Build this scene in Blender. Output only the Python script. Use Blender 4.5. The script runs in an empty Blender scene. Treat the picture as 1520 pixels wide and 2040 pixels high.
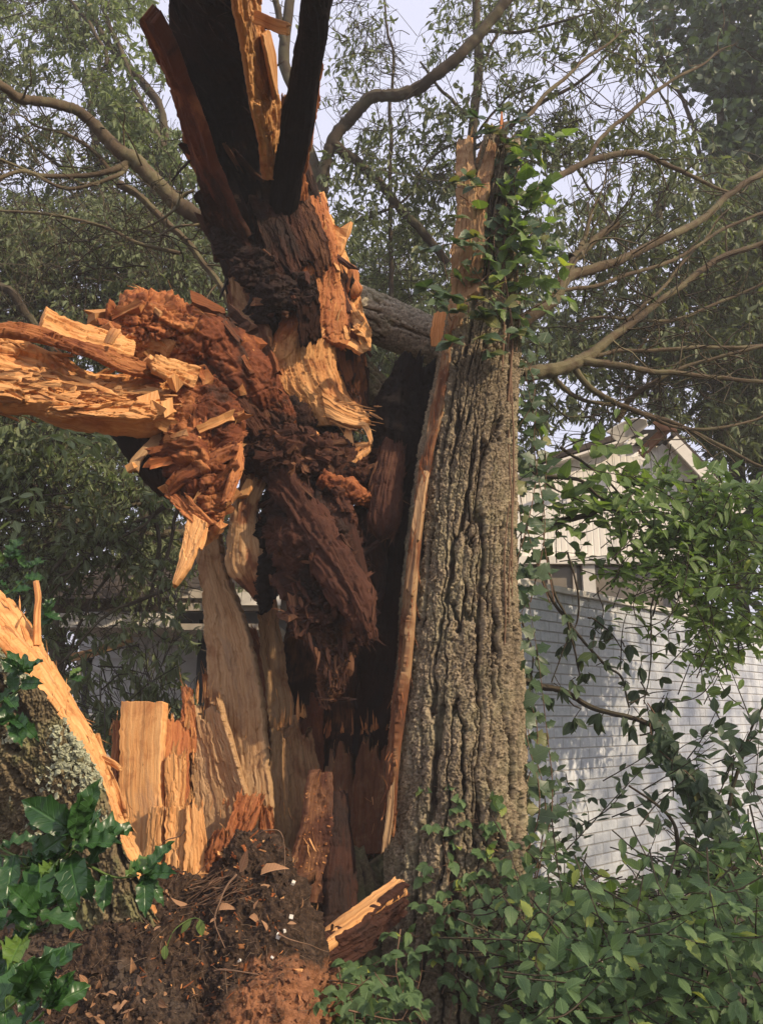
import bpy, math, random
import numpy as np
from mathutils import Vector
PI = math.pi
rs = np.random.RandomState(7)
S = bpy.context.scene
COL = S.collection

# ------------------------------------------------------------------ camera, sky, sun, exposure
FPX, PITCH, CAMZ = 1650.0, math.radians(14.0), 1.6
cam_d = bpy.data.cameras.new('camera'); cam = bpy.data.objects.new('camera', cam_d); COL.objects.link(cam)
cam.location = (0, 0, CAMZ); cam.rotation_euler = (PI/2 + PITCH, 0, 0)
cam_d.sensor_fit = 'VERTICAL'; cam_d.sensor_height = 36; cam_d.sensor_width = 27
cam_d.lens = FPX/2040*36; cam_d.clip_end = 2000; cam_d.clip_start = .05
S.camera = cam

SUN_AZ, SUN_EL = math.radians(55), math.radians(33)       # azimuth to the right of straight behind the camera
SD = np.array([math.sin(SUN_AZ)*math.cos(SUN_EL), -math.cos(SUN_AZ)*math.cos(SUN_EL), math.sin(SUN_EL)])
W = bpy.data.worlds.new('World'); S.world = W; W.use_nodes = True
nt = W.node_tree; nt.nodes.clear()
sky = nt.nodes.new('ShaderNodeTexSky'); sky.sky_type = 'NISHITA'; sky.sun_disc = False
sky.sun_elevation = SUN_EL; sky.sun_rotation = math.atan2(SD[0], SD[1])
sky.air_density = 1.3; sky.dust_density = 5.0; sky.ozone_density = 1.5
veil = nt.nodes.new('ShaderNodeMix'); veil.data_type = 'RGBA'; veil.inputs[0].default_value = .80
veil.inputs[7].default_value = (8.3, 8.3, 10.0, 1)        # thin pale cloud over the sky
bg = nt.nodes.new('ShaderNodeBackground'); bg.inputs[1].default_value = .105
wo = nt.nodes.new('ShaderNodeOutputWorld')
nt.links.new(sky.outputs[0], veil.inputs[6]); nt.links.new(veil.outputs[2], bg.inputs[0]); nt.links.new(bg.outputs[0], wo.inputs[0])
sun_d = bpy.data.lights.new('sun', 'SUN'); sun = bpy.data.objects.new('sun', sun_d); COL.objects.link(sun)
sun_d.energy = 4.4; sun_d.angle = math.radians(.8); sun_d.color = (1, .81, .58)
sun.rotation_euler = Vector(SD.tolist()).to_track_quat('Z', 'Y').to_euler(); sun.location = (6, -6, 9)
S.view_settings.view_transform = 'Standard'; S.view_settings.look = 'None'
S.view_settings.exposure = 0.22; S.view_settings.gamma = 1

# ------------------------------------------------------------------ pixel -> point, noise
CP, SP = math.cos(PITCH), math.sin(PITCH)
def P(px, py, Y):
    """world point seen at photo pixel (px,py) at forward distance Y (metres)"""
    u, v = (px-760)/FPX, (1020-py)/FPX
    t = Y/(CP - v*SP)
    return np.array([u*t, Y, CAMZ + t*(SP + v*CP)])
def PP(l): return np.array([P(*q[:3]) for q in l])
def mpp(px, py, Y):
    v = (1020-py)/FPX
    return Y/(CP - v*SP)/FPX      # metres per pixel there

def _h(ix, iy, iz, seed):
    h = (ix.astype(np.uint32)*np.uint32(374761393) + iy.astype(np.uint32)*np.uint32(668265263)
         + iz.astype(np.uint32)*np.uint32(2147483647) + np.uint32((seed*1274126177) & 0xffffffff))
    h = (h ^ (h >> np.uint32(13)))*np.uint32(1274126177); h = (h ^ (h >> np.uint32(16)))*np.uint32(2246822519)
    h = h ^ (h >> np.uint32(15))
    return h.astype(np.float64)/4294967295.0
def vn(x, y, z=0.0, seed=0):
    x, y, z = np.broadcast_arrays(np.asarray(x, float), np.asarray(y, float), np.asarray(z, float))
    xi, yi, zi = np.floor(x), np.floor(y), np.floor(z)
    fx, fy, fz = x-xi, y-yi, z-zi
    xi, yi, zi = xi.astype(np.int64), yi.astype(np.int64), zi.astype(np.int64)
    fx = fx*fx*fx*(fx*(fx*6-15)+10); fy = fy*fy*fy*(fy*(fy*6-15)+10); fz = fz*fz*fz*(fz*(fz*6-15)+10)
    r = 0
    for dx in (0, 1):
        wx = fx if dx else 1-fx
        for dy in (0, 1):
            wy = fy if dy else 1-fy
            for dz in (0, 1):
                r = r + wx*wy*(fz if dz else 1-fz)*_h(xi+dx, yi+dy, zi+dz, seed)
    return r*2-1
def fbm(x, y, z=0.0, o=4, seed=0, gain=.5):
    r, a, f, t = 0, 1, 1, 0
    for k in range(o):
        r = r + a*vn(np.asarray(x)*f, np.asarray(y)*f, np.asarray(z)*f, seed+k*17); t += a; a *= gain; f *= 2.03
    return r/t
def ridged(x, y, z=0.0, o=4, seed=0): 
    r, a, f, t = 0, 1, 1, 0
    for k in range(o):
        r = r + a*(1-2*np.abs(vn(np.asarray(x)*f, np.asarray(y)*f, np.asarray(z)*f, seed+k*17))); t += a; a *= .5; f *= 2.07
    return r/t
def worley(x, y, seed=0):
    xi, yi = np.floor(x).astype(np.int64), np.floor(y).astype(np.int64)
    f1 = np.full(x.shape, 9.0); f2 = np.full(x.shape, 9.0); cid = np.zeros(x.shape)
    for dx in (-1, 0, 1):
        for dy in (-1, 0, 1):
            cx, cy = xi+dx, yi+dy; z = np.zeros_like(cx)
            d = np.hypot(cx+_h(cx, cy, z, seed)-x, cy+_h(cx, cy, z, seed+5)-y)
            c = _h(cx, cy, z, seed+9)
            m = d < f1
            f2 = np.where(m, f1, np.minimum(f2, d)); cid = np.where(m, c, cid); f1 = np.where(m, d, f1)
    return f1, f2, cid
def cells3(x, y, z, seed=0):
    """nearest random cell: its random value, distance to its border, 0..1 second random"""
    xi, yi, zi = [np.floor(a).astype(np.int64) for a in (x, y, z)]
    f1 = np.full(x.shape, 9.0); f2 = np.full(x.shape, 9.0); cid = np.zeros(x.shape); vx = np.zeros(x.shape); vy = vx.copy(); vz = vx.copy()
    for dx in (-1, 0, 1):
        for dy in (-1, 0, 1):
            for dz in (-1, 0, 1):
                a, b, c = xi+dx, yi+dy, zi+dz
                ux, uy, uz = a+_h(a, b, c, seed)-x, b+_h(a, b, c, seed+5)-y, c+_h(a, b, c, seed+7)-z; d = np.sqrt(ux*ux+uy*uy+uz*uz)
                m = d < f1; vx = np.where(m, ux, vx); vy = np.where(m, uy, vy); vz = np.where(m, uz, vz); f2 = np.where(m, f1, np.minimum(f2, d)); cid = np.where(m, _h(a, b, c, seed+9), cid); f1 = np.where(m, d, f1)
    tilt = vx*np.sin(cid*57)+vy*np.sin(cid*91+1)+vz*np.sin(cid*123+2)       # each cell is a tilted facet
    return cid, f2-f1, tilt
def sstep(a, b, x):
    t = np.clip((x-a)/(b-a), 0, 1); return t*t*(3-2*t)
def catmull(Pn, n):
    Pn = np.asarray(Pn, float)
    if Pn.ndim == 1: Pn = Pn[:, None]; sq = True
    else: sq = False
    k = len(Pn)
    E = np.vstack([2*Pn[0]-Pn[1], Pn, 2*Pn[-1]-Pn[-2]])
    t = np.linspace(0, k-1, n); i = np.minimum(t.astype(int), k-2); f = (t-i)[:, None]
    a, b, c, d = E[i], E[i+1], E[i+2], E[i+3]
    r = .5*((2*b) + (-a+c)*f + (2*a-5*b+4*c-d)*f*f + (-a+3*b-3*c+d)*f**3)
    return r[:, 0] if sq else r
def nrm(v):
    return v/np.maximum(np.linalg.norm(v, axis=-1, keepdims=True), 1e-9)
def spline(pts, n):          # arc-length resampled catmull
    C = catmull(pts, n*4); L = np.r_[0, np.cumsum(np.linalg.norm(np.diff(C[:, :3], axis=0), axis=1))]
    s = np.linspace(0, L[-1], n)
    return np.stack([np.interp(s, L, C[:, j]) for j in range(C.shape[1])], 1), L[-1]

# ------------------------------------------------------------------ mesh builder
class MB:
    def __init__(s): s.v, s.q, s.t, s.uv, s.c, s.n = [], [], [], [], [], 0; s.sm = []; s.st = []
    def add(s, v, quads=None, tris=None, uv=None, tone=None, smooth=True):
        v = np.asarray(v, float).reshape(-1, 3); N = len(v)
        if N == 0: return
        s.v.append(v)
        s.uv.append(np.zeros((N, 2)) if uv is None else np.asarray(uv, float).reshape(-1, 2))
        c = np.zeros((N, 4)); c[:, 3] = 1; c[:, 1] = .5
        if tone is not None:
            tone = np.asarray(tone, float).reshape(N, -1); c[:, :tone.shape[1]] = tone
        s.c.append(c)
        if quads is not None and len(quads): s.q.append(np.asarray(quads, np.int64)+s.n); s.sm.append(np.full(len(quads), smooth))
        if tris is not None and len(tris): s.t.append(np.asarray(tris, np.int64)+s.n); s.st.append(np.full(len(tris), smooth))
        s.n += N
    def build(s, name, mat, parent=None, origin=None, smooth=True):
        v = np.vstack(s.v)
        if parent is not None: org = ORG[parent.name]
        else: org = np.zeros(3) if origin is None else np.asarray(origin, float)
        v = v - org
        q = np.vstack(s.q) if s.q else np.zeros((0, 4), np.int64); t = np.vstack(s.t) if s.t else np.zeros((0, 3), np.int64)
        me = bpy.data.meshes.new(name)
        me.vertices.add(len(v)); me.vertices.foreach_set('co', v.astype(np.float32).ravel())
        nl = len(q)*4+len(t)*3; me.loops.add(nl)
        li = np.r_[q.ravel(), t.ravel()].astype(np.int32); me.loops.foreach_set('vertex_index', li)
        me.polygons.add(len(q)+len(t))
        st = np.r_[np.arange(len(q))*4, len(q)*4+np.arange(len(t))*3].astype(np.int32)
        me.polygons.foreach_set('loop_start', st)
        me.polygons.foreach_set('use_smooth', np.concatenate(s.sm+s.st) & smooth)
        uv = np.vstack(s.uv); ul = me.uv_layers.new(name='UVMap'); ul.data.foreach_set('uv', uv[li].astype(np.float32).ravel())
        at = me.color_attributes.new('tone', 'FLOAT_COLOR', 'POINT'); at.data.foreach_set('color', np.vstack(s.c).astype(np.float32).ravel())
        me.update(calc_edges=True); me.validate()
        me.materials.append(mat)
        o = bpy.data.objects.new(name, me); COL.objects.link(o)
        if parent is not None: o.parent = parent; ORG[o.name] = org
        else: o.location = org; ORG[o.name] = org
        if name in ('loose_splinters', 'edge_splinter', 'twigs', 'lichen'): o['kind'] = 'stuff'
        return o
ORG = {}
def tag(o, label=None, cat=None, group=None, kind=None):
    if label: o['label'] = label
    if cat: o['category'] = cat
    if group: o['group'] = group
    if kind: o['kind'] = kind
    return o
def thing(name, label, cat, loc, group=None):
    o = bpy.data.objects.new(name, None); COL.objects.link(o); o.location = tuple(loc); o.empty_display_size = .1
    ORG[o.name] = np.asarray(loc, float)
    return tag(o, label, cat, group)

def grid_quads(nv, nu, off=0, wrap=False):
    i = np.arange(nv-1)[:, None]; j = np.arange(nu if wrap else nu-1)[None, :]
    j2 = (j+1) % nu
    return np.stack([i*nu+j+0*j2, i*nu+j2, (i+1)*nu+j2, (i+1)*nu+j], -1).reshape(-1, 4)+off

def loft(mb, pts, rad, nu=64, nv=120, disp=None, tone=None, jag0=0, jag1=0, jf=4, arc=(-PI, PI), ref=(0, -1, 0), seed=0, flat=1.0, cap=True, fib=1.0):
    """tube along world pts; rad metres per point; theta 0 looks along ref; disp(theta, s, pos, R) -> metres outward"""
    pts = np.asarray(pts, float); rad = np.asarray(rad, float)
    C, L = spline(np.c_[pts, rad], nv); R = np.maximum(C[:, 3], .002); C = C[:, :3]
    T = nrm(np.gradient(C, axis=0)); ref = np.asarray(ref, float)
    N = nrm(ref[None] - (T@ref)[:, None]*T); B = nrm(np.cross(T, N))
    if abs(B[len(B)//2] @ np.array([1, 0, 0])) > .3 and B[len(B)//2][0] < 0: B = -B
    th = np.linspace(arc[0], arc[1], nu+1); s = np.linspace(0, L, nv)
    TH, SS = np.meshgrid(th, s)
    rdir = N[:, None]*np.cos(TH)[..., None] + B[:, None]*np.sin(TH)[..., None]
    off = N[:, None]*(np.cos(TH)*flat)[..., None] + B[:, None]*np.sin(TH)[..., None]
    pos = C[:, None] + off*R[:, None, None]
    d = 0
    if disp is not None:
        d = disp(TH, SS, pos, R[:, None])
        pos = pos + rdir*d[..., None]
    full = arc[1]-arc[0] > 2*PI-1e-3
    for jag, w in ((jag0, sstep(.35, 0, s/L)), (jag1, sstep(.65, 1, s/L))):
        if jag:
            j = .6*vn(th*jf, 0*th+3.3, seed=seed+int(w[0] > .5))+.5*vn(th*jf*4, 0*th, seed=seed+8)+.25*vn(th*jf*11, 0*th, seed=seed+9)
            pos = pos + T[:, None]*(jag*j[None, :]*(w**1.5)[:, None])[..., None]*(1 if w[-1] > .5 else -1)
    if full: pos[:, -1] = pos[:, 0]
    uv = np.stack([TH*R.mean()*fib+seed*1.37, SS], -1)
    tn = None
    if tone is not None: tn = tone(TH, SS, pos, d) if callable(tone) else np.broadcast_to(np.asarray(tone, float), TH.shape+(len(tone),))
    base = grid_quads(nv, nu+1)
    V = pos.reshape(-1, 3); UV = uv.reshape(-1, 2); TN = None if tn is None else np.asarray(tn).reshape(len(V), -1)
    tr = []
    if cap:
        n0 = len(V); c0 = pos[0].mean(0)+T[0]*.3*R[0]*(jag0 > 0); c1 = pos[-1].mean(0)-T[-1]*.6*R[-1]*(jag1 > 0)
        V = np.vstack([V, c0, c1]); UV = np.vstack([UV, [0, 0], [.1, L]])
        if TN is not None: TN = np.vstack([TN, TN[0], TN[-1]])
        j = np.arange(nu); tr = np.vstack([np.c_[j+1, j, np.full(nu, n0)], np.c_[j+(nv-1)*(nu+1), j+1+(nv-1)*(nu+1), np.full(nu, n0+1)]])
    mb.add(V, base, tr, UV, TN)
    return C

def tube(mb, pts, rad, k=6, n=None, tone=None, wob=0, seed=0):
    """light branch: world pts with radii"""
    pts = np.asarray(pts, float); n = n or max(4, len(pts)*4)
    C, L = spline(np.c_[pts, np.asarray(rad, float)], n); R = C[:, 3]; C = C[:, :3]
    if wob: C = C + wob*np.stack([fbm(np.linspace(0, L*2.2, n)+11*a, 0, seed=seed+a, o=3) for a in range(3)], 1)*sstep(0, .15, np.linspace(0, 1, n))[:, None]
    T = nrm(np.gradient(C, axis=0)); r0 = np.where(np.abs(T[:, 2:3]) > .9, [[1, 0, 0]], [[0, 0, 1]])
    A = nrm(np.cross(T, r0)); B = np.cross(T, A)
    th = np.linspace(0, 2*PI, k+1)
    pos = C[:, None]+(A[:, None]*np.cos(th)[None, :, None]+B[:, None]*np.sin(th)[None, :, None])*R[:, None, None]*(1+.16*vn(np.arange(n)[:, None]*.9, th[None]*1.0, seed=seed))[..., None]
    pos[:, -1] = pos[:, 0]
    uv = np.stack(np.broadcast_arrays(th[None]*R.mean(), np.linspace(0, L, n)[:, None]), -1)
    c = np.zeros((n*(k+1), 2)); c[:, 1] = .5
    if tone is not None: c[:] = tone
    mb.add(pos, grid_quads(n, k+1), None, uv, c)
    return C

def segs(mb, A, Bp, r0, r1, tone=None):
    """many straight 3-sided twigs at once"""
    A, Bp = np.asarray(A), np.asarray(Bp); N = len(A)
    T = nrm(Bp-A); X = nrm(np.cross(T, np.where(np.abs(T[:, 2:3]) > .9, [[1., 0, 0]], [[0., 0, 1]]))); Yv = np.cross(T, X)
    th = np.arange(3)*2*PI/3
    ring = X[:, None]*np.cos(th)[None, :, None]+Yv[:, None]*np.sin(th)[None, :, None]
    r0 = np.broadcast_to(r0, (N,))[:, None, None]; r1 = np.broadcast_to(r1, (N,))[:, None, None]
    M = (A+Bp)/2 + rs.randn(N, 3)*.06*np.linalg.norm(Bp-A, axis=1, keepdims=True)
    v = np.stack([A[:, None]+ring*r0, M[:, None]+ring*(r0+r1)/2, Bp[:, None]+ring*r1], 1).reshape(-1, 3)
    b = np.arange(N)[:, None, None]*9
    q = []
    for k in range(2):
        for j in range(3): q.append([k*3+j, k*3+(j+1) % 3, k*3+3+(j+1) % 3, k*3+3+j])
    q = (b+np.array(q)[None]).reshape(-1, 4)
    c = np.zeros((len(v), 2)); c[:, 1] = np.repeat(rs.rand(N), 9)
    if tone is not None: c[:] = tone
    mb.add(v, q, None, np.tile([[0, 0], [.01, 0], [.02, 0], [0, .1], [.01, .1], [.02, .1], [0, .2], [.01, .2], [.02, .2]], (N, 1)), c)

def plank(mb, Lp, Rp, th=.05, nu=36, nv=110, jt=.1, jb=0, amp=.006, fib=55, tone=(0, .5), bulge=0, seed=0, jf=12, world=False, step=.5, terr=0, top=None):
    """torn board between a left and a right edge, both listed base -> tip as (px,py,Y); grain runs base -> tip"""
    A = np.asarray(Lp, float) if world else PP(Lp); Bq = np.asarray(Rp, float) if world else PP(Rp)
    A, la = spline(A, nv); Bq, lb = spline(Bq, nv); Ln = (la+lb)/2
    u = np.linspace(0, 1, nu); v = np.linspace(0, 1, nv)
    def jagf(sd):
        a = 1-np.abs(vn(u*jf*.42+sd*3.1, 0*u, seed=sd))**.6; b = _h(np.floor(u*jf+sd).astype(np.int64), np.zeros(nu, np.int64), np.zeros(nu, np.int64), sd)
        c = 1-np.abs(vn(u*jf*1.7, 0*u+.5, seed=sd+3))
        return (1-step)*a*.75+step*b*.8+.25*c
    vt = 1-np.clip(jt*jagf(seed+1)/Ln, 0, .9); vb = np.clip(jb*jagf(seed+2)/Ln, 0, .6) if jb else np.zeros(nu)
    if top is not None: vt = vt*np.interp(u, np.linspace(0, 1, len(top)), top)
    vv = vb[None]+(vt-vb)[None]*v[:, None]; x = vv*(nv-1)
    i = np.minimum(x.astype(int), nv-2); f = (x-i)[..., None]
    PA = A[i]*(1-f)+A[i+1]*f; PB = Bq[i]*(1-f)+Bq[i+1]*f
    PA0, PB0 = PA+0*u[None, :, None], PB+0*u[None, :, None]
    if amp > .0025:         # torn, wandering edges
        ax = nrm(PB-PA); vw = vv*Ln; e1 = .016*fbm(vw*7, seed*1.0, o=4, seed=seed+71)+.006*fbm(vw*38, seed*1.0, o=2, seed=seed+72); e2 = .016*fbm(vw*7, seed+5.5, o=4, seed=seed+73)+.006*fbm(vw*38, seed+5.5, o=2, seed=seed+74)
        sc_ = np.clip(np.linalg.norm(PB-PA, axis=-1)/.12, .15, 1.2); PA = PA+ax*(e1*sc_)[..., None]; PB = PB+ax*(e2*sc_)[..., None]
    pos = PA+(PB-PA)*u[None, :, None]
    Wd = np.linalg.norm(PB-PA, axis=-1)
    Tc = nrm(np.gradient((A+Bq)/2, axis=0)); n = nrm(np.cross(PB0-PA0, Tc[i]))       # calm normals: from the edges, not from the torn grid
    mid = n[nv//2, nu//2]; cdir = np.array([0, 0, CAMZ])-pos[nv//2, nu//2]
    if mid @ cdir < 0: n = -n
    um = u[None]*Wd.mean(); vm = vv*Ln
    wv_ = .012*fbm(um*6, vm*3, seed=seed+31, o=2)
    d = amp*(.5*fbm((um+wv_)*fib*1.6, vm*2.2, seed=seed, o=4)+1.1*fbm((um+wv_)*fib*.3, vm*2.5, seed=seed+4)) + bulge*(1-(2*u[None]-1)**2)*Wd
    cr = vn((um+wv_)*fib*.45, vm*1.3, seed=seed+41); d = d-amp*1.3*sstep(.10, .0, np.abs(cr))*sstep(-.1, .25, vn(um*9, vm*4, seed=seed+43))     # drying cracks along the grain
    if terr:
        f1c, f2c, ci = worley((um+wv_)*26+.6*fbm(um*20, vm*9, seed=seed+8), vm*5.5+1.2*fbm(um*14, vm*3, seed=seed+6, o=2), seed)
        f1d, f2d, cj = worley((um+wv_)*70, vm*15+.8*fbm(um*30, vm*9, seed=seed+9), seed+3)
        d = d+terr*(3.2*(ci-.5)+1.5*(cj-.5)+1.6*fbm(um*7, vm*4, seed=seed+16, o=2)-.8*sstep(.06, 0, f2c-f1c))
    fr = pos+n*d[..., None]
    tt = th*(.55+.45*np.sqrt(np.clip(1-(2*u-1)**2, 0, 1)))[None]*(1+.3*vn(um*12, vm*3, seed=seed+5))
    bk = pos+n*(bulge*(1-(2*u[None]-1)**2)*Wd-tt)[..., None]
    ring = np.concatenate([fr, bk[:, ::-1]], 1); m = 2*nu
    uvf = np.stack([um+0*vm+seed*.731, vm], -1); uvr = np.concatenate([uvf, uvf[:, ::-1]+[.05, 0]], 1)
    if callable(tone): tf = tone(u[None]+0*vv, vv, fr, d); tn = np.concatenate([tf, tf[:, ::-1]], 1)
    else: tn = np.broadcast_to(np.asarray(tone, float), ring.shape[:2]+(len(tone),))
    q = grid_quads(nv, m, wrap=True); j = np.arange(nu-1)
    capb = np.c_[j, m-1-j, m-2-j, j+1]; o = (nv-1)*m; capt = np.c_[o+j+1, o+m-2-j, o+m-1-j, o+j]
    mb.add(ring.reshape(-1, 3), np.vstack([q, capb, capt]), None, uvr.reshape(-1, 2), tn.reshape(m*nv, -1))

def shards(mb, base, dr, nr, ln, w, th, rot=0.0, rg=None, blunt=.2, bend=.08, rings=7):
    """many torn splinters at once: N bases, directions, normals, lengths, widths"""
    base = np.asarray(base, float); N = len(base); dr = nrm(np.asarray(dr, float)); 
    sd = nrm(np.cross(dr, nr)); nr = np.cross(sd, dr)
    ln, w, th, rot = [np.broadcast_to(np.asarray(a, float), (N,)) for a in (ln, w, th, rot)]
    s = np.linspace(0, 1, rings); K = 6
    ang = np.array([0, .9, 2.2, 3.14, 4.1, 5.4])
    prof = (1-s[None]**(1.2+2*rs.rand(N, 1)))*(1-blunt)+blunt*(s[None] < .99)
    prof = prof*(.55+.45*sstep(0, .2, s))[None]*(1+.3*rs.randn(N, rings)*.5)
    prof = np.clip(prof, .02, 1.4); prof[:, -1] = np.minimum(prof[:, -1], .15+blunt*.6*rs.rand(N))
    bnd = rs.randn(N, 2)*bend
    ctr = base[:, None]+dr[:, None]*(s[None]*ln[:, None])[..., None]+(sd*bnd[:, :1])[:, None]*(s[None]**2*ln[:, None])[..., None]+(nr*bnd[:, 1:])[:, None]*(s[None]**2*ln[:, None])[..., None]
    rad = 1+.25*rs.randn(N, 1, K)+.18*rs.randn(N, rings, K)
    off = sd[:, None, None]*(np.cos(ang)[None, None]*rad*(w[:, None, None]*prof[..., None])*.5)[..., None]+nr[:, None, None]*(np.sin(ang)[None, None]*rad*(th[:, None, None]*prof[..., None])*.5)[..., None]
    v = ctr[:, :, None]+off+dr[:, None, None]*(rs.randn(N, rings, K)*.03*ln[:, None, None])[..., None]
    q1 = grid_quads(rings, K, wrap=True); caps = [[0, 5, 4, 3], [0, 3, 2, 1]]; e = (rings-1)*K; caps += [[e, e+1, e+2, e+3], [e, e+3, e+4, e+5]]
    q = np.vstack([q1, caps]); b = np.arange(N)[:, None, None]*(rings*K)
    uv = np.stack(np.broadcast_arrays(np.cos(ang)[None, None]*w[:, None, None]*.7+rs.rand(N, 1, 1)*9, (s[None]*ln[:, None])[..., None]+rs.rand(N, 1, 1)*9), -1)
    rg = rs.rand(N) if rg is None else np.broadcast_to(rg, (N,))
    tn = np.stack(np.broadcast_arrays(rot[:, None, None], rg[:, None, None]+np.zeros((1, rings, K))), -1)
    mb.add(v.reshape(-1, 3), (b+q[None]).reshape(-1, 4), None, uv.reshape(-1, 2), tn.reshape(-1, 2), smooth=False)

_cube = np.array([[x, y, z] for x in (-1, 1) for y in (-1, 1) for z in (-1, 1)], float)
_cq = np.array([[0, 1, 3, 2], [4, 6, 7, 5], [0, 4, 5, 1], [2, 3, 7, 6], [0, 2, 6, 4], [1, 5, 7, 3]])
def chunks(mb, pos, size, rot=0.5, rg=None, asp=(1, 1, 1), jit=.28):
    pos = np.asarray(pos, float); N = len(pos)
    if N == 0: return
    q = rs.randn(N, 4); q /= np.linalg.norm(q, axis=1, keepdims=True); a, b, c, d = q.T
    M = np.stack([np.stack([1-2*(c*c+d*d), 2*(b*c-a*d), 2*(b*d+a*c)], -1), np.stack([2*(b*c+a*d), 1-2*(b*b+d*d), 2*(c*d-a*b)], -1), np.stack([2*(b*d-a*c), 2*(c*d+a*b), 1-2*(b*b+c*c)], -1)], 1)
    v = (_cube[None]*(1+0*rs.rand(N, 8, 1))+rs.randn(N, 8, 3)*jit)*np.asarray(asp)*np.broadcast_to(size, (N,))[:, None, None]*.5
    v = np.einsum('nij,nkj->nki', M, v)+pos[:, None]
    b = np.arange(N)[:, None, None]*8
    rg = rs.rand(N) if rg is None else np.broadcast_to(rg, (N,))
    rot = np.broadcast_to(rot, (N,))
    mb.add(v.reshape(-1, 3), (b+_cq[None]).reshape(-1, 4), None, (v[..., :2]*1.0).reshape(-1, 2)+rs.rand(1, 2), np.repeat(np.c_[rot, rg], 8, axis=0), smooth=False)

def blocks(mb, base, dr, nr, ln, w, th, rot=0.0, rg=None, rings=6, rag=.16):
    """angular broken blocks of wood, ragged at both ends: centres, grain directions, normals, sizes"""
    base = np.asarray(base, float); N = len(base)
    if N == 0: return
    dr = nrm(np.asarray(dr, float)); sd = nrm(np.cross(dr, nr)); nr = np.cross(sd, dr)
    ln, w, th, rot = [np.broadcast_to(np.asarray(a, float), (N,)) for a in (ln, w, th, rot)]
    cx = np.array([-1, 0, 1, 1.05, 1, 0, -1, -1.05])*.5; cy = np.array([-1, -1.1, -1, 0, 1, 1.1, 1, 0])*.5; K = 8
    s = np.linspace(-.5, .5, rings); taper = 1+(rs.rand(N, 1)-.6)*.7*s[None]
    X = (cx[None, None]*(1+.10*rs.randn(N, rings, K))+.10*rs.randn(N, 1, K))*(w[:, None]*taper)[..., None]; Yt = (cy[None, None]*(1+.14*rs.randn(N, rings, K))+.12*rs.randn(N, 1, K))*(th[:, None]*taper)[..., None]
    Z = s[None, :, None]*ln[:, None, None]+np.zeros((1, 1, K)); e = rs.randn(N, 2, K)*rag*ln[:, None, None]*.6; Z[:, 0] += e[:, 0]; Z[:, -1] += e[:, 1]
    bend = rs.randn(N, 1, 1)*.025*ln[:, None, None]*(s[None, :, None]**2)*4
    v = base[:, None, None]+dr[:, None, None]*Z[..., None]+sd[:, None, None]*X[..., None]+nr[:, None, None]*(Yt+bend)[..., None]
    E = (rings-1)*K; q = np.vstack([grid_quads(rings, K, wrap=True), [[0, 7, 6, 1], [1, 6, 5, 2], [2, 5, 4, 3], [E, E+1, E+6, E+7], [E+1, E+2, E+5, E+6], [E+2, E+3, E+4, E+5]]]); b = np.arange(N)[:, None, None]*(rings*K)
    uv = np.stack([X+Yt*.6+rs.rand(N, 1, 1)*9, Z+rs.rand(N, 1, 1)*9], -1); rg = rs.rand(N) if rg is None else np.broadcast_to(rg, (N,))
    tn = np.stack(np.broadcast_arrays(rot[:, None, None], rg[:, None, None]+np.zeros((1, rings, K))), -1)
    mb.add(v.reshape(-1, 3), (b+q[None]).reshape(-1, 4), None, uv.reshape(-1, 2), tn.reshape(-1, 2), smooth=False)

# ------------------------------------------------------------------ leaves
def leaf_template(kind):
    """leaf along +x, unit length, normal +z; returns verts, tris"""
    prof = {'lance': [(0, 0), (.15, .10), (.42, .17), (.72, .13), (1, 0)],
            'oval': [(0, 0), (.12, .13), (.35, .25), (.62, .22), (.85, .1), (1, 0)],
            'toothed': [(0, 0), (.1, .15), (.17, .17), (.24, .27), (.32, .25), (.42, .32), (.5, .27), (.6, .27), (.68, .2), (.77, .19), (.86, .09), (1, 0)],
            'holly': [(0, 0), (.08, .13), (.2, .21), (.3, .235), (.36, .272), (.43, .245), (.55, .25), (.63, .272), (.69, .215), (.8, .17), (.9, .07), (1, 0)],
            'ivy': [(0, 0), (-.08, .22), (.05, .42), (.2, .38), (.3, .3), (.45, .5), (.6, .3), (.8, .14), (1, 0)],
            'heart': [(0, 0), (-.12, .2), (-.08, .4), (.1, .5), (.35, .48), (.6, .33), (.82, .14), (1, 0)],
            'round': [(0, 0), (.05, .25), (.25, .42), (.55, .44), (.8, .3), (.95, .1), (1, 0)]}[kind]
    pr = np.array(prof); n = len(pr)
    fold = {'lance': .5, 'holly': .45, 'oval': .3}.get(kind, .22); sag = {'lance': .25, 'holly': .12}.get(kind, .16)
    mid = np.c_[pr[:, 0], 0*pr[:, 0], -sag*pr[:, 0]**2]
    w = .09*np.sin(pr[:, 0]*23)*(kind == 'holly')
    Lf = np.c_[pr[:, 0], pr[:, 1], fold*pr[:, 1]-sag*pr[:, 0]**2+w]; Rf = Lf*[1, -1, 1]
    V = np.vstack([mid, Lf[1:-1], Rf[1:-1]]); t = []
    l = lambda i: 0 if i == 0 else (n-1 if i == n-1 else n+i-1)
    r = lambda i: 0 if i == 0 else (n-1 if i == n-1 else n+(n-2)+i-1)
    for i in range(n-1):
        for g, sw in ((l, 0), (r, 1)):
            for tri in ((i, i+1, g(i+1)), (i, g(i+1), g(i))):
                if len(set(tri)) == 3: t.append(tri[::-1] if sw else tri)
    return V, np.array(t)
LT = {k: leaf_template(k) for k in ('lance', 'oval', 'toothed', 'holly', 'ivy', 'heart', 'round')}
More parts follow.
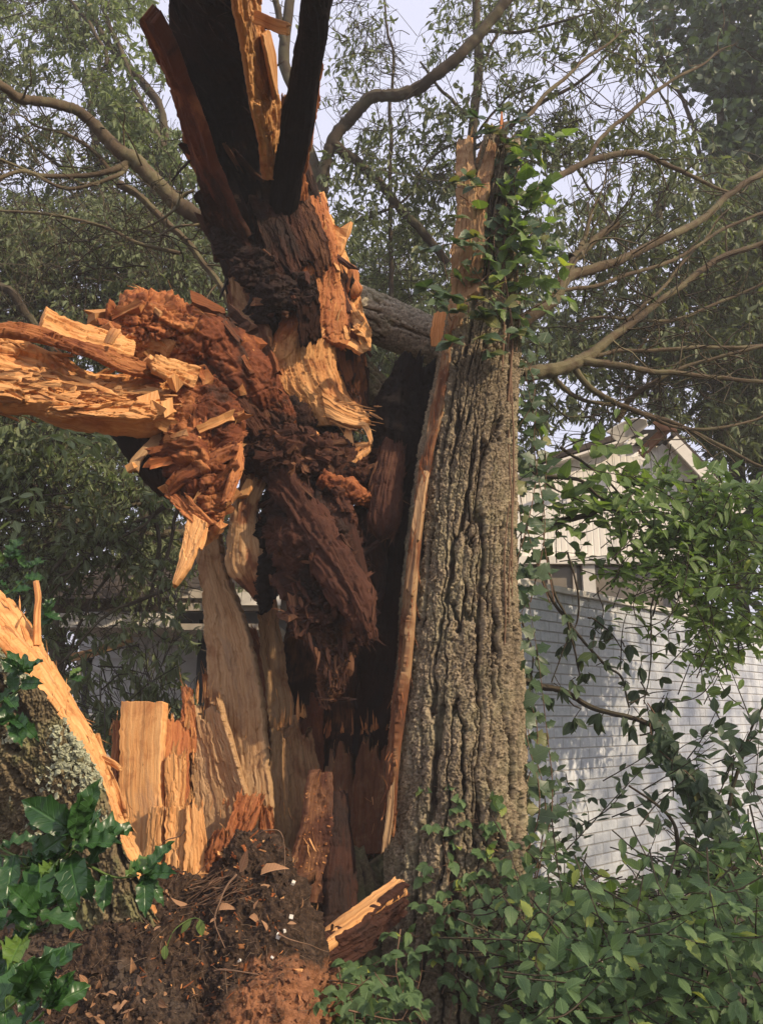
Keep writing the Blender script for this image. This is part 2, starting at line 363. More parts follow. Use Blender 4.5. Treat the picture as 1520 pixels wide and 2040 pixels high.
def leaves(mb, kind, pos, dr, up, size, rg=None, curl=.35, yel=None, hue=0.0):
    V, t = LT[kind]; pos = np.asarray(pos, float); N = len(pos)
    if N == 0: return
    x = nrm(np.asarray(dr, float)); y = nrm(np.cross(np.asarray(up, float), x)); z = np.cross(x, y)
    size = np.broadcast_to(size, (N,))
    wsc = rs.uniform(.75, 1.2, N)*(.82 if kind == 'holly' else 1); cz = 1+curl*rs.randn(N)*2
    tw = rs.randn(N)*.35
    lx = V[None, :, 0]*size[:, None]; ly = V[None, :, 1]*(size*wsc)[:, None]; lz = V[None, :, 2]*(size*cz)[:, None]+ly*tw[:, None]*V[None, :, 0]
    v = pos[:, None]+x[:, None]*lx[..., None]+y[:, None]*ly[..., None]+z[:, None]*lz[..., None]
    b = np.arange(N)[:, None, None]*len(V)
    rg = rs.rand(N) if rg is None else np.broadcast_to(rg, (N,))
    yel = np.zeros(N) if yel is None else np.broadcast_to(yel, (N,))
    c = np.repeat(np.c_[yel, rg, np.full(N, hue)], len(V), axis=0)
    mb.add(v.reshape(-1, 3), None, (b+t[None]).reshape(-1, 3), np.tile(V[:, :2], (N, 1)), c)
# ------------------------------------------------------------------ materials
class NT:
    def __init__(s, name):
        m = bpy.data.materials.new(name); m.use_nodes = True; s.m = m; s.t = m.node_tree; s.t.nodes.clear()
        s.out = s.n('ShaderNodeOutputMaterial')
    def n(s, ty, **kw):
        n = s.t.nodes.new(ty)
        for k, v in kw.items(): setattr(n, k, v)
        return n
    def l(s, a, b): s.t.links.new(a, b)
    def val(s, sock, v):
        if hasattr(v, 'links') or hasattr(v, 'is_output'): s.l(v, sock)
        else: sock.default_value = v
    def mapping(s, src, scale):
        m = s.n('ShaderNodeMapping'); m.inputs['Scale'].default_value = scale; s.l(src, m.inputs[0]); return m.outputs[0]
    def noise(s, vec, scale, detail=4, rough=.55, dist=0):
        t = s.n('ShaderNodeTexNoise'); s.l(vec, t.inputs['Vector']); t.inputs['Scale'].default_value = scale
        t.inputs['Detail'].default_value = detail; t.inputs['Roughness'].default_value = rough; t.inputs['Distortion'].default_value = dist
        return t.outputs['Fac']
    def ramp(s, fac, stops):
        r = s.n('ShaderNodeValToRGB'); el = r.color_ramp.elements
        while len(el) < len(stops): el.new(.5)
        for e, (p, c) in zip(el, stops): e.position = p; e.color = (*c, 1)
        s.l(fac, r.inputs[0]); return r.outputs[0]
    def mix(s, fac, a, b, mode='MIX'):
        m = s.n('ShaderNodeMix', data_type='RGBA', blend_type=mode)
        s.val(m.inputs[0], fac); s.val(m.inputs[6], a if not isinstance(a, tuple) else (*a, 1)); s.val(m.inputs[7], b if not isinstance(b, tuple) else (*b, 1))
        return m.outputs[2]
    def math(s, op, a, b=0.0, clamp=False):
        m = s.n('ShaderNodeMath', operation=op, use_clamp=clamp); s.val(m.inputs[0], a); s.val(m.inputs[1], b); return m.outputs[0]
    def mr(s, v, a, b, c=0., d=1.):
        m = s.n('ShaderNodeMapRange', interpolation_type='SMOOTHSTEP'); s.val(m.inputs[0], v)
        for i, x in enumerate((a, b, c, d)): m.inputs[i+1].default_value = x
        return m.outputs[0]
    def tone(s):
        a = s.n('ShaderNodeAttribute', attribute_name='tone'); p = s.n('ShaderNodeSeparateColor'); s.l(a.outputs['Color'], p.inputs[0]); return p.outputs
    def bump(s, h, dist, st=1.0, normal=None):
        b = s.n('ShaderNodeBump'); b.inputs['Strength'].default_value = st; b.inputs['Distance'].default_value = dist; s.l(h, b.inputs['Height'])
        if normal is not None: s.l(normal, b.inputs['Normal'])
        return b.outputs[0]
    def pbsdf(s, col, rough=.8, normal=None, spec=.25):
        p = s.n('ShaderNodeBsdfPrincipled'); s.val(p.inputs['Base Color'], col if not isinstance(col, tuple) else (*col, 1)); s.val(p.inputs['Roughness'], rough)
        p.inputs['Specular IOR Level'].default_value = spec
        if normal is not None: s.l(normal, p.inputs['Normal'])
        return p.outputs[0]
    def end(s, sh): s.l(sh, s.out.inputs[0]); return s.m

def wood_mat(name, pale, mid, red, rot, fs=1.0, spec=.2, rough=.75, bmp=.004, knots=.5):
    """torn wood: grain from UV (u across, v along, metres); tone.r = mix towards red and rot colours, tone.g = brightness"""
    k = NT(name); uv = k.n('ShaderNodeUVMap').outputs[0]; obj = k.n('ShaderNodeTexCoord').outputs['Object']; t = k.tone()
    f1 = k.noise(k.mapping(uv, (105*fs, 2.6*fs, 1)), 1, 6, .66, .18)
    f2 = k.noise(k.mapping(uv, (260*fs, 7*fs, 1)), 1, 3, .6)
    f3 = k.noise(k.mapping(uv, (16*fs, 1.1*fs, 1)), 1, 3, .5, .4)
    blot = k.noise(obj, 5.5, 4, .6, .6); fine = k.noise(obj, 60, 4, .6)
    g = k.math('ADD', k.math('MULTIPLY', f1, .5), k.math('ADD', k.math('MULTIPLY', f2, .25), k.math('MULTIPLY', f3, .24)))
    g = k.math('ADD', g, .055)
    c = k.ramp(g, [(.36, red), (.5, mid), (.62, pale), (.8, tuple(min(1, x*1.12) for x in pale))])
    c = k.mix(k.mr(blot, .52, .72), c, k.mix(.55, mid, red)); c = k.mix(k.mr(k.noise(k.mapping(uv, (9*fs, 1.6*fs, 1)), 1, 5, .65, .6), .54, .70, 0, .5), c, tuple(.30*(x+y+z)/3+.38*w for x, y, z, w in [(*mid, q) for q in mid]))                # stained patches
    c = k.mix(k.math('MULTIPLY', k.mr(g, .52, .40), .55), c, tuple(x*.35 for x in red))       # dark pores along the grain
    rr = k.math('ADD', t[0], k.math('MULTIPLY', k.math('SUBTRACT', k.math('ADD', k.math('MULTIPLY', blot, .5), k.math('MULTIPLY', f1, .5)), .5), 1.5), True)
    rotc = k.ramp(k.math('ADD', k.math('MULTIPLY', f1, .6), k.math('MULTIPLY', fine, .4)), [(.35, tuple(x*.35 for x in rot)), (.5, rot), (.66, tuple(min(1, x*2.1) for x in rot))])
    redc = k.ramp(g, [(.36, tuple(x*.45 for x in red)), (.6, red), (.75, tuple(min(1, x*1.5) for x in red))])
    c = k.mix(k.mr(rr, .18, .5), c, redc); c = k.mix(k.mr(rr, .55, .85), c, rotc)
    gg = k.mr(t[1], 0, 1, .62, 1.2)
    cc = k.n('ShaderNodeVectorMath', operation='SCALE'); k.l(c, cc.inputs[0]); k.l(gg, cc.inputs['Scale']); 
    h = k.math('ADD', k.math('MULTIPLY', f1, .7), k.math('ADD', k.math('MULTIPLY', f2, .35), k.math('MULTIPLY', fine, .35)))
    return k.end(k.pbsdf(cc.outputs[0], rough, k.bump(h, bmp, 1.0), spec))
M = {}
M['wood'] = wood_mat('torn_wood', (.64, .36, .15), (.54, .25, .085), (.30, .095, .03), (.045, .02, .012))
M['old_shaded_wood'] = wood_mat('weathered_shaded_wood', (.44, .285, .15), (.34, .195, .09), (.18, .07, .03), (.05, .025, .015), bmp=.005)  # weathered tone, darkened further so the stump boards' half-shade sits in the colour
M['red_wood'] = wood_mat('red_heartwood', (.44, .185, .065), (.32, .105, .036), (.17, .048, .018), (.045, .018, .01), bmp=.006)
M['rot'] = wood_mat('rotten_heartwood', (.20, .095, .045), (.115, .048, .024), (.07, .025, .014), (.022, .011, .008), bmp=.010)
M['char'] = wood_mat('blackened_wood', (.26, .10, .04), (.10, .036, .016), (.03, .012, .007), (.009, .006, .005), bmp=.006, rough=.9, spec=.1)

def bark_mat(name, ridge, furrow, green, lich=.35):
    k = NT(name); obj = k.n('ShaderNodeTexCoord').outputs['Object']; t = k.tone()
    n1 = k.noise(obj, 9, 5, .6); n2 = k.noise(obj, 70, 5, .65); n3 = k.noise(obj, 2.2, 3, .5); n4 = k.noise(obj, 230, 3, .6)
    c = k.ramp(n2, [(.3, tuple(x*.5 for x in ridge)), (.5, ridge), (.7, tuple(min(1, x*1.6) for x in ridge))])
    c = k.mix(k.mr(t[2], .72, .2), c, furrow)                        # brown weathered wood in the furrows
    c = k.mix(k.math('MULTIPLY', k.mr(k.math('ADD', n1, k.math('MULTIPLY', n3, .6)), .72, .95), lich), c, green)
    c = k.mix(k.mr(n4, .64, .72, 0, .4), c, tuple(min(1, x*2.2) for x in ridge))
    gg = k.math('MULTIPLY', k.mr(n3, .3, .7, .75, 1.15), k.mr(t[1], .2, .9, .70, 1.3))
    cc = k.n('ShaderNodeVectorMath', operation='SCALE'); k.l(c, cc.inputs[0]); k.l(gg, cc.inputs['Scale'])
    h = k.math('ADD', k.math('MULTIPLY', n2, .8), k.math('MULTIPLY', n4, .35))
    return k.end(k.pbsdf(cc.outputs[0], .9, k.bump(h, .0045, 1), .15))
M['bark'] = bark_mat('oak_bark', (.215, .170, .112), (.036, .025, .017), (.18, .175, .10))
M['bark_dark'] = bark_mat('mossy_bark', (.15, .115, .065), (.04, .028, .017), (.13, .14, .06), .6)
M['limb'] = bark_mat('limb_bark', (.34, .29, .215), (.11, .08, .05), (.20, .20, .10))
M['branch'] = bark_mat('branch_bark', (.235, .20, .15), (.08, .06, .04), (.16, .16, .09))
M['twig'] = bark_mat('twig_bark', (.10, .078, .055), (.06, .045, .03), (.10, .10, .06))

def leaf_mat(name, a, b, yel, trans=.35, rough=.5, spec=.35, sun=(1.5, 1.6, .7)):
    k = NT(name); t = k.tone(); obj = k.n('ShaderNodeTexCoord').outputs['Object']
    c = k.mix(t[1], a, b); c = k.mix(k.mr(k.noise(obj, 1.1, 3), .35, .65, 0, .45), c, tuple(x*.72 for x in b)); c = k.mix(t[0], c, yel)
    c = k.mix(k.mr(k.noise(obj, 45, 2), .55, .8, 0, .25), c, tuple(x*.5 for x in a))
    uv = k.n('ShaderNodeUVMap').outputs[0]; sp = k.n('ShaderNodeSeparateXYZ'); k.l(uv, sp.inputs[0])
    vein = k.mr(k.math('ABSOLUTE', sp.outputs[1]), .0, .035, 1, 0)
    wv = k.math('SINE', k.math('MULTIPLY', k.math('SUBTRACT', sp.outputs[0], k.math('MULTIPLY', k.math('ABSOLUTE', sp.outputs[1]), .9)), 55.))
    vein2 = k.math('MULTIPLY', k.mr(wv, .75, 1), .5)
    vv = k.math('MAXIMUM', vein, vein2)
    c = k.mix(k.math('MULTIPLY', vv, .35), c, tuple(min(1, x*1.9+.02) for x in b))
    nb = k.bump(k.math('SUBTRACT', k.noise(obj, 30, 2), vv), .003, .6)
    p = k.pbsdf(c, rough, nb, spec)
    tr = k.n('ShaderNodeBsdfTranslucent'); m2 = k.mix(1, c, (*sun,), 'MULTIPLY'); k.l(m2, tr.inputs[0])
    mx = k.n('ShaderNodeMixShader'); mx.inputs[0].default_value = trans; k.l(p, mx.inputs[1]); k.l(tr.outputs[0], mx.inputs[2])
    return k.end(mx.outputs[0])
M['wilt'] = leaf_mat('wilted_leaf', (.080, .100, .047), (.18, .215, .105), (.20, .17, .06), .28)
M['wilt_lit'] = leaf_mat('wilted_leaf_lit', (.11, .145, .055), (.21, .26, .12), (.24, .22, .08), .35)  # lighter copy of the wilted leaf; sunlight is put into its colour
M['deep'] = leaf_mat('deep_green_leaf', (.035, .062, .03), (.075, .115, .055), (.12, .16, .03), .25, .4, .4)
M['fresh'] = leaf_mat('fresh_green_leaf', (.085, .15, .035), (.165, .245, .065), (.30, .34, .06), .38, .42, .4)
M['under'] = leaf_mat('undergrowth_leaf', (.074, .138, .05), (.14, .222, .09), (.34, .38, .06), .32, .5, .3)
M['ivy'] = leaf_mat('ivy_leaf', (.03, .07, .025), (.085, .13, .06), (.26, .24, .08), .28, .4, .45)
M['holly'] = leaf_mat('holly_leaf', (.018, .062, .016), (.04, .105, .026), (.16, .24, .04), .15, .33, .45)
M['dry'] = leaf_mat('dry_leaf', (.26, .13, .06), (.42, .24, .13), (.4, .3, .15), .15, .7, .2, (1.3, 1, .7))

def soil_mat():
    k = NT('root_soil'); obj = k.n('ShaderNodeTexCoord').outputs['Object']; t = k.tone()
    n1 = k.noise(obj, 7, 6, .65); n2 = k.noise(obj, 48, 6, .7); n3 = k.noise(obj, 2.6, 3, .5, .5); n4 = k.noise(obj, 160, 3, .6)
    c = k.ramp(n2, [(.3, (.014, .009, .006)), (.5, (.045, .027, .017)), (.7, (.115, .072, .046))])
    c = k.mix(k.mr(k.math('ADD', t[0], k.math('MULTIPLY', k.math('SUBTRACT', n1, .5), 1.2)), .35, .7), c, k.ramp(n2, [(.3, (.14, .055, .025)), (.6, (.30, .135, .065))]))
    c = k.mix(k.mr(n3, .55, .7, 0, .55), c, (.11, .085, .065))
    c = k.mix(k.mr(n4, .70, .76, 0, .7), c, (.32, .24, .17))
    c = k.mix(k.mr(t[1], .5, 0, 0, .6), c, (.02, .013, .009))
    c = k.mix(k.mr(t[1], .9, 1, 0, .8), c, (.30, .21, .14))
    h = k.math('ADD', k.math('MULTIPLY', n2, .7), k.math('ADD', k.math('MULTIPLY', n1, .6), k.math('MULTIPLY', n4, .3)))
    return k.end(k.pbsdf(c, .92, k.bump(h, .012, 1), .2))
M['soil'] = soil_mat()
def simple(name, c, rough=.6, var=.25, sc=8, bmp=.001, spec=.3, stretch=(1, 1, 1)):
    k = NT(name); obj = k.n('ShaderNodeTexCoord').outputs['Object']; n = k.noise(k.mapping(obj, stretch), sc, 5, .6)
    n2 = k.noise(obj, 1.3, 3, .5)
    cc = k.ramp(n, [(.3, tuple(x*(1-var) for x in c)), (.7, tuple(min(1, x*(1+var*.6)) for x in c))])
    cc = k.mix(k.mr(n2, .5, .75, 0, .35), cc, tuple(x*.6 for x in c))
    return k.end(k.pbsdf(cc, rough, k.bump(n, bmp, 1), spec))
M['white_paint'] = simple('weathered_white_paint', (.74, .70, .62), .6, .12, 14, .001)
M['cream_siding'] = simple('cream_siding', (.80, .76, .68), .65, .12, 12, .001, stretch=(6, 6, .6))
M['house_siding'] = simple('grey_white_siding', (.62, .62, .60), .6, .1, 9)
M['soffit'] = simple('beige_soffit', (.52, .46, .38), .7, .15, 12)
M['dark_gap'] = simple('dark_interior', (.02, .018, .016), .9, .3, 4)
M['roof'] = simple('brown_shingle', (.075, .06, .05), .9, .4, 22, .006)
M['rafter'] = simple('brown_rafter', (.21, .105, .055), .8, .3, 14)
M['tan_board'] = simple('tan_board', (.42, .25, .11), .7, .2, 14)
M['black_paint'] = simple('black_shutter_paint', (.018, .02, .024), .5, .2, 9)
M['ground'] = simple('leaf_litter_ground', (.075, .052, .032), .95, .5, 9, .02)
M['pebble'] = simple('white_pebble', (.72, .68, .6), .7, .15, 40)
M['root'] = simple('thin_root', (.17, .10, .06), .85, .3, 60, .002)
M['lichen'] = simple('pale_lichen', (.36, .37, .25), .95, .35, 90, .004)
def glass_mat():
    k = NT('window_pane'); g = k.n('ShaderNodeBsdfGlass'); obj = k.n('ShaderNodeTexCoord').outputs['Object']
    p = k.pbsdf(k.ramp(k.noise(obj, 2.5, 4), [(.3, (.16, .135, .11)), (.7, (.26, .225, .18))]), .18, None, .5)
    return k.end(p)
M['pane'] = glass_mat()
def brick_mat():
    """painted brick: courses are modelled, this is the chipped rock-faced paint"""
    k = NT('painted_brick'); obj = k.n('ShaderNodeTexCoord').outputs['Object']; t = k.tone()
    n = k.noise(obj, 26, 6, .7); n2 = k.noise(obj, 90, 4, .6); n3 = k.noise(obj, 1.6, 4, .6)
    c = k.ramp(n, [(.25, (.48, .52, .56)), (.5, (.62, .655, .69)), (.75, (.70, .73, .755))])
    c = k.mix(k.mr(n2, .6, .75, 0, .35), c, (.33, .33, .34)); c = k.mix(k.mr(n3, .5, .75, 0, .4), c, (.47, .45, .41))
    c = k.mix(k.math('MULTIPLY', t[2], .7), c, (.40, .37, .33))
    c = k.mix(k.math('MULTIPLY', k.mr(k.math('ADD', t[0], k.math('MULTIPLY', k.math('SUBTRACT', n3, .5), 1)), .4, .9), .7), c, (.34, .22, .12))
    return k.end(k.pbsdf(c, .75, k.bump(k.math('ADD', k.math('MULTIPLY', n, .8), k.math('MULTIPLY', n2, .4)), .006, 1), .25))
M['brick'] = brick_mat()
# ------------------------------------------------------------------ torn and barked wood
def bark(amp=.02, cw=.05, ch=.15, seed=0, lump=0.0):
    """plated oak bark: meandering furrows (zero lines of stretched noise) between ridges broken into blocky scales"""
    def f(TH, SS, pos, R):
        Rm = np.asarray(R).mean(); x = TH*Rm/cw; z = SS/ch
        wx = 1.0*fbm(x*.35, z*.6, seed=seed, o=3)+.22*fbm(x*1.6, z*3.2, seed=seed+1, o=2)
        n1 = vn(x*1.05+wx, z*.15+.3*wx, seed=seed+2); n2 = vn(x*1.15+wx*1.2+7, z*.6+wx*.6, seed=seed+3)
        g1 = sstep(.03, .25, np.abs(n1)); g2 = sstep(.0, .10, np.abs(n2))
        w2 = .5*fbm(x*2, z*4, seed=seed+12, o=2)
        f1, f2, ca = worley(x*1.25+wx+w2, z*1.9+w2, seed+8); ea = sstep(0, .13, f2-f1)
        h1, h2, cb = worley(x*3.3+wx*2+w2, z*5.5+w2*2, seed+9); eb = sstep(0, .16, h2-h1)
        dome = np.clip(np.abs(n1)*2.2, 0, 1)**.5
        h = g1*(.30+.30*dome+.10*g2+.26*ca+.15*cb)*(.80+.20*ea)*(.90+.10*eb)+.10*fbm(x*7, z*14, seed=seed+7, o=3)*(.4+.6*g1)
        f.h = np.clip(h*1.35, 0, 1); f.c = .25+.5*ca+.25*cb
        return amp*2.1*(h-.5) + lump*fbm(TH*1.1, SS*1.5, seed=seed+20, o=3)
    return f
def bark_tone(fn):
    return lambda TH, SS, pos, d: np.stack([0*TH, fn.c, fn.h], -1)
def fibres(amp=.012, k=9, low=1.6, terr=0.0, lump=.03, seed=0, twist=0):
    """long torn grain, splintered ledges and lumps"""
    def f(TH, SS, pos, R):
        Rm = np.asarray(R).mean(); a = TH*Rm*k*10+twist*SS*9+1.0*fbm(pos[..., 0]*3, pos[..., 2]*3, pos[..., 1]*3, seed=seed+30, o=2); z = SS*low
        d = amp*(.9*ridged(a*.42, z*.8, seed=seed, o=4)+.8*fbm(a*1.9, z*2.5, seed=seed+3, o=3))
        d = d+lump*fbm(pos[..., 0]*4.5, pos[..., 1]*4.5, pos[..., 2]*4.5, o=4, seed=seed+6)
        w = .4*fbm(pos[..., 0]*16, pos[..., 1]*16, pos[..., 2]*16, o=2, seed=seed+50)
        f1, f2, c1 = worley(a*.32+w, SS*6+w*1.5, seed+9); g1, g2, c2 = worley(a*.9+w, SS*17+w, seed+11)
        t = max(terr, amp*.45)
        return d+t*(1.8*(c1-.5)+.5*(c2-.5)-.9*sstep(.1, 0, f2-f1))
    return f
def crumb(amp=.03, sc=9, seed=0, blocky=.02):
    """brown cubical rot: angular cracked blocks of several sizes, with pits"""
    def f(TH, SS, pos, R):
        p = pos*sc; w = .35*fbm(p[..., 0]*1.3, p[..., 1]*1.3, p[..., 2]*1.3, o=2, seed=seed+40)
        d = amp*1.1*fbm(p[..., 0]*.7, p[..., 1]*.7, p[..., 2]*.7, o=4, seed=seed, gain=.6)
        c1, e1, t1 = cells3(p[..., 0]*1.2+w, p[..., 1]*1.2, p[..., 2]*1.9+w, seed+2); c2, e2, t2 = cells3(p[..., 0]*3.4+w, p[..., 1]*3.4, p[..., 2]*5.2+w, seed+4)
        pit = sstep(.16, .40, fbm(p[..., 0]*.55, p[..., 1]*.55, p[..., 2]*.55, o=3, seed=seed+60))
        return d+blocky*(.8*(c1-.5)+.85*t1-.7*sstep(.09, 0, e1)+.3*(c2-.5)+.38*t2-.35*sstep(.10, 0, e2))+amp*.16*fbm(p[..., 0]*9, p[..., 1]*9, p[..., 2]*14, o=2, seed=seed+8)-blocky*2.2*pit
    return f
def LP(mb, lst, **kw):      # loft along [(px,py,Y,half-width px)]
    pts = PP(lst); r = [q[3]*mpp(*q[:3]) for q in lst]
    return loft(mb, pts, r, **kw)
def surf_pts(o, n, cond=None, seed=0):
    """random points on a built mesh with normals (world)"""
    me = o.data; k = len(me.polygons); c = np.empty(k*3, np.float32); nn = np.empty(k*3, np.float32); a = np.empty(k, np.float32)
    me.polygons.foreach_get('center', c); me.polygons.foreach_get('normal', nn); me.polygons.foreach_get('area', a)
    c = c.reshape(-1, 3).astype(float)+ORG[o.name]; nn = nn.reshape(-1, 3).astype(float); a = a.astype(float)
    if cond is not None: a = a*cond(c, nn)
    r = np.random.RandomState(seed); i = r.choice(k, n, p=a/a.sum())
    return c[i], nn[i]
def pix(c):
    """photo pixel of world points"""
    d = c-np.array([0, 0, CAMZ]); f = d[:, 1]*CP+d[:, 2]*SP; u = d[:, 0]; v = -d[:, 1]*SP+d[:, 2]*CP
    return 760+FPX*u/f, 1020-FPX*v/f
def tocam(c): return nrm(np.array([0, 0, CAMZ])-c)
def front(c, n): return ((n*tocam(c)).sum(1) > 0)*1.0
def splinters(o, mb, n, along, ln=(.03, .12), w=(.006, .02), rot=.3, seed=0, cond=None, tilt=.35, lift=.25):
    """loose torn fibres standing off a surface, along a grain direction"""
    r = np.random.RandomState(seed); c, nn = surf_pts(o, n, cond or front, seed)
    al = along(c) if callable(along) else np.broadcast_to(np.asarray(along, float), c.shape)
    al = nrm(al)*np.where(r.rand(n, 1) > .5, 1, -1)
    d = nrm(al-nn*(al*nn).sum(1, keepdims=True)+nn*lift*r.rand(n, 1)+r.randn(n, 3)*tilt*.3)
    W_ = r.uniform(*w, n)
    shards(mb, c-nn*.004, d, nn+r.randn(n, 3)*.2, r.uniform(ln[0], ln[1], n)**1.0, W_, W_*r.uniform(.25, .7, n), rot=np.clip(rot+r.randn(n)*.15, 0, 1), blunt=.15, bend=.12)

def slabs_on(o, mb, n, along, L=(.05, .15), W=(.025, .07), T=(.012, .035), rot=.3, rsd=.15, seed=0, cond=None, tilt=.35, lift=.3, sink=.3, rg=None):
    """broken blocks of wood still seated in a torn surface, lying along its grain"""
    r = np.random.RandomState(seed); c, nn = surf_pts(o, n, cond or front, seed)
    al = along(c) if callable(along) else np.broadcast_to(np.asarray(along, float), c.shape); al = nrm(al)
    d = nrm(al-nn*(al*nn).sum(1, keepdims=True)+nn*r.uniform(-lift, lift, (n, 1))+r.randn(n, 3)*tilt*.35); q = r.rand(n)**1.7
    ro = rot(c) if callable(rot) else rot
    Th = T[0]+(T[1]-T[0])*q
    blocks(mb, c-nn*(Th*(sink-.5*r.rand(n)*.5))[:, None], d, nn+r.randn(n, 3)*tilt*.5, L[0]+(L[1]-L[0])*q*r.uniform(.6, 1, n), W[0]+(W[1]-W[0])*q*r.uniform(.5, 1, n), Th, np.clip(ro+r.randn(n)*rsd, 0, 1), None if rg is None else np.clip(rg+r.randn(n)*.2, 0, 1))

# ============================================================ standing half of the oak
base = P(905, 1960, 4.35); base[2] = 0
oak = thing('broken_oak', 'standing half of shattered oak with grey ridged bark and hollow splintered stump', 'broken tree', base)
mb = MB()
fn = bark(.026, .0235, .075, 3, .012)
def trunk_disp(TH, SS, pos, R):
    d = fn(TH, SS, pos, R)
    z = pos[..., 2]; fl = sstep(.95, .0, z)                       # buttress ridges at the foot
    d = d+fl*.09*(np.cos(TH*3.0+.6)+.5*np.cos(TH*5+2))*sstep(1.0, .1, z)
    return d
LP(mb, [(945, 2230, 4.30, 235), (940, 2040, 4.34, 178), (920, 1880, 4.36, 148), (911, 1700, 4.38, 134), (910, 1500, 4.40, 128), (915, 1300, 4.42, 115), (917, 1150, 4.43, 105), (925, 1000, 4.44, 96),
        (938, 850, 4.45, 84), (957, 700, 4.47, 70), (966, 600, 4.48, 60), (974, 480, 4.50, 49), (986, 370, 4.52, 38), (998, 285, 4.54, 28)],
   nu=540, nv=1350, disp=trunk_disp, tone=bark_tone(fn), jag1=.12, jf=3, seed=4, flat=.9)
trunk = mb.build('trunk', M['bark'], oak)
# long torn strip down the left edge of the bark
mb = MB()
plank(mb, [(764, 1700, 4.24), (770, 1500, 4.22), (790, 1330, 4.22), (806, 1180, 4.23), (820, 1040, 4.24), (842, 900, 4.27), (860, 800, 4.31), (879, 705, 4.35), (886, 640, 4.38)],
      [(777, 1700, 4.19), (784, 1500, 4.15), (804, 1330, 4.14), (818, 1180, 4.16), (831, 1040, 4.18), (855, 900, 4.22), (879, 800, 4.26), (892, 705, 4.30), (894, 640, 4.34)], th=.05, nu=26, nv=480, jt=.1, jb=.2, amp=.006, fib=90, tone=lambda U, V, p, d: np.stack([.30+.5*fbm(U*2, V*14, seed=3, o=3), .45+0*U], -1), seed=11, terr=.005)
plank(mb, [(756, 1725, 4.12), (766, 1650, 4.12), (776, 1560, 4.13)], [(772, 1705, 4.12), (782, 1640, 4.12), (786, 1540, 4.13)], th=.03, nu=14, nv=60, jt=.06, jb=.09, amp=.006, fib=120, tone=(.1, .6), seed=12)
plank(mb, [(818, 1060, 4.16), (832, 980, 4.17), (846, 930, 4.19)], [(832, 1090, 4.14), (846, 980, 4.15), (856, 930, 4.18)], th=.03, nu=14, nv=60, jt=.05, jb=.05, amp=.006, fib=120, tone=(.0, .8), seed=13)
plank(mb, [(808, 1180, 4.15), (818, 1080, 4.16), (826, 1010, 4.18)], [(818, 1200, 4.13), (828, 1100, 4.14), (832, 1010, 4.17)], th=.03, nu=14, nv=60, jt=.08, jb=.05, amp=.006, fib=120, tone=(.3, .5), seed=14)
edge = mb.build('torn_edge', M['old_shaded_wood'], oak)
mb = MB(); splinters(edge, mb, 190, (.08, 0, 1), (.02, .10), (.002, .008), .2, 5, lift=.5)
mb.build('edge_splinter', M['red_wood'], edge)
# snag at the top: two tall torn slabs, a thin spike, a small pale slab pitted by beetles
def slab(name, mat, L, R, parent, **kw):
    m = MB(); plank(m, L, R, **kw); return m.build(name, M[mat], parent)
snag = slab('torn_slab', 'old_shaded_wood', [(890, 665, 4.36), (896, 600, 4.36), (898, 520, 4.37), (906, 430, 4.38), (908, 340, 4.40), (915, 268, 4.42)],
     [(915, 645, 4.30), (930, 590, 4.30), (940, 520, 4.30), (946, 430, 4.31), (944, 340, 4.37), (940, 268, 4.44)], oak, th=.09, nu=40, nv=260, jt=.05, amp=.007, fib=80, tone=(.16, .55), seed=21, jf=5, terr=.004)
slab('torn_slab', 'wood', [(938, 272, 4.42), (938, 330, 4.40), (940, 352, 4.39)][::-1], [(942, 272, 4.55), (941, 330, 4.53), (942, 352, 4.52)][::-1], oak, th=.012, nu=14, nv=50, jt=.02, amp=.003, tone=(0, .95), seed=22)
slab('torn_slab', 'old_shaded_wood', [(915, 600, 4.33), (926, 500, 4.32), (940, 400, 4.35), (958, 330, 4.40), (972, 272, 4.44)], [(950, 580, 4.27), (962, 500, 4.27), (966, 400, 4.32), (982, 330, 4.38), (990, 275, 4.43)], oak, th=.08, nu=34, nv=220, jt=.08, amp=.007, fib=80, tone=(.28, .55), seed=23, terr=.004)
slab('torn_slab', 'red_wood', [(988, 330, 4.46), (993, 270, 4.48), (998, 218, 4.5)], [(1004, 330, 4.46), (1004, 270, 4.48), (1001, 218, 4.5)], oak, th=.03, nu=12, nv=60, jt=.03, amp=.004, tone=(.05, .8), seed=24)
slab('torn_slab', 'wood', [(858, 690, 4.62), (860, 650, 4.6), (866, 618, 4.6)], [(886, 690, 4.5), (888, 640, 4.48), (890, 615, 4.48)], oak, th=.05, nu=22, nv=60, jt=.03, amp=.004, tone=(0, .9), seed=25)
mb = MB(); splinters(snag, mb, 60, (.05, 0, 1), (.03, .12), (.003, .01), .25, 6, lift=.3)
mb.build('edge_splinter', M['old_shaded_wood'], snag)

# ---- hollow stump: the torn inner wall, board by board
stump_parts = []
def sp(mat, L, R, **kw):
    stump_parts.append(slab('stump_board', mat, L, R, oak, **kw)); return stump_parts[-1]
# outer bark shell of the stump behind and under the boards
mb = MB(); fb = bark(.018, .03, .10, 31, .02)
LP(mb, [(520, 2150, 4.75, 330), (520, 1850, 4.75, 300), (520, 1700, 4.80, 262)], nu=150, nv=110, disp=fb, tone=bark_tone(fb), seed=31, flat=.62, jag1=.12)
mb.build('stump_bark', M['bark_dark'], oak)
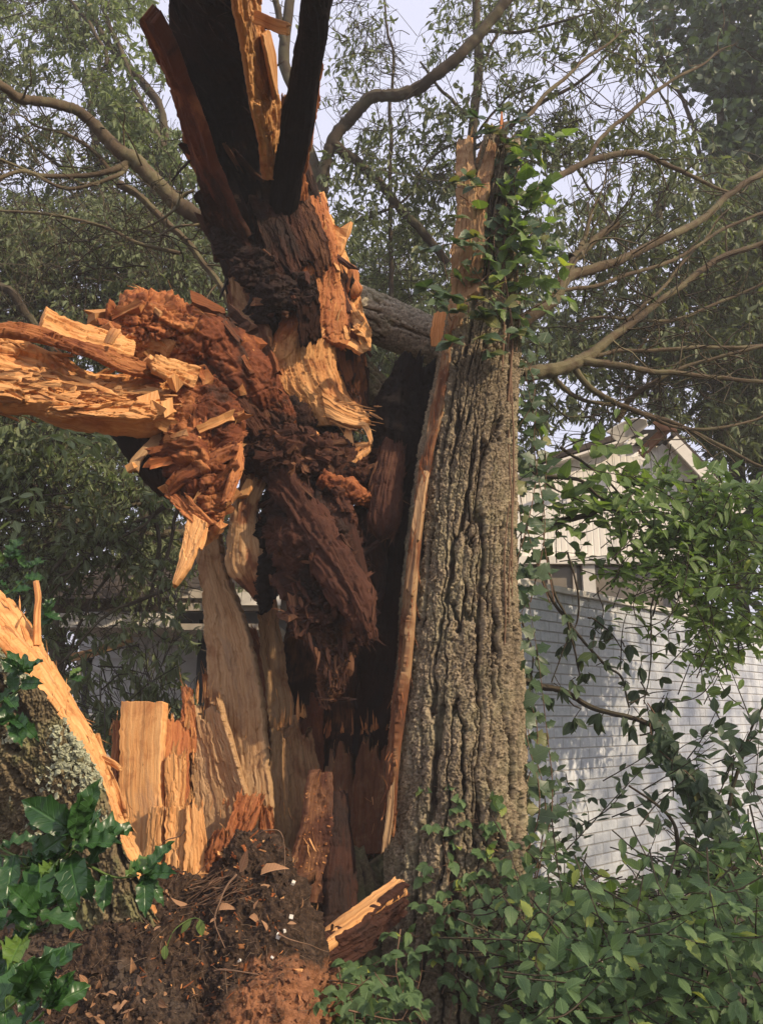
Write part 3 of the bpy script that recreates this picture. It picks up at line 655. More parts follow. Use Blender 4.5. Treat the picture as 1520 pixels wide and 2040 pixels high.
# dark concave back wall
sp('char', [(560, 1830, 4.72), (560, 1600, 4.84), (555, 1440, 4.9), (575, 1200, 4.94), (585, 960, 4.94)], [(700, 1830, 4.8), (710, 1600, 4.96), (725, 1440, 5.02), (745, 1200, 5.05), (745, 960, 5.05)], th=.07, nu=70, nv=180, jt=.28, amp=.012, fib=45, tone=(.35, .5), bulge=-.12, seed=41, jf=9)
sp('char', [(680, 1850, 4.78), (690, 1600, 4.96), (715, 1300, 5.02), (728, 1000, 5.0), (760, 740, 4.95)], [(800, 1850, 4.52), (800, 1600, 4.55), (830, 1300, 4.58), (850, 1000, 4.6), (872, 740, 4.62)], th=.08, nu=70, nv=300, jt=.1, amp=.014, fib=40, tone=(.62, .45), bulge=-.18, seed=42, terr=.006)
# continuous ragged shell joining the boards
sp('red_wood', [(214, 1780, 4.46), (216, 1600, 4.52), (224, 1400, 4.58)], [(655, 1780, 4.66), (650, 1560, 4.86), (640, 1330, 4.95)], th=.06, nu=190, nv=150, jt=.22, amp=.010, fib=34, tone=lambda U, V, p, d: np.stack([.25+.35*fbm(U*9, V*2, seed=6, o=3)+.35*sstep(.6, .9, U), .5+0*U], -1), bulge=-.06, seed=39, jf=34, terr=.006, top=[.80, .96, .72, .92, 1., .95, .98, .93, .97, .95, .96], step=.6)
# boards left to right; half-shade on the right ones is put into their colour
sp('wood', [(236, 1740, 4.20), (238, 1620, 4.26), (240, 1500, 4.31), (245, 1394, 4.36)], [(326, 1740, 4.16), (318, 1620, 4.22), (320, 1500, 4.27), (325, 1394, 4.31)], th=.10, nu=60, nv=170, jt=.018, amp=.0035, fib=60, tone=(0, .85), seed=43, jf=6)
sp('red_wood', [(212, 1560, 4.42), (222, 1500, 4.44), (224, 1432, 4.46)], [(232, 1560, 4.40), (236, 1500, 4.42), (237, 1432, 4.44)], th=.05, nu=14, nv=60, jt=.03, amp=.004, tone=(.05, .7), seed=44, terr=.0035)
sp('wood', [(275, 1760, 4.10), (288, 1680, 4.12), (296, 1600, 4.15)], [(322, 1760, 4.08), (322, 1680, 4.1), (330, 1600, 4.14)], th=.07, nu=30, nv=80, jt=.03, amp=.004, tone=(.04, .55), seed=45, terr=.0035)
sp('wood', [(312, 1810, 4.04), (326, 1720, 4.08), (332, 1640, 4.12), (338, 1598, 4.13)], [(372, 1830, 4.02), (366, 1730, 4.06), (372, 1650, 4.1), (376, 1600, 4.12)], th=.08, nu=40, nv=110, jt=.05, amp=.005, tone=(.02, .75), seed=46, jf=7, terr=.0035)
sp('wood', [(362, 1850, 4.0), (366, 1730, 4.04), (370, 1640, 4.08), (372, 1592, 4.1)], [(400, 1850, 4.02), (412, 1740, 4.06), (411, 1660, 4.09), (400, 1592, 4.11)], th=.08, nu=36, nv=110, jt=.06, amp=.006, tone=(.10, .68), seed=47, jf=7, terr=.003)
sp('red_wood', [(322, 1640, 4.30), (324, 1540, 4.34), (326, 1440, 4.4), (330, 1424, 4.41)], [(372, 1640, 4.34), (378, 1540, 4.4), (378, 1440, 4.46), (372, 1424, 4.47)], th=.06, nu=30, nv=100, jt=.05, amp=.005, tone=(.1, .7), seed=48, terr=.0035)
sp('wood', [(330, 1640, 4.22), (330, 1560, 4.25), (330, 1495, 4.28)], [(366, 1640, 4.22), (370, 1560, 4.25), (366, 1490, 4.28)], th=.06, nu=30, nv=80, jt=.06, amp=.005, tone=(.12, .6), seed=49, terr=.005)
sp('red_wood', [(360, 1500, 4.5), (362, 1430, 4.52), (360, 1362, 4.54)], [(392, 1500, 4.5), (390, 1430, 4.52), (382, 1362, 4.54)], th=.05, nu=20, nv=70, jt=.04, amp=.004, tone=(.15, .6), seed=50, terr=.0035)
sp('old_shaded_wood', [(388, 1720, 4.40), (384, 1600, 4.47), (378, 1480, 4.52), (374, 1378, 4.56)], [(500, 1720, 4.28), (492, 1600, 4.35), (456, 1480, 4.42), (425, 1368, 4.48)], th=.09, nu=70, nv=190, jt=.2, amp=.005, fib=55, tone=(.02, .7), bulge=-.05, seed=51, jf=8, terr=.0035)
tall = sp('old_shaded_wood', [(448, 1700, 4.52), (430, 1560, 4.58), (416, 1400, 4.62), (408, 1240, 4.66), (398, 1150, 4.70), (384, 1050, 4.72)], [(540, 1700, 4.44), (533, 1560, 4.5), (520, 1400, 4.55), (492, 1260, 4.6), (452, 1150, 4.64), (428, 1040, 4.67)], th=.10, nu=64, nv=330, jt=.12, amp=.006, fib=48, tone=(.02, .62), seed=52, jf=5, bulge=.04, terr=.0035)
sp('red_wood', [(408, 1420, 4.74), (404, 1380, 4.74), (402, 1330, 4.75)], [(428, 1420, 4.74), (424, 1380, 4.74), (416, 1330, 4.75)], th=.04, nu=14, nv=50, jt=.05, amp=.004, tone=(.2, .5), seed=53, terr=.0035)
sp('old_shaded_wood', [(548, 1500, 4.78), (530, 1400, 4.82), (518, 1300, 4.84), (514, 1215, 4.86), (520, 1175, 4.86)], [(592, 1500, 4.8), (582, 1400, 4.84), (566, 1300, 4.86), (554, 1215, 4.88), (544, 1172, 4.88)], th=.07, nu=36, nv=170, jt=.06, amp=.005, tone=(0, .7), seed=54, jf=6, terr=.0035)
sp('red_wood', [(520, 1480, 4.86), (508, 1380, 4.88), (492, 1240, 4.9)], [(548, 1480, 4.86), (530, 1340, 4.88), (508, 1240, 4.9)], th=.05, nu=20, nv=90, jt=.08, amp=.006, tone=(.3, .45), seed=55, terr=.0035)
sp('old_shaded_wood', [(535, 1720, 4.55), (538, 1600, 4.6), (541, 1500, 4.64), (545, 1420, 4.66)], [(650, 1720, 4.68), (648, 1600, 4.74), (630, 1500, 4.78), (612, 1400, 4.8)], th=.08, nu=70, nv=160, jt=.24, amp=.007, fib=50, tone=(.26, .45), bulge=-.08, seed=56, jf=10, terr=.0035)
sp('old_shaded_wood', [(640, 1700, 4.72), (640, 1560, 4.8), (636, 1430, 4.86)], [(764, 1700, 4.6), (766, 1560, 4.68), (770, 1400, 4.74)], th=.06, nu=60, nv=150, jt=.42, amp=.009, fib=45, tone=(.44, .36), bulge=-.12, seed=57, jf=10, terr=.0035)
# broken red heart in the floor of the hollow
sp('red_wood', [(428, 1740, 4.1), (446, 1660, 4.16), (478, 1570, 4.22)], [(480, 1740, 4.12), (505, 1650, 4.18), (535, 1572, 4.26)], th=.08, nu=34, nv=90, jt=.06, amp=.012, fib=30, tone=(.22, .55), seed=58, terr=.012)
sp('red_wood', [(400, 1760, 4.06), (412, 1690, 4.08), (430, 1640, 4.1)], [(500, 1780, 4.04), (480, 1700, 4.06), (466, 1636, 4.12)], th=.10, nu=34, nv=80, jt=.08, amp=.016, fib=30, tone=(.3, .5), seed=59, terr=.016)
sp('red_wood', [(500, 1740, 4.2), (516, 1660, 4.24), (520, 1590, 4.28)], [(545, 1740, 4.22), (548, 1660, 4.26), (540, 1590, 4.3)], th=.08, nu=30, nv=80, jt=.10, amp=.014, fib=30, tone=(.35, .45), seed=60, terr=.014)
mb = MB()
plank(mb, [(560, 1800, 4.0), (582, 1720, 4.04), (604, 1650, 4.08), (622, 1580, 4.14), (640, 1525, 4.2)], [(650, 1800, 4.16), (660, 1720, 4.2), (664, 1650, 4.22), (666, 1580, 4.26), (664, 1530, 4.3)], th=.06, nu=60, nv=150, jt=.06, amp=.010, fib=30, tone=lambda U, V, p, d: np.stack([.22+.5*fbm(U*3, V*4, seed=4, o=3)-.3*sstep(.1, 0, U), .75+.6*sstep(.12, 0, U)], -1), bulge=-.22, seed=61, terr=.008, jf=9)
plank(mb, [(540, 1780, 3.98), (570, 1765, 3.98)], [(560, 1740, 4.02), (640, 1735, 4.1)], th=.06, nu=30, nv=40, jt=.04, amp=.012, tone=(.3, .6), seed=261, terr=.008)
red_block = mb.build('heartwood_block', M['rot'], oak); stump_parts.append(red_block)  # darker rot material puts the block's half-shade into its colour
mb = MB()
plank(mb, [(640, 1900, 4.06), (656, 1780, 4.14), (662, 1660, 4.2), (672, 1560, 4.28)], [(724, 1900, 4.2), (712, 1780, 4.24), (704, 1660, 4.3), (690, 1570, 4.36)], th=.07, nu=50, nv=150, jt=.10, amp=.012, fib=30, tone=(.74, .5), bulge=.15, seed=62, terr=.004, jf=6)
mb.build('heartwood_block', M['rot'], oak)
mb = MB()
c, n = surf_pts(red_block, 90, front, 3); chunks(mb, c, rs.uniform(.003, .010, 90), .35, .5, (1.5, .8, .6))
for o in stump_parts[2:10]:
    splinters(o, mb, 26, (0, 0, 1), (.02, .07), (.002, .007), .05, 7, lift=.3)
for o in stump_parts[10:]:
    splinters(o, mb, 34, (-.1, 0, 1), (.02, .10), (.002, .009), .2, 8, lift=.3)
for (x0, y0, x1, y1, Y, k, ro) in ((376, 1385, 424, 1375, 4.52, 16, .05), (424, 1380, 460, 1480, 4.5, 14, .1), (322, 1432, 372, 1432, 4.44, 12, .2), (390, 1062, 428, 1050, 4.68, 10, .05), (517, 1190, 546, 1180, 4.87, 9, .05), (545, 1440, 615, 1410, 4.74, 22, .2), (636, 1450, 766, 1440, 4.8, 26, .4), (330, 1605, 405, 1598, 4.12, 16, .05), (216, 1445, 238, 1440, 4.45, 7, .2), (440, 1590, 535, 1580, 4.24, 14, .3), (330, 1500, 368, 1496, 4.28, 10, .1)):
    tt_ = rs.rand(k); Bs = np.array([P(x0+(x1-x0)*t+rs.randn()*3, y0+(y1-y0)*t+8+rs.rand()*14, Y) for t in tt_])
    shards(mb, Bs, np.c_[rs.randn(k)*.10, rs.randn(k)*.10, np.ones(k)], np.tile([0, -1, 0], (k, 1)), rs.gamma(2, .03, k).clip(.02, .14), rs.uniform(.004, .016, k), rs.uniform(.002, .006, k), ro, blunt=.1)
# fan of loose splinters at the foot of the pale boards
Bf = np.array([P(rs.uniform(375, 430), rs.uniform(1740, 1800), 3.98) for _ in range(34)])
shards(mb, Bf, np.c_[rs.uniform(-.3, .5, 34), rs.uniform(-.6, .1, 34), rs.uniform(-1.2, .9, 34)], np.tile([0, -1, 0], (34, 1)), rs.uniform(.05, .16, 34), rs.uniform(.01, .03, 34), .008, rot=.15)
mb.build('loose_splinters', M['wood'], oak)

# ---- rotten heart hanging over the hollow
rot_parts = []
def rp(name, lst, mat='rot', **kw):
    m = MB(); LP(m, lst, **kw); o = m.build(name, M[mat], fallen if FAL else oak); rot_parts.append(o); return o
FAL = False
cone = rp('rotten_heart', [(600, 900, 4.62, 60), (600, 980, 4.52, 74), (622, 1080, 4.40, 88), (648, 1180, 4.32, 88), (672, 1262, 4.3, 70), (664, 1330, 4.32, 32), (656, 1392, 4.36, 8)], nu=190, nv=380, disp=(lambda A, Bf: lambda TH, SS, pos, R: A(TH, SS, pos, R)+(.5+1.6*sstep(.35, .75, SS/SS.max()))*Bf(TH, SS, pos, R))(fibres(.012, 8, 3.0, .014, .07, 71), crumb(.035, 9, 71, .020)), tone=lambda TH, SS, pos, d: np.stack([.55+.7*fbm(pos[..., 0]*6, pos[..., 2]*4, pos[..., 1]*6, seed=2)-.3*sstep(.62, .8, SS/SS.max()), .5+0*TH], -1), seed=71, flat=.6)
ridge = rp('rotten_heart', [(548, 930, 4.42, 20), (585, 985, 4.34, 34), (628, 1060, 4.24, 36), (676, 1140, 4.16, 34), (712, 1210, 4.13, 26), (735, 1275, 4.14, 10)], nu=80, nv=190, disp=fibres(.018, 9, 3, .013, .05, 72), tone=(.56, .7), seed=72, flat=.7)
shelf = rp('rotten_heart', [(455, 905, 4.5, 32), (520, 895, 4.44, 52), (600, 905, 4.42, 58), (680, 930, 4.5, 52), (750, 955, 4.6, 40)], nu=110, nv=190, disp=crumb(.04, 9, 73, .024), tone=(.5, .6), seed=73, ref=(0, -.8, .6), fib=3)
rp('rotten_heart', [(640, 950, 4.36, 14), (690, 975, 4.36, 22), (740, 1000, 4.42, 16)], nu=60, nv=90, disp=crumb(.03, 12, 74, .016), tone=(.36, .7), seed=74, mat='red_wood')
rp('rotten_heart', [(668, 975, 4.34, 14), (690, 1020, 4.32, 17), (706, 1055, 4.32, 5)], nu=60, nv=80, disp=crumb(.022, 14, 75, .012), tone=(.45, .8), seed=75)
rp('rotten_heart', [(838, 735, 4.62, 34), (822, 800, 4.58, 62), (812, 870, 4.55, 66), (806, 940, 4.54, 40), (806, 990, 4.55, 14)], nu=110, nv=190, disp=fibres(.016, 10, 2.6, .012, .06, 176), tone=(.86, .5), seed=176, flat=.55, mat='char', jag0=.12)
col = rp('rotten_heart', [(786, 880, 4.48, 22), (776, 930, 4.42, 26), (770, 985, 4.39, 30), (764, 1030, 4.38, 34), (762, 1060, 4.39, 26), (760, 1076, 4.4, 10)], nu=100, nv=200, disp=fibres(.013, 10, 2.6, .0, .03, 76), tone=(.46, .62), seed=76, flat=.7)
pale = rp('rotten_heart', [(520, 930, 4.5, 28), (494, 1000, 4.48, 26), (488, 1065, 4.46, 34), (492, 1125, 4.46, 40), (508, 1170, 4.47, 20), (516, 1195, 4.48, 6)], nu=90, nv=170, disp=fibres(.009, 9, 3, .0, .035, 77), tone=lambda TH, SS, pos, d: np.stack([.45+.9*fbm(pos[..., 0]*13, pos[..., 2]*7, pos[..., 1]*13, seed=12, o=3)-.22, .8+0*TH], -1), seed=77, flat=.5, mat='old_shaded_wood')
rp('rotten_heart', [(555, 990, 4.5, 32), (545, 1060, 4.48, 36), (540, 1130, 4.48, 34), (532, 1190, 4.5, 22), (520, 1225, 4.5, 8)], nu=80, nv=150, disp=crumb(.03, 10, 78, .015), tone=(.85, .4), seed=78, mat='char')
rp('rotten_heart', [(490, 830, 4.55, 40), (540, 820, 4.5, 42), (590, 830, 4.5, 40), (625, 850, 4.55, 22)], nu=90, nv=130, disp=crumb(.045, 11, 79, .022), tone=(.75, .5), seed=79, ref=(0, -.8, .6), mat='rot', fib=3)
rp('rotten_heart', [(720, 1020, 4.6, 40), (735, 1080, 4.56, 34), (742, 1150, 4.54, 26), (742, 1230, 4.56, 10)], nu=80, nv=130, disp=fibres(.012, 9, 3, .0, .03, 80), tone=(.7, .5), seed=80)
mb = MB()
plank(mb, [(660, 1060, 4.3), (668, 1012, 4.3)], [(745, 1180, 4.28), (700, 1010, 4.3)], th=.03, nu=20, nv=40, jt=.03, amp=.006, tone=(.6, .8), seed=81)
for o, n_, al in ((cone, 620, (.25, -.1, -1)), (ridge, 150, (.5, -.1, -.8)), (col, 200, (-.15, 0, -1)), (pale, 50, (0, 0, -1))):
    splinters(o, mb, int(n_*1.6), al, (.015, .085), (.002, .011), .42, 9+n_, lift=.6, tilt=.9)
slabs_on(shelf, mb, 230, (1, 0, .1), (.03, .13), (.015, .05), (.008, .026), .48, .2, 61, tilt=.9, lift=.5)
slabs_on(cone, mb, 190, (.25, -.1, -1), (.05, .24), (.012, .06), (.006, .024), .5, .24, 62, tilt=.35, lift=.25)
slabs_on(ridge, mb, 50, (.5, -.1, -.8), (.05, .16), (.012, .04), (.006, .02), .5, .15, 63, lift=.2)
slabs_on(col, mb, 40, (-.15, 0, -1), (.06, .2), (.008, .025), (.005, .012), .45, .12, 64, lift=.15)
for o, n_ in ((shelf, 420), (cone, 200), (ridge, 80)):
    c, n = surf_pts(o, n_, front, n_); chunks(mb, c+n*.003, rs.uniform(.003, .011, n_), np.clip(rs.normal(.42, .16, n_), 0, 1), None, (1.6, .8, .5))
# ragged fringe under the cone
k = 120; px = rs.uniform(590, 745, k); py = np.interp(px, [590, 640, 664, 700, 745], [1215, 1330, 1340, 1265, 1245])-rs.uniform(0, 50, k)
Bf = np.array([P(a, b, 4.22+rs.uniform(-.03, .1)) for a, b in zip(px, py)])
shards(mb, Bf, np.c_[rs.uniform(-.1, .5, k), rs.uniform(-.3, .1, k), -np.ones(k)], np.tile([0, -1, 0], (k, 1)), rs.uniform(.04, .12, k), rs.uniform(.006, .022, k), .008, rot=rs.uniform(.25, .6, k))
mb.build('loose_splinters', M['rot'], cone)
# torn pale fan where the fallen trunk parted from the stump
mb = MB()
plank(mb, [(640, 910, 4.5), (690, 888, 4.44), (745, 872, 4.42)], [(690, 935, 4.40), (706, 925, 4.38), (742, 888, 4.4)], th=.05, nu=40, nv=60, jt=.05, amp=.009, fib=50, tone=(.05, .85), seed=83, terr=.006)
plank(mb, [(672, 895, 4.44), (684, 868, 4.44), (690, 838, 4.46)], [(704, 895, 4.42), (702, 868, 4.43), (698, 838, 4.46)], th=.03, nu=20, nv=40, jt=.05, amp=.006, tone=(.02, .9), seed=84)
plank(mb, [(738, 886, 4.38), (728, 860, 4.38), (712, 838, 4.4)], [(744, 876, 4.38), (736, 850, 4.38), (720, 834, 4.4)], th=.015, nu=10, nv=30, jt=.02, amp=.003, tone=(0, .95), seed=85)
plank(mb, [(700, 842, 4.5), (740, 836, 4.46)], [(704, 850, 4.48), (742, 844, 4.44)], th=.02, nu=12, nv=30, jt=.03, amp=.004, tone=(0, .9), seed=86)
plank(mb, [(560, 900, 4.42), (596, 880, 4.42), (640, 855, 4.44)], [(590, 925, 4.36), (622, 900, 4.38), (650, 870, 4.42)], th=.04, nu=24, nv=50, jt=.04, amp=.012, fib=40, tone=(.25, .7), seed=87, terr=.01)
plank(mb, [(474, 990, 4.38), (484, 970, 4.38), (494, 950, 4.38)], [(492, 985, 4.36), (500, 970, 4.36), (500, 952, 4.37)], th=.03, nu=14, nv=30, jt=.02, amp=.004, tone=(0, .95), seed=88)
mb.build('torn_fan', M['wood'], oak)
# ============================================================ broken upper trunk, tipped towards the camera above the stump
fallen = thing('snapped_oak', 'blackened hollow upper trunk snapped off the oak, splintered orange on its right side', 'broken tree', P(655, 850, 4.7))
FAL = True
_P0 = P
def P(px, py, Y):         # the broken trunk leans out over the camera: its top is nearer
    return _P0(px, py, Y-LEAN*.62*max(0, 470-py)/470)
LEAN = 1
mb = MB()
def tone_up(TH, SS, pos, d):
    px, py = pix(pos.reshape(-1, 3)); px, py = px.reshape(TH.shape), py.reshape(TH.shape)
    r = .80+.30*fbm(pos[..., 0]*4, pos[..., 2]*2.5, pos[..., 1]*4, o=4, seed=3)
    s = SS/SS.max()
    r = r-.55*sstep(.42, .1, s)*sstep(-.6, 1.0, TH)-.38*sstep(.33, .1, s)*(fbm(TH*3, SS*2.2, seed=8, o=3) > -.05)
    r = np.where((s < .3) & (TH < -.85), .18, r)
    return np.stack([np.clip(r, 0, 1), .5+0*TH], -1)
LP(mb, [(690, 850, 4.78, 46), (655, 790, 4.75, 84), (618, 700, 4.70, 112), (585, 600, 4.62, 120), (550, 500, 4.54, 112), (520, 400, 4.50, 106), (494, 320, 4.42, 96), (466, 220, 4.30, 88), (440, 110, 4.14, 86), (424, 0, 3.98, 88), (408, -130, 3.8, 90), (398, -260, 3.6, 80)],
   nu=210, nv=560, disp=fibres(.011, 8, 1.5, .006, .04, 101), tone=tone_up, jag1=.3, seed=101, flat=.62)
core = mb.build('hollow_core', M['char'], fallen)
def fs(name, mat, L, R, **kw): return slab(name, mat, L, R, fallen, **kw)
# left torn slabs; the first has its shade in the tone, darkest at the base
ls = fs('torn_slab', 'red_wood', [(470, 540, 4.42), (385, 330, 4.14), (335, 170, 3.92), (268, 28, 3.72)], [(512, 520, 4.28), (424, 330, 4.04), (368, 180, 3.84), (302, 30, 3.68)], th=.09, nu=44, nv=260, jt=.05, jb=.28, amp=.008, fib=50, tone=lambda U, V, p, d: np.stack([.46+.45*sstep(.6, 0, V)+.4*fbm(U*3, V*5, seed=8), .35+0*U], -1), seed=111, jf=5, terr=.006)
fs('torn_slab', 'red_wood', [(440, 440, 4.46), (378, 320, 4.3), (352, 220, 4.14), (334, 172, 4.08)], [(470, 440, 4.36), (420, 320, 4.22), (380, 220, 4.08), (345, 172, 4.04)], th=.07, nu=30, nv=140, jt=.07, amp=.008, tone=(.3, .5), seed=112)
fs('torn_slab', 'char', [(470, 560, 4.42), (425, 480, 4.34), (384, 372, 4.22)], [(540, 560, 4.3), (480, 470, 4.2), (410, 380, 4.14)], th=.08, nu=40, nv=110, jt=.06, amp=.016, fib=35, tone=(.5, .6), seed=113, terr=.012)
# bright strip facing right
fs('torn_slab', 'wood', [(538, 360, 4.22), (512, 230, 4.0), (492, 110, 3.80), (476, 0, 3.62), (466, -90, 3.5)], [(546, 350, 4.24), (556, 230, 4.2), (540, 110, 4.04), (522, 0, 3.86), (514, -90, 3.72)], th=.06, nu=54, nv=240, jt=.06, amp=.009, fib=45, tone=(.10, .62), seed=114, terr=.008, jf=6)
fs('torn_slab', 'wood', [(556, 205, 4.05), (538, 130, 3.94), (524, 60, 3.84)], [(556, 205, 4.2), (552, 120, 4.06), (536, 50, 3.96)], th=.03, nu=24, nv=90, jt=.06, jb=.06, amp=.007, tone=(.16, .5), seed=115)
fs('torn_slab', 'wood', [(505, 46, 3.74), (540, 60, 3.70), (574, 70, 3.66)], [(508, 20, 3.76), (545, 34, 3.70), (577, 46, 3.66)], th=.02, nu=24, nv=60, jt=.02, amp=.003, tone=(0, .8), seed=116)
# dark fork with a red torn edge
mb = MB()
LP(mb, [(560, 440, 4.34, 26), (578, 330, 4.22, 30), (596, 220, 4.06, 29), (614, 110, 3.9, 28), (630, 10, 3.76, 30), (640, -90, 3.62, 30)], nu=80, nv=230, disp=fibres(.007, 9, 2, .0, .02, 117), tone=(.95, .5), seed=117, flat=.8, jag1=.1)
mb.build('torn_slab', M['char'], fallen)
fs('torn_slab', 'red_wood', [(588, 400, 4.26), (602, 300, 4.14), (614, 200, 4.0), (626, 100, 3.85), (646, 20, 3.72)], [(612, 400, 4.36), (618, 300, 4.22), (634, 200, 4.1), (648, 100, 3.95), (656, 20, 3.82)], th=.04, nu=30, nv=190, jt=.06, amp=.010, fib=45, tone=(.16, .62), seed=118, terr=.008)
fs('torn_slab', 'old_shaded_wood', [(536, 420, 4.36), (550, 300, 4.3), (562, 180, 4.16)], [(590, 410, 4.38), (584, 300, 4.3), (594, 185, 4.16)], th=.04, nu=30, nv=120, jt=.06, amp=.008, tone=(.34, .35), seed=119, terr=.005)
# right flank, freshly torn
def fl_tone(U, V, pos, d):
    return np.stack([.16+.45*fbm(U*4, V*3, seed=9, o=3)+.30*sstep(.35, 0, U), .55+.3*sstep(.3, .9, U)], -1)
LEAN = 0
flank = fs('torn_flank', 'red_wood', [(560, 700, 4.38), (585, 620, 4.34), (606, 540, 4.30), (614, 470, 4.28), (598, 390, 4.3)], [(738, 720, 4.62), (716, 620, 4.62), (690, 540, 4.58), (664, 470, 4.54), (634, 380, 4.5)],
   th=.10, nu=110, nv=260, jt=.06, jb=.16, amp=.011, fib=26, tone=fl_tone, bulge=.16, seed=120, terr=.007, jf=6)
low = fs('torn_flank', 'wood', [(604, 850, 4.56), (566, 780, 4.42), (540, 710, 4.36), (560, 640, 4.34), (590, 585, 4.32)], [(764, 848, 4.58), (704, 792, 4.62), (684, 720, 4.62), (690, 650, 4.58), (672, 585, 4.5)],
   th=.08, nu=110, nv=220, jt=.30, amp=.010, fib=26, tone=lambda U, V, p, d: np.stack([.10+.4*fbm(U*4, V*3, seed=29, o=3)+.25*sstep(.2, 0, U)+.35*sstep(.45, .9, V), .55+.2*fbm(U*3, V*5, seed=2)], -1), bulge=.20, seed=220, terr=.008, jf=9)
fs('torn_flank', 'wood', [(706, 700, 4.54), (692, 620, 4.52), (668, 530, 4.48), (636, 440, 4.40), (612, 372, 4.36)], [(742, 690, 4.66), (724, 620, 4.66), (698, 540, 4.62), (662, 450, 4.56), (636, 380, 4.52)], th=.06, nu=44, nv=200, jt=.08, jb=.06, amp=.010, fib=30, tone=(.04, .75), bulge=.2, seed=125, terr=.010, jf=5)
fs('torn_flank', 'wood', [(650, 830, 4.44), (690, 846, 4.40), (740, 850, 4.38)], [(640, 780, 4.42), (690, 815, 4.42), (748, 834, 4.4)], th=.03, nu=44, nv=80, jt=.08, amp=.008, fib=60, tone=(.08, .75), seed=121)
fs('torn_flank', 'old_shaded_wood', [(486, 720, 4.50), (468, 620, 4.42), (452, 530, 4.38)], [(556, 730, 4.38), (520, 620, 4.32), (474, 540, 4.32)], th=.05, nu=50, nv=150, jt=.10, jb=.10, amp=.008, tone=lambda U, V, p, d: np.stack([.30+.6*fbm(U*4, V*4, seed=44, o=3), .5+0*U], -1), seed=122, terr=.006)
# dark hollow streak and wavy folded grain across the waist
fs('wood_fold', 'char', [(600, 700, 4.27), (590, 620, 4.24), (580, 540, 4.22)], [(640, 690, 4.30), (636, 610, 4.28), (630, 520, 4.26)], th=.05, nu=40, nv=100, jt=.14, jb=.10, amp=.014, fib=24, tone=(.6, .5), bulge=.05, seed=126, terr=.008)
fold = fs('wood_fold', 'rot', [(580, 610, 4.30), (528, 490, 4.20), (490, 375, 4.2)], [(668, 575, 4.40), (648, 462, 4.26), (606, 374, 4.26)], th=.05, nu=120, nv=190, jt=.16, jb=.30, amp=.013, fib=16, tone=lambda U, V, p, d: np.stack([.66+.45*fbm(U*5, V*4, seed=46, o=3)-.4*sstep(.6, 1, U), .5+0*U], -1), bulge=.03, seed=127, terr=.005, jf=9)
# pale torn lobes and a dark knot on the far right edge
mb = MB()
lbp = np.array([P(a, b, Y) for a, b, Y in ((692, 548, 4.56), (700, 625, 4.52), (716, 655, 4.5), (726, 672, 4.52), (690, 600, 4.54), (674, 480, 4.48), (644, 440, 4.42), (706, 690, 4.5), (660, 520, 4.44), (684, 650, 4.46))])
blocks(mb, lbp, rs.randn(10, 3)*.3+[.3, .1, -1], rs.randn(10, 3)*.3+[.6, -.6, .1], rs.uniform(.10, .2, 10), rs.uniform(.04, .09, 10), rs.uniform(.02, .05, 10), .05, rs.uniform(.4, .9, 10), rings=9, rag=.22)
lob = mb.build('torn_lobe', M['wood'], fallen)
mb = MB()
LP(mb, [(690, 530, 4.6, 8), (700, 545, 4.56, 14), (702, 566, 4.54, 13), (706, 580, 4.54, 17), (712, 592, 4.56, 6)], nu=50, nv=70, disp=fibres(.004, 12, 4, .002, .02, 140), tone=(.18, .6), seed=140)
mb.build('knot', M['red_wood'], fallen)
mb = MB()
for (a, b, Y, r_, s_) in ((452, 470, 4.24, 34, 1), (500, 530, 4.22, 40, 2), (552, 575, 4.24, 38, 3), (520, 600, 4.28, 34, 4), (462, 410, 4.2, 26, 5), (600, 580, 4.26, 28, 6)):
    LP(mb, [(a-8, b-r_*1.2, Y+.04, r_*.4), (a, b-r_*.4, Y, r_*.9), (a+2, b+r_*.4, Y, r_*.9), (a+6, b+r_*1.3, Y+.05, r_*.35)], nu=80, nv=90, disp=crumb(.05, 9, 160+s_, .022), tone=(.85, .5), seed=160+s_, flat=.5)
crust = mb.build('rotten_crust', M['rot'], fallen)
mb = MB()
splinters(core, mb, 420, lambda c: np.tile([.35, .35, -1.], (len(c), 1)), (.03, .12), (.003, .012), .75, 21, lift=.3)
slabs_on(core, mb, 190, (.35, .35, -1), (.12, .5), (.015, .06), (.006, .02), .68, .2, 24, cond=lambda c, n: front(c, n)*(pix(c)[1] > 300), lift=.15)
slabs_on(crust, mb, 90, (.5, -.2, -1), (.03, .12), (.012, .05), (.006, .025), .66, .2, 25, tilt=.9, lift=.5)
slabs_on(crust, mb, 9, (.8, -.2, -.4), (.06, .12), (.03, .05), (.01, .02), .12, .05, 26, tilt=.9, lift=.4)
mb.build('loose_splinters', M['rot'], core)
mb = MB()
splinters(flank, mb, 190, lambda c: np.c_[np.full(len(c), .25), np.full(len(c), .1), np.full(len(c), -1.)], (.02, .10), (.003, .012), .1, 22, lift=.3)
k = 40; Bf = np.array([P(rs.uniform(640, 745), rs.uniform(800, 850), 4.44) for _ in range(k)])
shards(mb, Bf, np.c_[rs.uniform(.5, 1, k), rs.uniform(-.3, .1, k), rs.uniform(-.5, -.05, k)], np.tile([0, -1, .3], (k, 1)), rs.uniform(.05, .16, k), rs.uniform(.004, .014, k), .005, rot=.05)
mb.build('loose_splinters', M['wood'], flank)
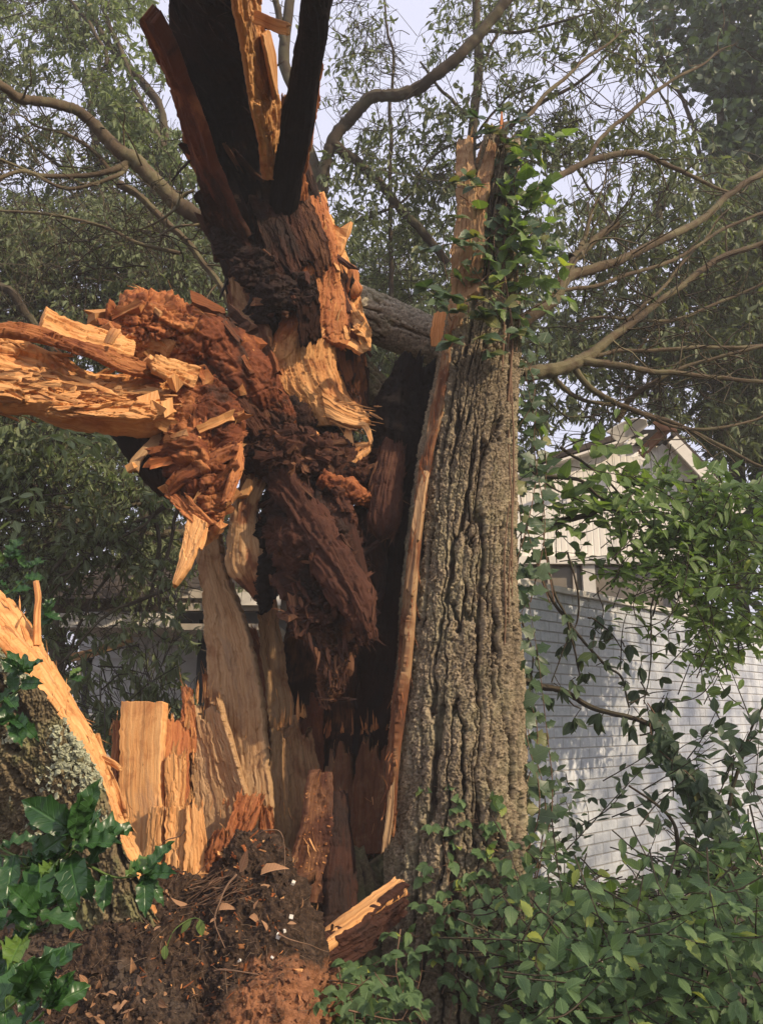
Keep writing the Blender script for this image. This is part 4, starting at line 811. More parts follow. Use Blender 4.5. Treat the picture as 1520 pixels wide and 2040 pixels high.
# bark left on the back of the trunk and the limbs that leave it
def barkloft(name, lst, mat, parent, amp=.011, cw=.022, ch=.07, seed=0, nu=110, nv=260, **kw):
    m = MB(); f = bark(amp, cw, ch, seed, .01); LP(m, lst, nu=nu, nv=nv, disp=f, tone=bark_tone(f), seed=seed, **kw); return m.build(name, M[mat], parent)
limb = barkloft('limb', [(668, 600, 4.86, 46), (720, 622, 4.9, 46), (790, 652, 4.96, 45), (860, 682, 5.0, 42), (940, 712, 5.04, 36), (1040, 744, 5.06, 20)], 'limb', fallen, .012, .021, .08, 171, jag0=.05, arc=(-PI, PI))
barkloft('back_bark', [(672, 690, 4.98, 40), (706, 745, 4.96, 40), (752, 800, 4.94, 42), (800, 850, 4.94, 40)], 'bark_dark', fallen, .014, .025, .08, 172, nu=90, nv=140)

def branches(name_parent, specs, mat='branch', nm='limb'):
    for i, (pl, rr) in enumerate(specs):
        m = MB(); k = len(pl); r = np.interp(np.linspace(0, 1, k), np.linspace(0, 1, len(rr)), rr)
        pw = PP(pl); rr_ = [q*mpp(*p[:3]) for q, p in zip(r, pl)]
        if 0 < pl[-1][0] < 1515 and len(pl) > 3: pw = np.vstack([pw, pw[-1]+(pw[-1]-pw[-2])*.5+[0, 0, .05], pw[-1]+(pw[-1]-pw[-2])*1.0+[0, 0, .02]]); rr_ = rr_+[rr_[-1]*.5, .002]
        rr_ = [q*.8 for q in rr_]; C = tube(m, pw, rr_, k=10, n=k*14, wob=.016, seed=i*7+len(nm))
        ra = np.random.RandomState(i+31); nT = 9
        for t_ in range(nT):           # side twigs
            a = ra.randint(len(C)//4, len(C)-1); tdir = nrm(C[min(a+1, len(C)-1)]-C[a-1]); d_ = nrm(tdir*.8+ra.randn(3)*.8); q = [C[a]]
            for s_ in range(5): d_ = nrm(d_+ra.randn(3)*.25); q.append(q[-1]+d_*ra.uniform(.05, .14))
            tube(m, q, np.linspace(min(.008, rr_[len(rr_)//2]*.4), .0015, 6), k=4, n=14)
        m.build(nm, M[mat], name_parent)
RIGHT = [
 ([(1030, 650, 5.0), (1060, 628, 5.0), (1098, 602, 5.02), (1118, 566, 5.05), (1140, 546, 5.1), (1230, 522, 5.3), (1320, 478, 5.5), (1400, 436, 5.7), (1450, 392, 5.8), (1530, 335, 6.0)], (18, 17, 16, 15, 14, 11, 10, 9, 8, 7)),
 ([(1112, 575, 5.05), (1140, 520, 5.1), (1165, 470, 5.15), (1180, 425, 5.2), (1200, 380, 5.2)], (13, 10, 6, 4, 2)),
 ([(1140, 515, 5.1), (1180, 480, 5.15), (1232, 440, 5.2)], (12, 10, 8)),
 ([(1118, 578, 5.05), (1180, 570, 5.2), (1250, 548, 5.4), (1350, 515, 5.6), (1440, 455, 5.8), (1530, 418, 6)], (5, 5, 5, 4, 4)),
 ([(1040, 745, 5.06), (1095, 738, 5.1), (1140, 724, 5.15), (1180, 703, 5.2), (1225, 665, 5.3), (1290, 620, 5.5), (1360, 568, 5.6), (1430, 515, 5.7), (1500, 492, 5.8), (1540, 480, 5.8)], (20, 18, 15, 11, 9, 8, 7, 6)),
 ([(1160, 714, 5.18), (1230, 700, 5.3), (1310, 700, 5.4), (1400, 694, 5.5), (1540, 688, 5.7)], (6, 5, 5, 5)),
 ([(1150, 718, 5.16), (1230, 728, 5.2), (1310, 742, 5.3), (1400, 752, 5.4), (1540, 758, 5.6)], (12, 9, 7, 6, 5)),
 ([(1228, 840, 5.5), (1255, 795, 5.45), (1300, 762, 5.4), (1385, 724, 5.4), (1540, 686, 5.4)], (8, 7, 6, 5, 4)),
 ([(1140, 728, 5.16), (1165, 762, 5.2), (1205, 795, 5.3), (1262, 820, 5.4), (1340, 842, 5.5), (1440, 890, 5.6), (1510, 925, 5.6)], (9, 8, 7, 6, 6, 4)),
 ([(1095, 742, 5.12), (1118, 770, 5.2), (1160, 795, 5.3), (1215, 806, 5.4)], (7, 6, 5, 4)),
 ([(1040, 405, 5.0), (1075, 375, 5.1), (1115, 350, 5.2), (1190, 316, 5.4), (1270, 304, 5.6), (1340, 330, 5.8), (1420, 372, 6)], (9, 9, 8, 8, 6, 4)),
 ([(965, 275, 5.2), (1000, 252, 5.2), (1050, 232, 5.3), (1085, 190, 5.4), (1130, 150, 5.5), (1165, 115, 5.6), (1215, 88, 5.7)], (6, 6, 5, 5, 4, 3)),
 ([(1165, 330, 5.4), (1190, 285, 5.5), (1235, 240, 5.6), (1320, 170, 5.8), (1400, 128, 6)], (6, 5, 5, 3)),
 ([(1150, 640, 5.6), (1200, 632, 5.8), (1330, 640, 6), (1440, 600, 6.2), (1530, 560, 6.2)], (4, 4, 4, 3)),
 ([(1190, 700, 5.25), (1250, 640, 5.4), (1330, 560, 5.6), (1400, 480, 5.8)], (5, 5, 4, 3)),
 ([(1262, 820, 5.4), (1340, 850, 5.5), (1420, 855, 5.6), (1500, 840, 5.7)], (5, 4, 4, 3))]
branches(fallen, RIGHT, 'limb')
LEFT = [
 ([(440, 480, 5.0), (400, 435, 5.0), (350, 402, 5.0), (310, 360, 4.95), (270, 322, 4.9), (228, 296, 4.85), (165, 228, 4.75), (105, 206, 4.6), (40, 198, 4.5), (10, 175, 4.4), (-60, 140, 4.3)], (22, 20, 20, 19, 20, 15, 13, 12, 12, 10)),
 ([(262, 322, 4.9), (225, 340, 4.85), (165, 352, 4.8), (90, 354, 4.7), (40, 345, 4.6), (-50, 380, 4.5)], (10, 7, 6, 5, 5)),
 ([(255, 330, 4.9), (230, 350, 4.8), (140, 372, 4.7), (60, 345, 4.65), (-50, 300, 4.5)], (6, 5, 4, 3)),
 ([(238, 366, 5.2), (280, 392, 5.2), (330, 440, 5.2), (390, 500, 5.2), (440, 570, 5.2), (470, 640, 5.2)], (10, 9, 8, 8, 8)),
 ([(220, 340, 4.9), (180, 295, 4.85), (130, 265, 4.8), (70, 250, 4.7)], (6, 5, 4, 3)),
 ([(388, 380, 4.5), (360, 388, 4.5), (350, 412, 4.45), (325, 438, 4.4), (282, 458, 4.4)], (4, 4, 4, 3, 2)),
 ([(282, 462, 4.4), (310, 470, 4.5), (350, 452, 4.6), (395, 446, 4.7)], (2, 2, 3, 3)),
 ([(360, 505, 5.3), (280, 485, 5.3), (200, 450, 5.3), (110, 430, 5.3), (0, 420, 5.3)], (5, 5, 4, 4, 3))]
branches(fallen, LEFT, 'limb')

# ============================================================ torn limb hanging at the left
limbT = thing('torn_limb', 'shattered bright orange limb hanging out to the left above the stump', 'broken limb', P(420, 880, 4.3))
TP = []
def tl(name, mat, L, R, **kw): o = slab(name, mat, L, R, limbT, **kw); TP.append(o); return o
def tlo(name, mat, lst, **kw): m = MB(); LP(m, lst, **kw); o = m.build(name, M[mat], limbT); TP.append(o); return o
def t_hump(TH, SS, pos, d):
    px, py = pix(pos.reshape(-1, 3)); px = px.reshape(TH.shape)
    return np.stack([.12+.62*sstep(300, 440, px)+.7*fbm(pos[..., 0]*7, pos[..., 2]*7, pos[..., 1]*7, o=4, seed=4), .75-.2*sstep(300, 450, px)], -1)
hump = tlo('torn_crown', 'red_wood', [(190, 690, 4.02, 22), (232, 655, 4.02, 44), (285, 650, 4.04, 60), (345, 662, 4.08, 66), (410, 700, 4.14, 78), (465, 750, 4.22, 70), (515, 800, 4.34, 56), (560, 850, 4.46, 30)], nu=170, nv=300, disp=(lambda A, Bf: lambda TH, SS, pos, R: A(TH, SS, pos, R)+.9*(1-.65*sstep(370, 460, pix(pos.reshape(-1, 3))[0].reshape(TH.shape)))*Bf(TH, SS, pos, R))(fibres(.011, 7, 3.5, .010, .04, 201, 2), crumb(.06, 4.6, 202, .046)), tone=t_hump, seed=201, ref=(0, -1, .2))
beam = tl('torn_beam', 'wood', [(500, 770, 4.34), (400, 724, 4.14), (330, 716, 4.06), (250, 742, 3.94), (180, 738, 3.86), (110, 700, 3.78), (40, 668, 3.7), (-90, 640, 3.6)], [(500, 838, 4.26), (400, 838, 4.06), (330, 838, 3.96), (250, 832, 3.86), (170, 822, 3.78), (90, 806, 3.7), (0, 798, 3.62), (-90, 790, 3.55)], th=.22, nu=120, nv=280, jt=.05, jb=.1, amp=.012, fib=32, tone=lambda U, V, pos, d: np.stack([.02+.22*fbm(U*5, V*4, seed=5, o=3)+.3*sstep(.25, 0, V)+.25*sstep(.55, .15, U)*sstep(.45, .2, V), .8-.2*sstep(.4, 0, V)], -1), bulge=-.10, seed=202, terr=.014, jf=8)
tl('torn_splinter', 'red_wood', [(330, 735, 3.98), (250, 712, 3.82), (180, 684, 3.7), (110, 662, 3.6), (40, 650, 3.5), (-80, 642, 3.4)], [(330, 760, 3.98), (245, 738, 3.8), (180, 708, 3.68), (110, 684, 3.58), (40, 668, 3.48), (-80, 660, 3.38)], th=.035, nu=40, nv=220, jt=.04, amp=.012, fib=40, tone=(.28, .5), seed=203, terr=.012)
tl('torn_splinter', 'wood', [(265, 672, 3.94), (215, 660, 3.84), (150, 640, 3.74), (88, 612, 3.66)], [(270, 705, 3.88), (215, 694, 3.78), (140, 680, 3.68), (78, 652, 3.6)], th=.11, nu=50, nv=150, jt=.025, amp=.008, fib=45, tone=(.06, .72), seed=204, jf=6, terr=.006, bulge=.12)
tl('torn_splinter', 'wood', [(206, 682, 3.72), (214, 664, 3.7), (222, 650, 3.7)], [(222, 686, 3.7), (234, 668, 3.69), (243, 654, 3.7)], th=.015, nu=14, nv=24, jt=.015, amp=.002, tone=(0, .95), seed=205)
tl('torn_splinter', 'wood', [(330, 800, 3.9), (260, 800, 3.8), (170, 808, 3.72), (82, 812, 3.68)], [(330, 832, 3.9), (260, 832, 3.8), (170, 830, 3.74), (80, 830, 3.7)], th=.12, nu=40, nv=130, jt=.05, amp=.010, fib=36, tone=(.12, .68), seed=206, terr=.012)
tl('torn_splinter', 'wood', [(60, 786, 3.56), (20, 760, 3.52), (-70, 748, 3.46)], [(56, 800, 3.56), (10, 790, 3.52), (-70, 790, 3.46)], th=.08, nu=30, nv=60, jt=.05, jb=.05, amp=.010, fib=36, tone=(.12, .6), seed=207, terr=.012)
tl('torn_splinter', 'wood', [(400, 735, 3.98), (340, 716, 3.9), (300, 700, 3.86)], [(390, 770, 3.94), (340, 752, 3.88), (290, 735, 3.84)], th=.06, nu=30, nv=60, jt=.06, amp=.012, fib=36, tone=(.14, .6), seed=208, terr=.012)
tl('torn_crown', 'rot', [(560, 840, 4.40), (530, 800, 4.30), (490, 745, 4.20), (450, 690, 4.12), (405, 640, 4.08)], [(520, 880, 4.28), (480, 830, 4.14), (440, 780, 4.06), (405, 735, 4.0), (372, 690, 3.98)], th=.06, nu=90, nv=180, jt=.12, jb=.08, amp=.012, fib=22, tone=lambda U, V, p, d: np.stack([.40+.6*fbm(U*5, V*4, seed=66, o=3)-.3*sstep(.2, 0, U), .6+0*U], -1), bulge=.10, seed=230, terr=.007, jf=8)
# hanging red piece
def t_hang(TH, SS, pos, d):
    return np.stack([.25+.9*fbm(pos[..., 0]*5, pos[..., 2]*5, pos[..., 1]*5, o=4, seed=14)+.15*sstep(-.2, -1.4, TH), .55+0*TH], -1)
hang = tlo('hanging_heartwood', 'red_wood', [(372, 740, 4.2, 50), (396, 800, 4.14, 72), (404, 860, 4.1, 80), (408, 920, 4.08, 72), (410, 980, 4.08, 48), (412, 1035, 4.1, 26), (406, 1068, 4.12, 8)], nu=140, nv=260, disp=(lambda A, Bf: lambda TH, SS, pos, R: .6*A(TH, SS, pos, R)+.9*Bf(TH, SS, pos, R))(crumb(.06, 5.5, 211, .055), fibres(.007, 7, 3, .006, .04, 213, 3)), tone=t_hang, seed=211, flat=.75, fib=2)
tl('hanging_heartwood', 'red_wood', [(440, 1010, 4.02), (462, 940, 4.0), (478, 880, 4.02)], [(462, 1010, 4.04), (484, 940, 4.04), (486, 870, 4.06)], th=.05, nu=26, nv=80, jt=.04, jb=.05, amp=.010, fib=40, tone=lambda U, V, p, d: np.stack([.35-.6*(fbm(U*3, V*5, seed=3) > .0), .9+0*U], -1), seed=212, terr=.008)
tl('hanging_heartwood', 'wood', [(318, 880, 3.98), (350, 878, 3.95), (392, 885, 3.95)][::-1], [(322, 862, 3.98), (355, 862, 3.95), (400, 868, 3.95)][::-1], th=.05, nu=20, nv=40, jt=.03, amp=.008, tone=(.12, .75), seed=213, terr=.008)
tl('hanging_heartwood', 'red_wood', [(330, 960, 4.0), (360, 930, 3.98), (440, 890, 3.98), (478, 876, 4.0)], [(336, 985, 4.0), (375, 955, 3.97), (446, 918, 3.97), (480, 900, 4.0)], th=.05, nu=24, nv=90, jt=.03, amp=.012, tone=(.35, .6), seed=214, terr=.01)
tl('hanging_heartwood', 'red_wood', [(330, 990, 4.04), (350, 1010, 4.02), (380, 1040, 4.02), (410, 1066, 4.04)], [(345, 960, 4.04), (372, 985, 4.0), (398, 1015, 4.0), (428, 1045, 4.02)], th=.06, nu=24, nv=90, jt=.03, amp=.012, tone=(.28, .7), seed=217, terr=.012)
tl('hanging_heartwood', 'red_wood', [(325, 800, 4.0), (330, 840, 3.98), (322, 890, 4.0)][::-1], [(400, 790, 4.0), (420, 840, 3.98), (420, 880, 4.0)][::-1], th=.06, nu=50, nv=60, jt=.04, jb=.04, amp=.014, fib=30, tone=(.30, .75), seed=218, terr=.016)
tl('dark_flap', 'char', [(200, 822, 4.24), (232, 880, 4.22), (268, 935, 4.2), (320, 992, 4.2)], [(345, 820, 4.12), (345, 880, 4.1), (342, 940, 4.12), (338, 998, 4.14)], th=.05, nu=60, nv=90, jt=.03, amp=.008, fib=45, tone=(.72, .6), seed=215)
tl('torn_splinter', 'old_shaded_wood', [(318, 860, 4.06), (290, 885, 4.02), (262, 915, 4.0), (252, 940, 3.98)], [(330, 890, 4.04), (300, 900, 4.02), (282, 920, 4.0), (276, 942, 3.98)], th=.03, nu=20, nv=60, jt=.03, amp=.005, tone=(.25, .55), seed=216)
# pointed spike at the bottom
tl('torn_splinter', 'wood', [(372, 1015, 4.02), (368, 1060, 4.0), (358, 1110, 3.98), (342, 1168, 3.97)], [(412, 1040, 4.0), (400, 1075, 3.98), (378, 1125, 3.97), (346, 1170, 3.97)], th=.05, nu=30, nv=130, jt=.03, amp=.006, fib=60, tone=(.05, .75), seed=219, terr=.004)
tl('torn_splinter', 'wood', [(396, 1045, 4.02), (394, 1075, 4.01), (390, 1100, 4.0)], [(414, 1050, 4.02), (410, 1075, 4.01), (400, 1100, 4.0)], th=.03, nu=16, nv=40, jt=.04, amp=.006, tone=(.03, .9), seed=220)
mb = MB()
for o, n_, al in ((beam, 380, (1, 0, -.05)), (hump, 120, (.8, .2, -.5)), (hang, 60, (.4, 0, 1))):
    splinters(o, mb, n_, al, (.02, .13), (.002, .009), .10, 30+n_, lift=.35, tilt=.35)
hr = lambda c: .30+.5*sstep(320, 450, pix(c)[0])
slabs_on(hump, mb, 60, lambda c: np.c_[np.full(len(c), .8), np.full(len(c), .15), -.15-.75*sstep(260, 460, pix(c)[0])], (.07, .22), (.025, .10), (.012, .045), hr, .2, 71, tilt=.5, lift=.22, cond=lambda c, n: front(c, n)*(pix(c)[1] > 618))
slabs_on(hump, mb, 30, lambda c: np.c_[np.full(len(c), .8), np.full(len(c), .15), -.15-.75*sstep(260, 460, pix(c)[0])], (.12, .26), (.07, .14), (.05, .09), lambda c: .16+.6*sstep(330, 440, pix(c)[0]), .2, 76, tilt=.5, lift=.15, sink=.75, cond=lambda c, n: front(c, n)*(pix(c)[1] > 630)*(pix(c)[0] < 500))
slabs_on(hump, mb, 16, (-.5, -.3, .6), (.05, .10), (.04, .07), (.015, .03), .06, .06, 72, cond=lambda c, n: front(c, n)*(pix(c)[0] < 360)*(pix(c)[1] > 625), tilt=.7, lift=.3, rg=.7)
slabs_on(hang, mb, 30, (1, 0, .15), (.08, .19), (.04, .10), (.012, .045), .36, .2, 73, tilt=.5, lift=.35)
slabs_on(hang, mb, 16, (.5, 0, 1), (.08, .18), (.04, .09), (.012, .04), .42, .2, 74, tilt=.5, lift=.35)
slabs_on(beam, mb, 120, (1, 0, -.08), (.06, .30), (.008, .035), (.005, .018), .10, .10, 75, tilt=.22, lift=.16)
for o, n_, ro_ in ((hump, 240, .25), (hang, 200, .3)):
    c, n = surf_pts(o, n_, front, n_+5); chunks(mb, c+n*.003, rs.uniform(.003, .012, n_), np.clip(rs.normal(ro_, .15, n_), 0, 1), None, (1.6, .9, .6))
k = 90; tq = rs.rand(k); bp = np.array([P(20+340*t, np.interp(20+340*t, [0, 90, 170, 330], [796, 806, 824, 836])-rs.uniform(0, 60), np.interp(20+340*t, [0, 330], [3.6, 3.95])-.02) for t in tq])
shards(mb, bp, np.c_[-np.ones(k), rs.randn(k)*.15-.1, rs.randn(k)*.16-.02], np.tile([0, -1, .2], (k, 1)), rs.gamma(2, .07, k).clip(.04, .4), rs.uniform(.008, .035, k), rs.uniform(.004, .014, k), rs.uniform(0, .3, k), blunt=.15, bend=.05)
Bc = np.array([P(a, b, 3.9) for a, b in ((300, 800), (318, 810), (334, 815), (276, 822), (262, 930), (330, 745), (345, 760), (300, 720))])
chunks(mb, Bc, np.array([.07, .07, .06, .06, .04, .05, .05, .04]), .08, .7, (1.5, 1, .7))
mb.build('loose_splinters', M['wood'], hump)

# ============================================================ leaning half trunk, lower left
split = thing('split_oak', 'leaning half trunk with mossy bark, pale lichen and a bright torn edge', 'broken tree', P(120, 1750, 3.1))
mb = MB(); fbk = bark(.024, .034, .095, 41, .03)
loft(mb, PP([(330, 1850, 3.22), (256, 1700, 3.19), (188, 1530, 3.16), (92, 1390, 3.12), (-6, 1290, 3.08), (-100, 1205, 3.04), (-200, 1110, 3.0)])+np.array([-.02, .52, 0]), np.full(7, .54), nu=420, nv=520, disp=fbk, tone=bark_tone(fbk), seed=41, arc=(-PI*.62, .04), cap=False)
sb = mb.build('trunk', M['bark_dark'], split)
mb = MB()
Lq = [(316, 1830, 3.2), (256, 1697, 3.2), (192, 1528, 3.17), (98, 1388, 3.13), (0, 1290, 3.09), (-90, 1205, 3.05)]
Rq = [(335, 1830, 3.62), (272, 1690, 3.62), (216, 1528, 3.6), (160, 1420, 3.58), (68, 1260, 3.54), (0, 1172, 3.5), (-90, 1090, 3.5)]
plank(mb, Lq, Rq, th=.015, nu=60, nv=300, jt=.04, amp=.010, fib=40, tone=(.06, .75), seed=302, terr=.007)
te = mb.build('torn_edge', M['wood'], split)
mb = MB()
plank(mb, [(68, 1285, 3.42), (70, 1230, 3.42), (77, 1190, 3.42), (73, 1152, 3.42)], [(84, 1285, 3.44), (82, 1230, 3.44), (84, 1190, 3.44), (80, 1150, 3.44)], th=.02, nu=12, nv=70, jt=.03, amp=.004, tone=(.03, .8), seed=303)
plank(mb, [(190, 1530, 3.5), (198, 1490, 3.5), (184, 1452, 3.5)], [(212, 1560, 3.5), (206, 1500, 3.5), (194, 1452, 3.5)], th=.03, nu=12, nv=40, jt=.05, amp=.005, tone=(.15, .7), seed=304)
plank(mb, [(196, 1540, 3.45), (222, 1580, 3.4), (250, 1640, 3.36)], [(212, 1520, 3.45), (236, 1570, 3.4), (246, 1620, 3.36)], th=.02, nu=14, nv=50, jt=.04, amp=.004, tone=(.2, .55), seed=305)
plank(mb, [(205, 1505, 3.44), (225, 1515, 3.4), (244, 1530, 3.38)], [(205, 1520, 3.44), (224, 1528, 3.4), (243, 1540, 3.38)], th=.02, nu=12, nv=30, jt=.03, amp=.004, tone=(.08, .7), seed=306)
splinters(te, mb, 130, (-.5, 0, .85), (.02, .10), (.002, .008), .08, 40, lift=.5)
mb.build('loose_splinters', M['wood'], te)
mb = MB()
for (a, b, n_, sp_) in ((155, 1500, 260, 22), (130, 1480, 160, 18), (185, 1545, 160, 16), (60, 1320, 120, 16), (205, 1650, 120, 14), (30, 1460, 60, 12), (100, 1560, 60, 20), (70, 1640, 40, 20), (20, 1350, 70, 16)):
    c, n = surf_pts(sb, 9000, front, n_+a); px, py = pix(c); w = np.exp(-((px-a)**2+(py-b)**2)/(2*sp_**2)); i = np.random.RandomState(a).choice(len(c), n_, p=w/w.sum())
    chunks(mb, c[i]+n[i]*.004, rs.uniform(.004, .014, n_), 0, rs.rand(n_), (1.4, 1.2, .5), .35)
mb.build('lichen', M['lichen'], sb)

# ============================================================ loose split log
log = thing('split_log', 'short split log with orange grain leaning between the soil mound and the trunk foot', 'split log', P(720, 1840, 3.75))
mb = MB()
plank(mb, [(618, 1872, 3.55), (680, 1822, 3.66), (740, 1778, 3.8), (800, 1735, 3.95)], [(636, 1878, 3.45), (690, 1846, 3.54), (760, 1802, 3.68), (826, 1758, 3.82)], th=.05, nu=40, nv=140, jt=.08, amp=.007, fib=70, tone=(.06, .72), seed=311, jf=5)
mb.build('torn_face', M['wood'], log)
mb = MB()
plank(mb, [(636, 1880, 3.44), (690, 1848, 3.53), (760, 1804, 3.67), (826, 1760, 3.81)], [(640, 1945, 3.50), (700, 1915, 3.58), (765, 1868, 3.72), (815, 1820, 3.86)], th=.08, nu=40, nv=140, jt=.06, amp=.008, fib=45, tone=(.62, .45), seed=312, terr=.008)
mb.build('split_side', M['rot'], log)
# ============================================================ ground, soil mound
g = np.r_[-300, -120, -60, -30, np.linspace(-16, 16, 90), 30, 60, 120, 300]; gy = np.r_[-60, -25, -10, np.linspace(-4, 22, 90), 40, 80, 160, 400]
X, Yg = np.meshgrid(g, gy); Z = .07*fbm(X*.8, Yg*.8, seed=5, o=4)*(np.hypot(X, Yg) < 40)+.10*sstep(4.5, 7, Yg)
mb = MB(); mb.add(np.stack([X, Yg, Z], -1), grid_quads(*X.shape), None, np.stack([X, Yg], -1))
tag(mb.build('ground', M['ground']), kind='structure')

def soil_top(px): return np.interp(px, [-200, 40, 130, 230, 300, 350, 400, 425, 450, 470, 500, 540, 570, 596, 618, 640, 652], [1900, 1850, 1810, 1770, 1722, 1730, 1752, 1730, 1690, 1652, 1658, 1664, 1690, 1760, 1830, 1905, 1960])
nu, nv = 560, 420
pxs = np.linspace(-150, 655, nu); v = np.linspace(0, 1.45, nv)
PX, VV = np.meshgrid(pxs, v); top = soil_top(PX)
vf = np.minimum(VV, 1); PYs = 2230+(top-2230)*vf
Ys = 2.62+.62*vf+.10*vf**3+np.maximum(0, (PX-560)/95)**2*.35
u_, v_ = (PX-760)/FPX, (1020-PYs)/FPX; t_ = Ys/(CP-v_*SP)
pos = np.stack([u_*t_, Ys, CAMZ+t_*(SP+v_*CP)], -1)
over = np.maximum(VV-1, 0)/.45
pos[..., 1] += over*.75; pos[..., 2] -= over**1.3*.5
edge_ = np.maximum(0, (PX-600)/55); pos[..., 1] += edge_**2*.10
n = nrm(np.cross(np.gradient(pos, axis=1), np.gradient(pos, axis=0))); n *= np.sign((n*np.array([0, -1, .3])).sum(-1, keepdims=True))
q = pos
d = .085*fbm(q[..., 0]*4, q[..., 1]*4, q[..., 2]*4, o=6, seed=9, gain=.58)+.030*ridged(q[..., 0]*11, q[..., 1]*11, q[..., 2]*11, o=4, seed=10)+.016*fbm(q[..., 0]*45, q[..., 1]*45, q[..., 2]*45, o=4, seed=12, gain=.65)
pos = pos+n*(d*(1-.4*over))[..., None]
clay = sstep(330, 600, PX+.25*(PYs-1800)+110*fbm(PX/90, PYs/90, seed=3, o=5))*sstep(1810, 1990, PYs+70*fbm(PX/60, PYs/60, seed=6, o=4))*.8
mb = MB(); mb.add(pos, grid_quads(nv, nu), None, np.stack([PX/600, VV], -1), np.stack([clay, .5+0*clay], -1).reshape(-1, 2))
soilpos, soiln = pos.copy(), n.copy()
r = np.random.RandomState(5); ii = r.randint(8, int(nv*.72), 4200), r.randint(5, nu-5, 4200); clay = clay*.8
sz = r.gamma(2, .0030, 4200).clip(.0025, .022)
chunks(mb, pos[ii]+n[ii]*sz[:, None]*.2, sz, clay[ii], np.clip(r.rand(4200)*.75+.12, 0, .88), (1.2, 1, .7))
jj = r.randint(8, int(nv*.7), 1500), r.randint(5, nu-5, 1500); A_ = pos[jj]+n[jj]*.002; fd = nrm(r.randn(1500, 3)+n[jj]*.5)*r.gamma(2, .012, (1500, 1)); segs(mb, A_, A_+fd, .0012, .0006, (.0, .97))
soil = tag(mb.build('soil_mound', M['soil']), 'tall mound of dark root soil and orange clay in the foreground', None, None, 'structure')
def soil_at(px, py, lift=.0):
    i = np.unravel_index(np.argmin((PX-px)**2+(PYs-py)**2+1e6*(VV > 1)), PX.shape); return soilpos[i]+soiln[i]*lift, soiln[i]

# things lying on the soil
r = np.random.RandomState(11)
LV = [('curled pale tan dry leaf standing upright on the dark soil near the mound top', 478, 1742, 40, (.35, .9)), ('broad pinkish dry leaf pointing right at the top of the soil mound', 520, 1742, 44, (.9, .5)),
      ('small brown dry leaf below the pinkish leaf on the soil mound', 520, 1765, 32, (.8, -.5)), ('yellowish dry leaf lying at the left end of the twig heap', 420, 1768, 34, (.8, .4)),
      ('thin tan leaf sliver lying below the heap of twigs on the soil', 448, 1822, 26, (.8, .4)), ('dull brown leaf at the foot of the splintered orange wood', 372, 1808, 30, (-.9, .2))]
for lab, a, b, s_, (dx, dz) in LV:
    p, nn = soil_at(a, b, .03); mb = MB()
    leaves(mb, 'oval', p[None], [[dx, -.15, dz]], [nn+[0, -.2, .5]], [s_*mpp(a, b, 3.1)*1.25], rg=.6, curl=.6)
    tag(mb.build('dry_leaf', M['dry'], origin=p), lab, 'leaf', 'dry leaves on the soil mound')
mbL = MB(); k = 150
LIT = [soil_at(r.uniform(100, 330), r.uniform(1965, 2100), .012) for _ in range(90)]+[soil_at(r.uniform(100, 600), r.uniform(1760, 2040), .008) for _ in range(60)]
leaves(mbL, 'oval', np.array([a for a, b in LIT]), r.randn(k, 3), np.array([b for a, b in LIT])+r.randn(k, 3)*.7, r.uniform(.015, .045, k), curl=.8)
tag(mbL.build('leaf_litter', M['dry']), 'crumbled brown leaf litter caught in the soil at the lower left', 'leaf litter', None, 'stuff')
PB = [(585, 1760, 9, 'largest white pebble, near the right rim of the soil mound'), (570, 1832, 9, 'white pebble in the grey soil right of the dangling root'), (563, 1862, 6, 'tiny pebble just above the squarest white pebble'), (548, 1878, 9, 'squarest white pebble, lowest in the grey soil'), (478, 1908, 6, 'small tan pebble on the bare patch of clay'), (542, 1908, 5, 'small orange white pebble on the red clay')]
for a, b, s_, lab in PB:
    p, nn = soil_at(a, b, .006); mb = MB(); chunks(mb, p[None], s_*mpp(a, b, 3.05)*.95, 0, .5, (1, .9, .8), .2)
    tag(mb.build('pebble', M['pebble'], origin=p), lab, 'pebble', 'pebbles stuck in the soil mound')
def poly_on(pl, lift=.02): return np.array([soil_at(a, b, lift+(c[0] if c else 0))[0] for a, b, *c in pl])
RT = [('dangling pale root curving down the middle of the soil face', [(470, 1740), (462, 1775, .03), (460, 1810, .04), (458, 1850, .03), (460, 1895)], 5),
      ('thin root arching over the top of the soil peak', [(520, 1640, .03), (535, 1650, .05), (550, 1668, .05), (562, 1700, .03), (568, 1740)], 4),
      ('root twig running left from the heap towards the splintered boards', [(410, 1670, .16), (360, 1684, .15), (336, 1700, .12), (318, 1720, .06)], 4),
      ('straight root fibre crossing the clay at the right of the mound', [(545, 1880, .01), (575, 1892, .02), (610, 1908, .02)], 4),
      ('dark root curved around the clay near the bottom', [(440, 1945, .01), (480, 1950, .03), (520, 1962, .01)], 5),
      ('stout brown root hanging beside the right edge of the mound', [(640, 1850, .02), (641, 1890, .03), (636, 1960, .04), (634, 2030, .04)], 7)]
for lab, pl, w_ in RT:
    q = poly_on(pl); mb = MB(); tube(mb, q, np.linspace(w_, w_*.4, len(q))*.5*mpp(500, 1800, 3.1), k=6, n=40, wob=.012, seed=w_)
    tag(mb.build('root', M['root'], origin=q[0]), lab, 'root', 'roots sticking out of the soil mound')
hp = np.array([soil_at(r.uniform(395, 480), r.uniform(1745, 1790), .02)[0] for _ in range(46)]); mb = MB()
segs(mb, hp-np.c_[r.uniform(.0, .09, 46), r.uniform(-.02, .02, 46), r.uniform(.0, .05, 46)], hp+np.c_[r.uniform(.0, .09, 46), r.uniform(-.04, .02, 46), r.uniform(-.01, .06, 46)], .003, .0015, (0, .8))
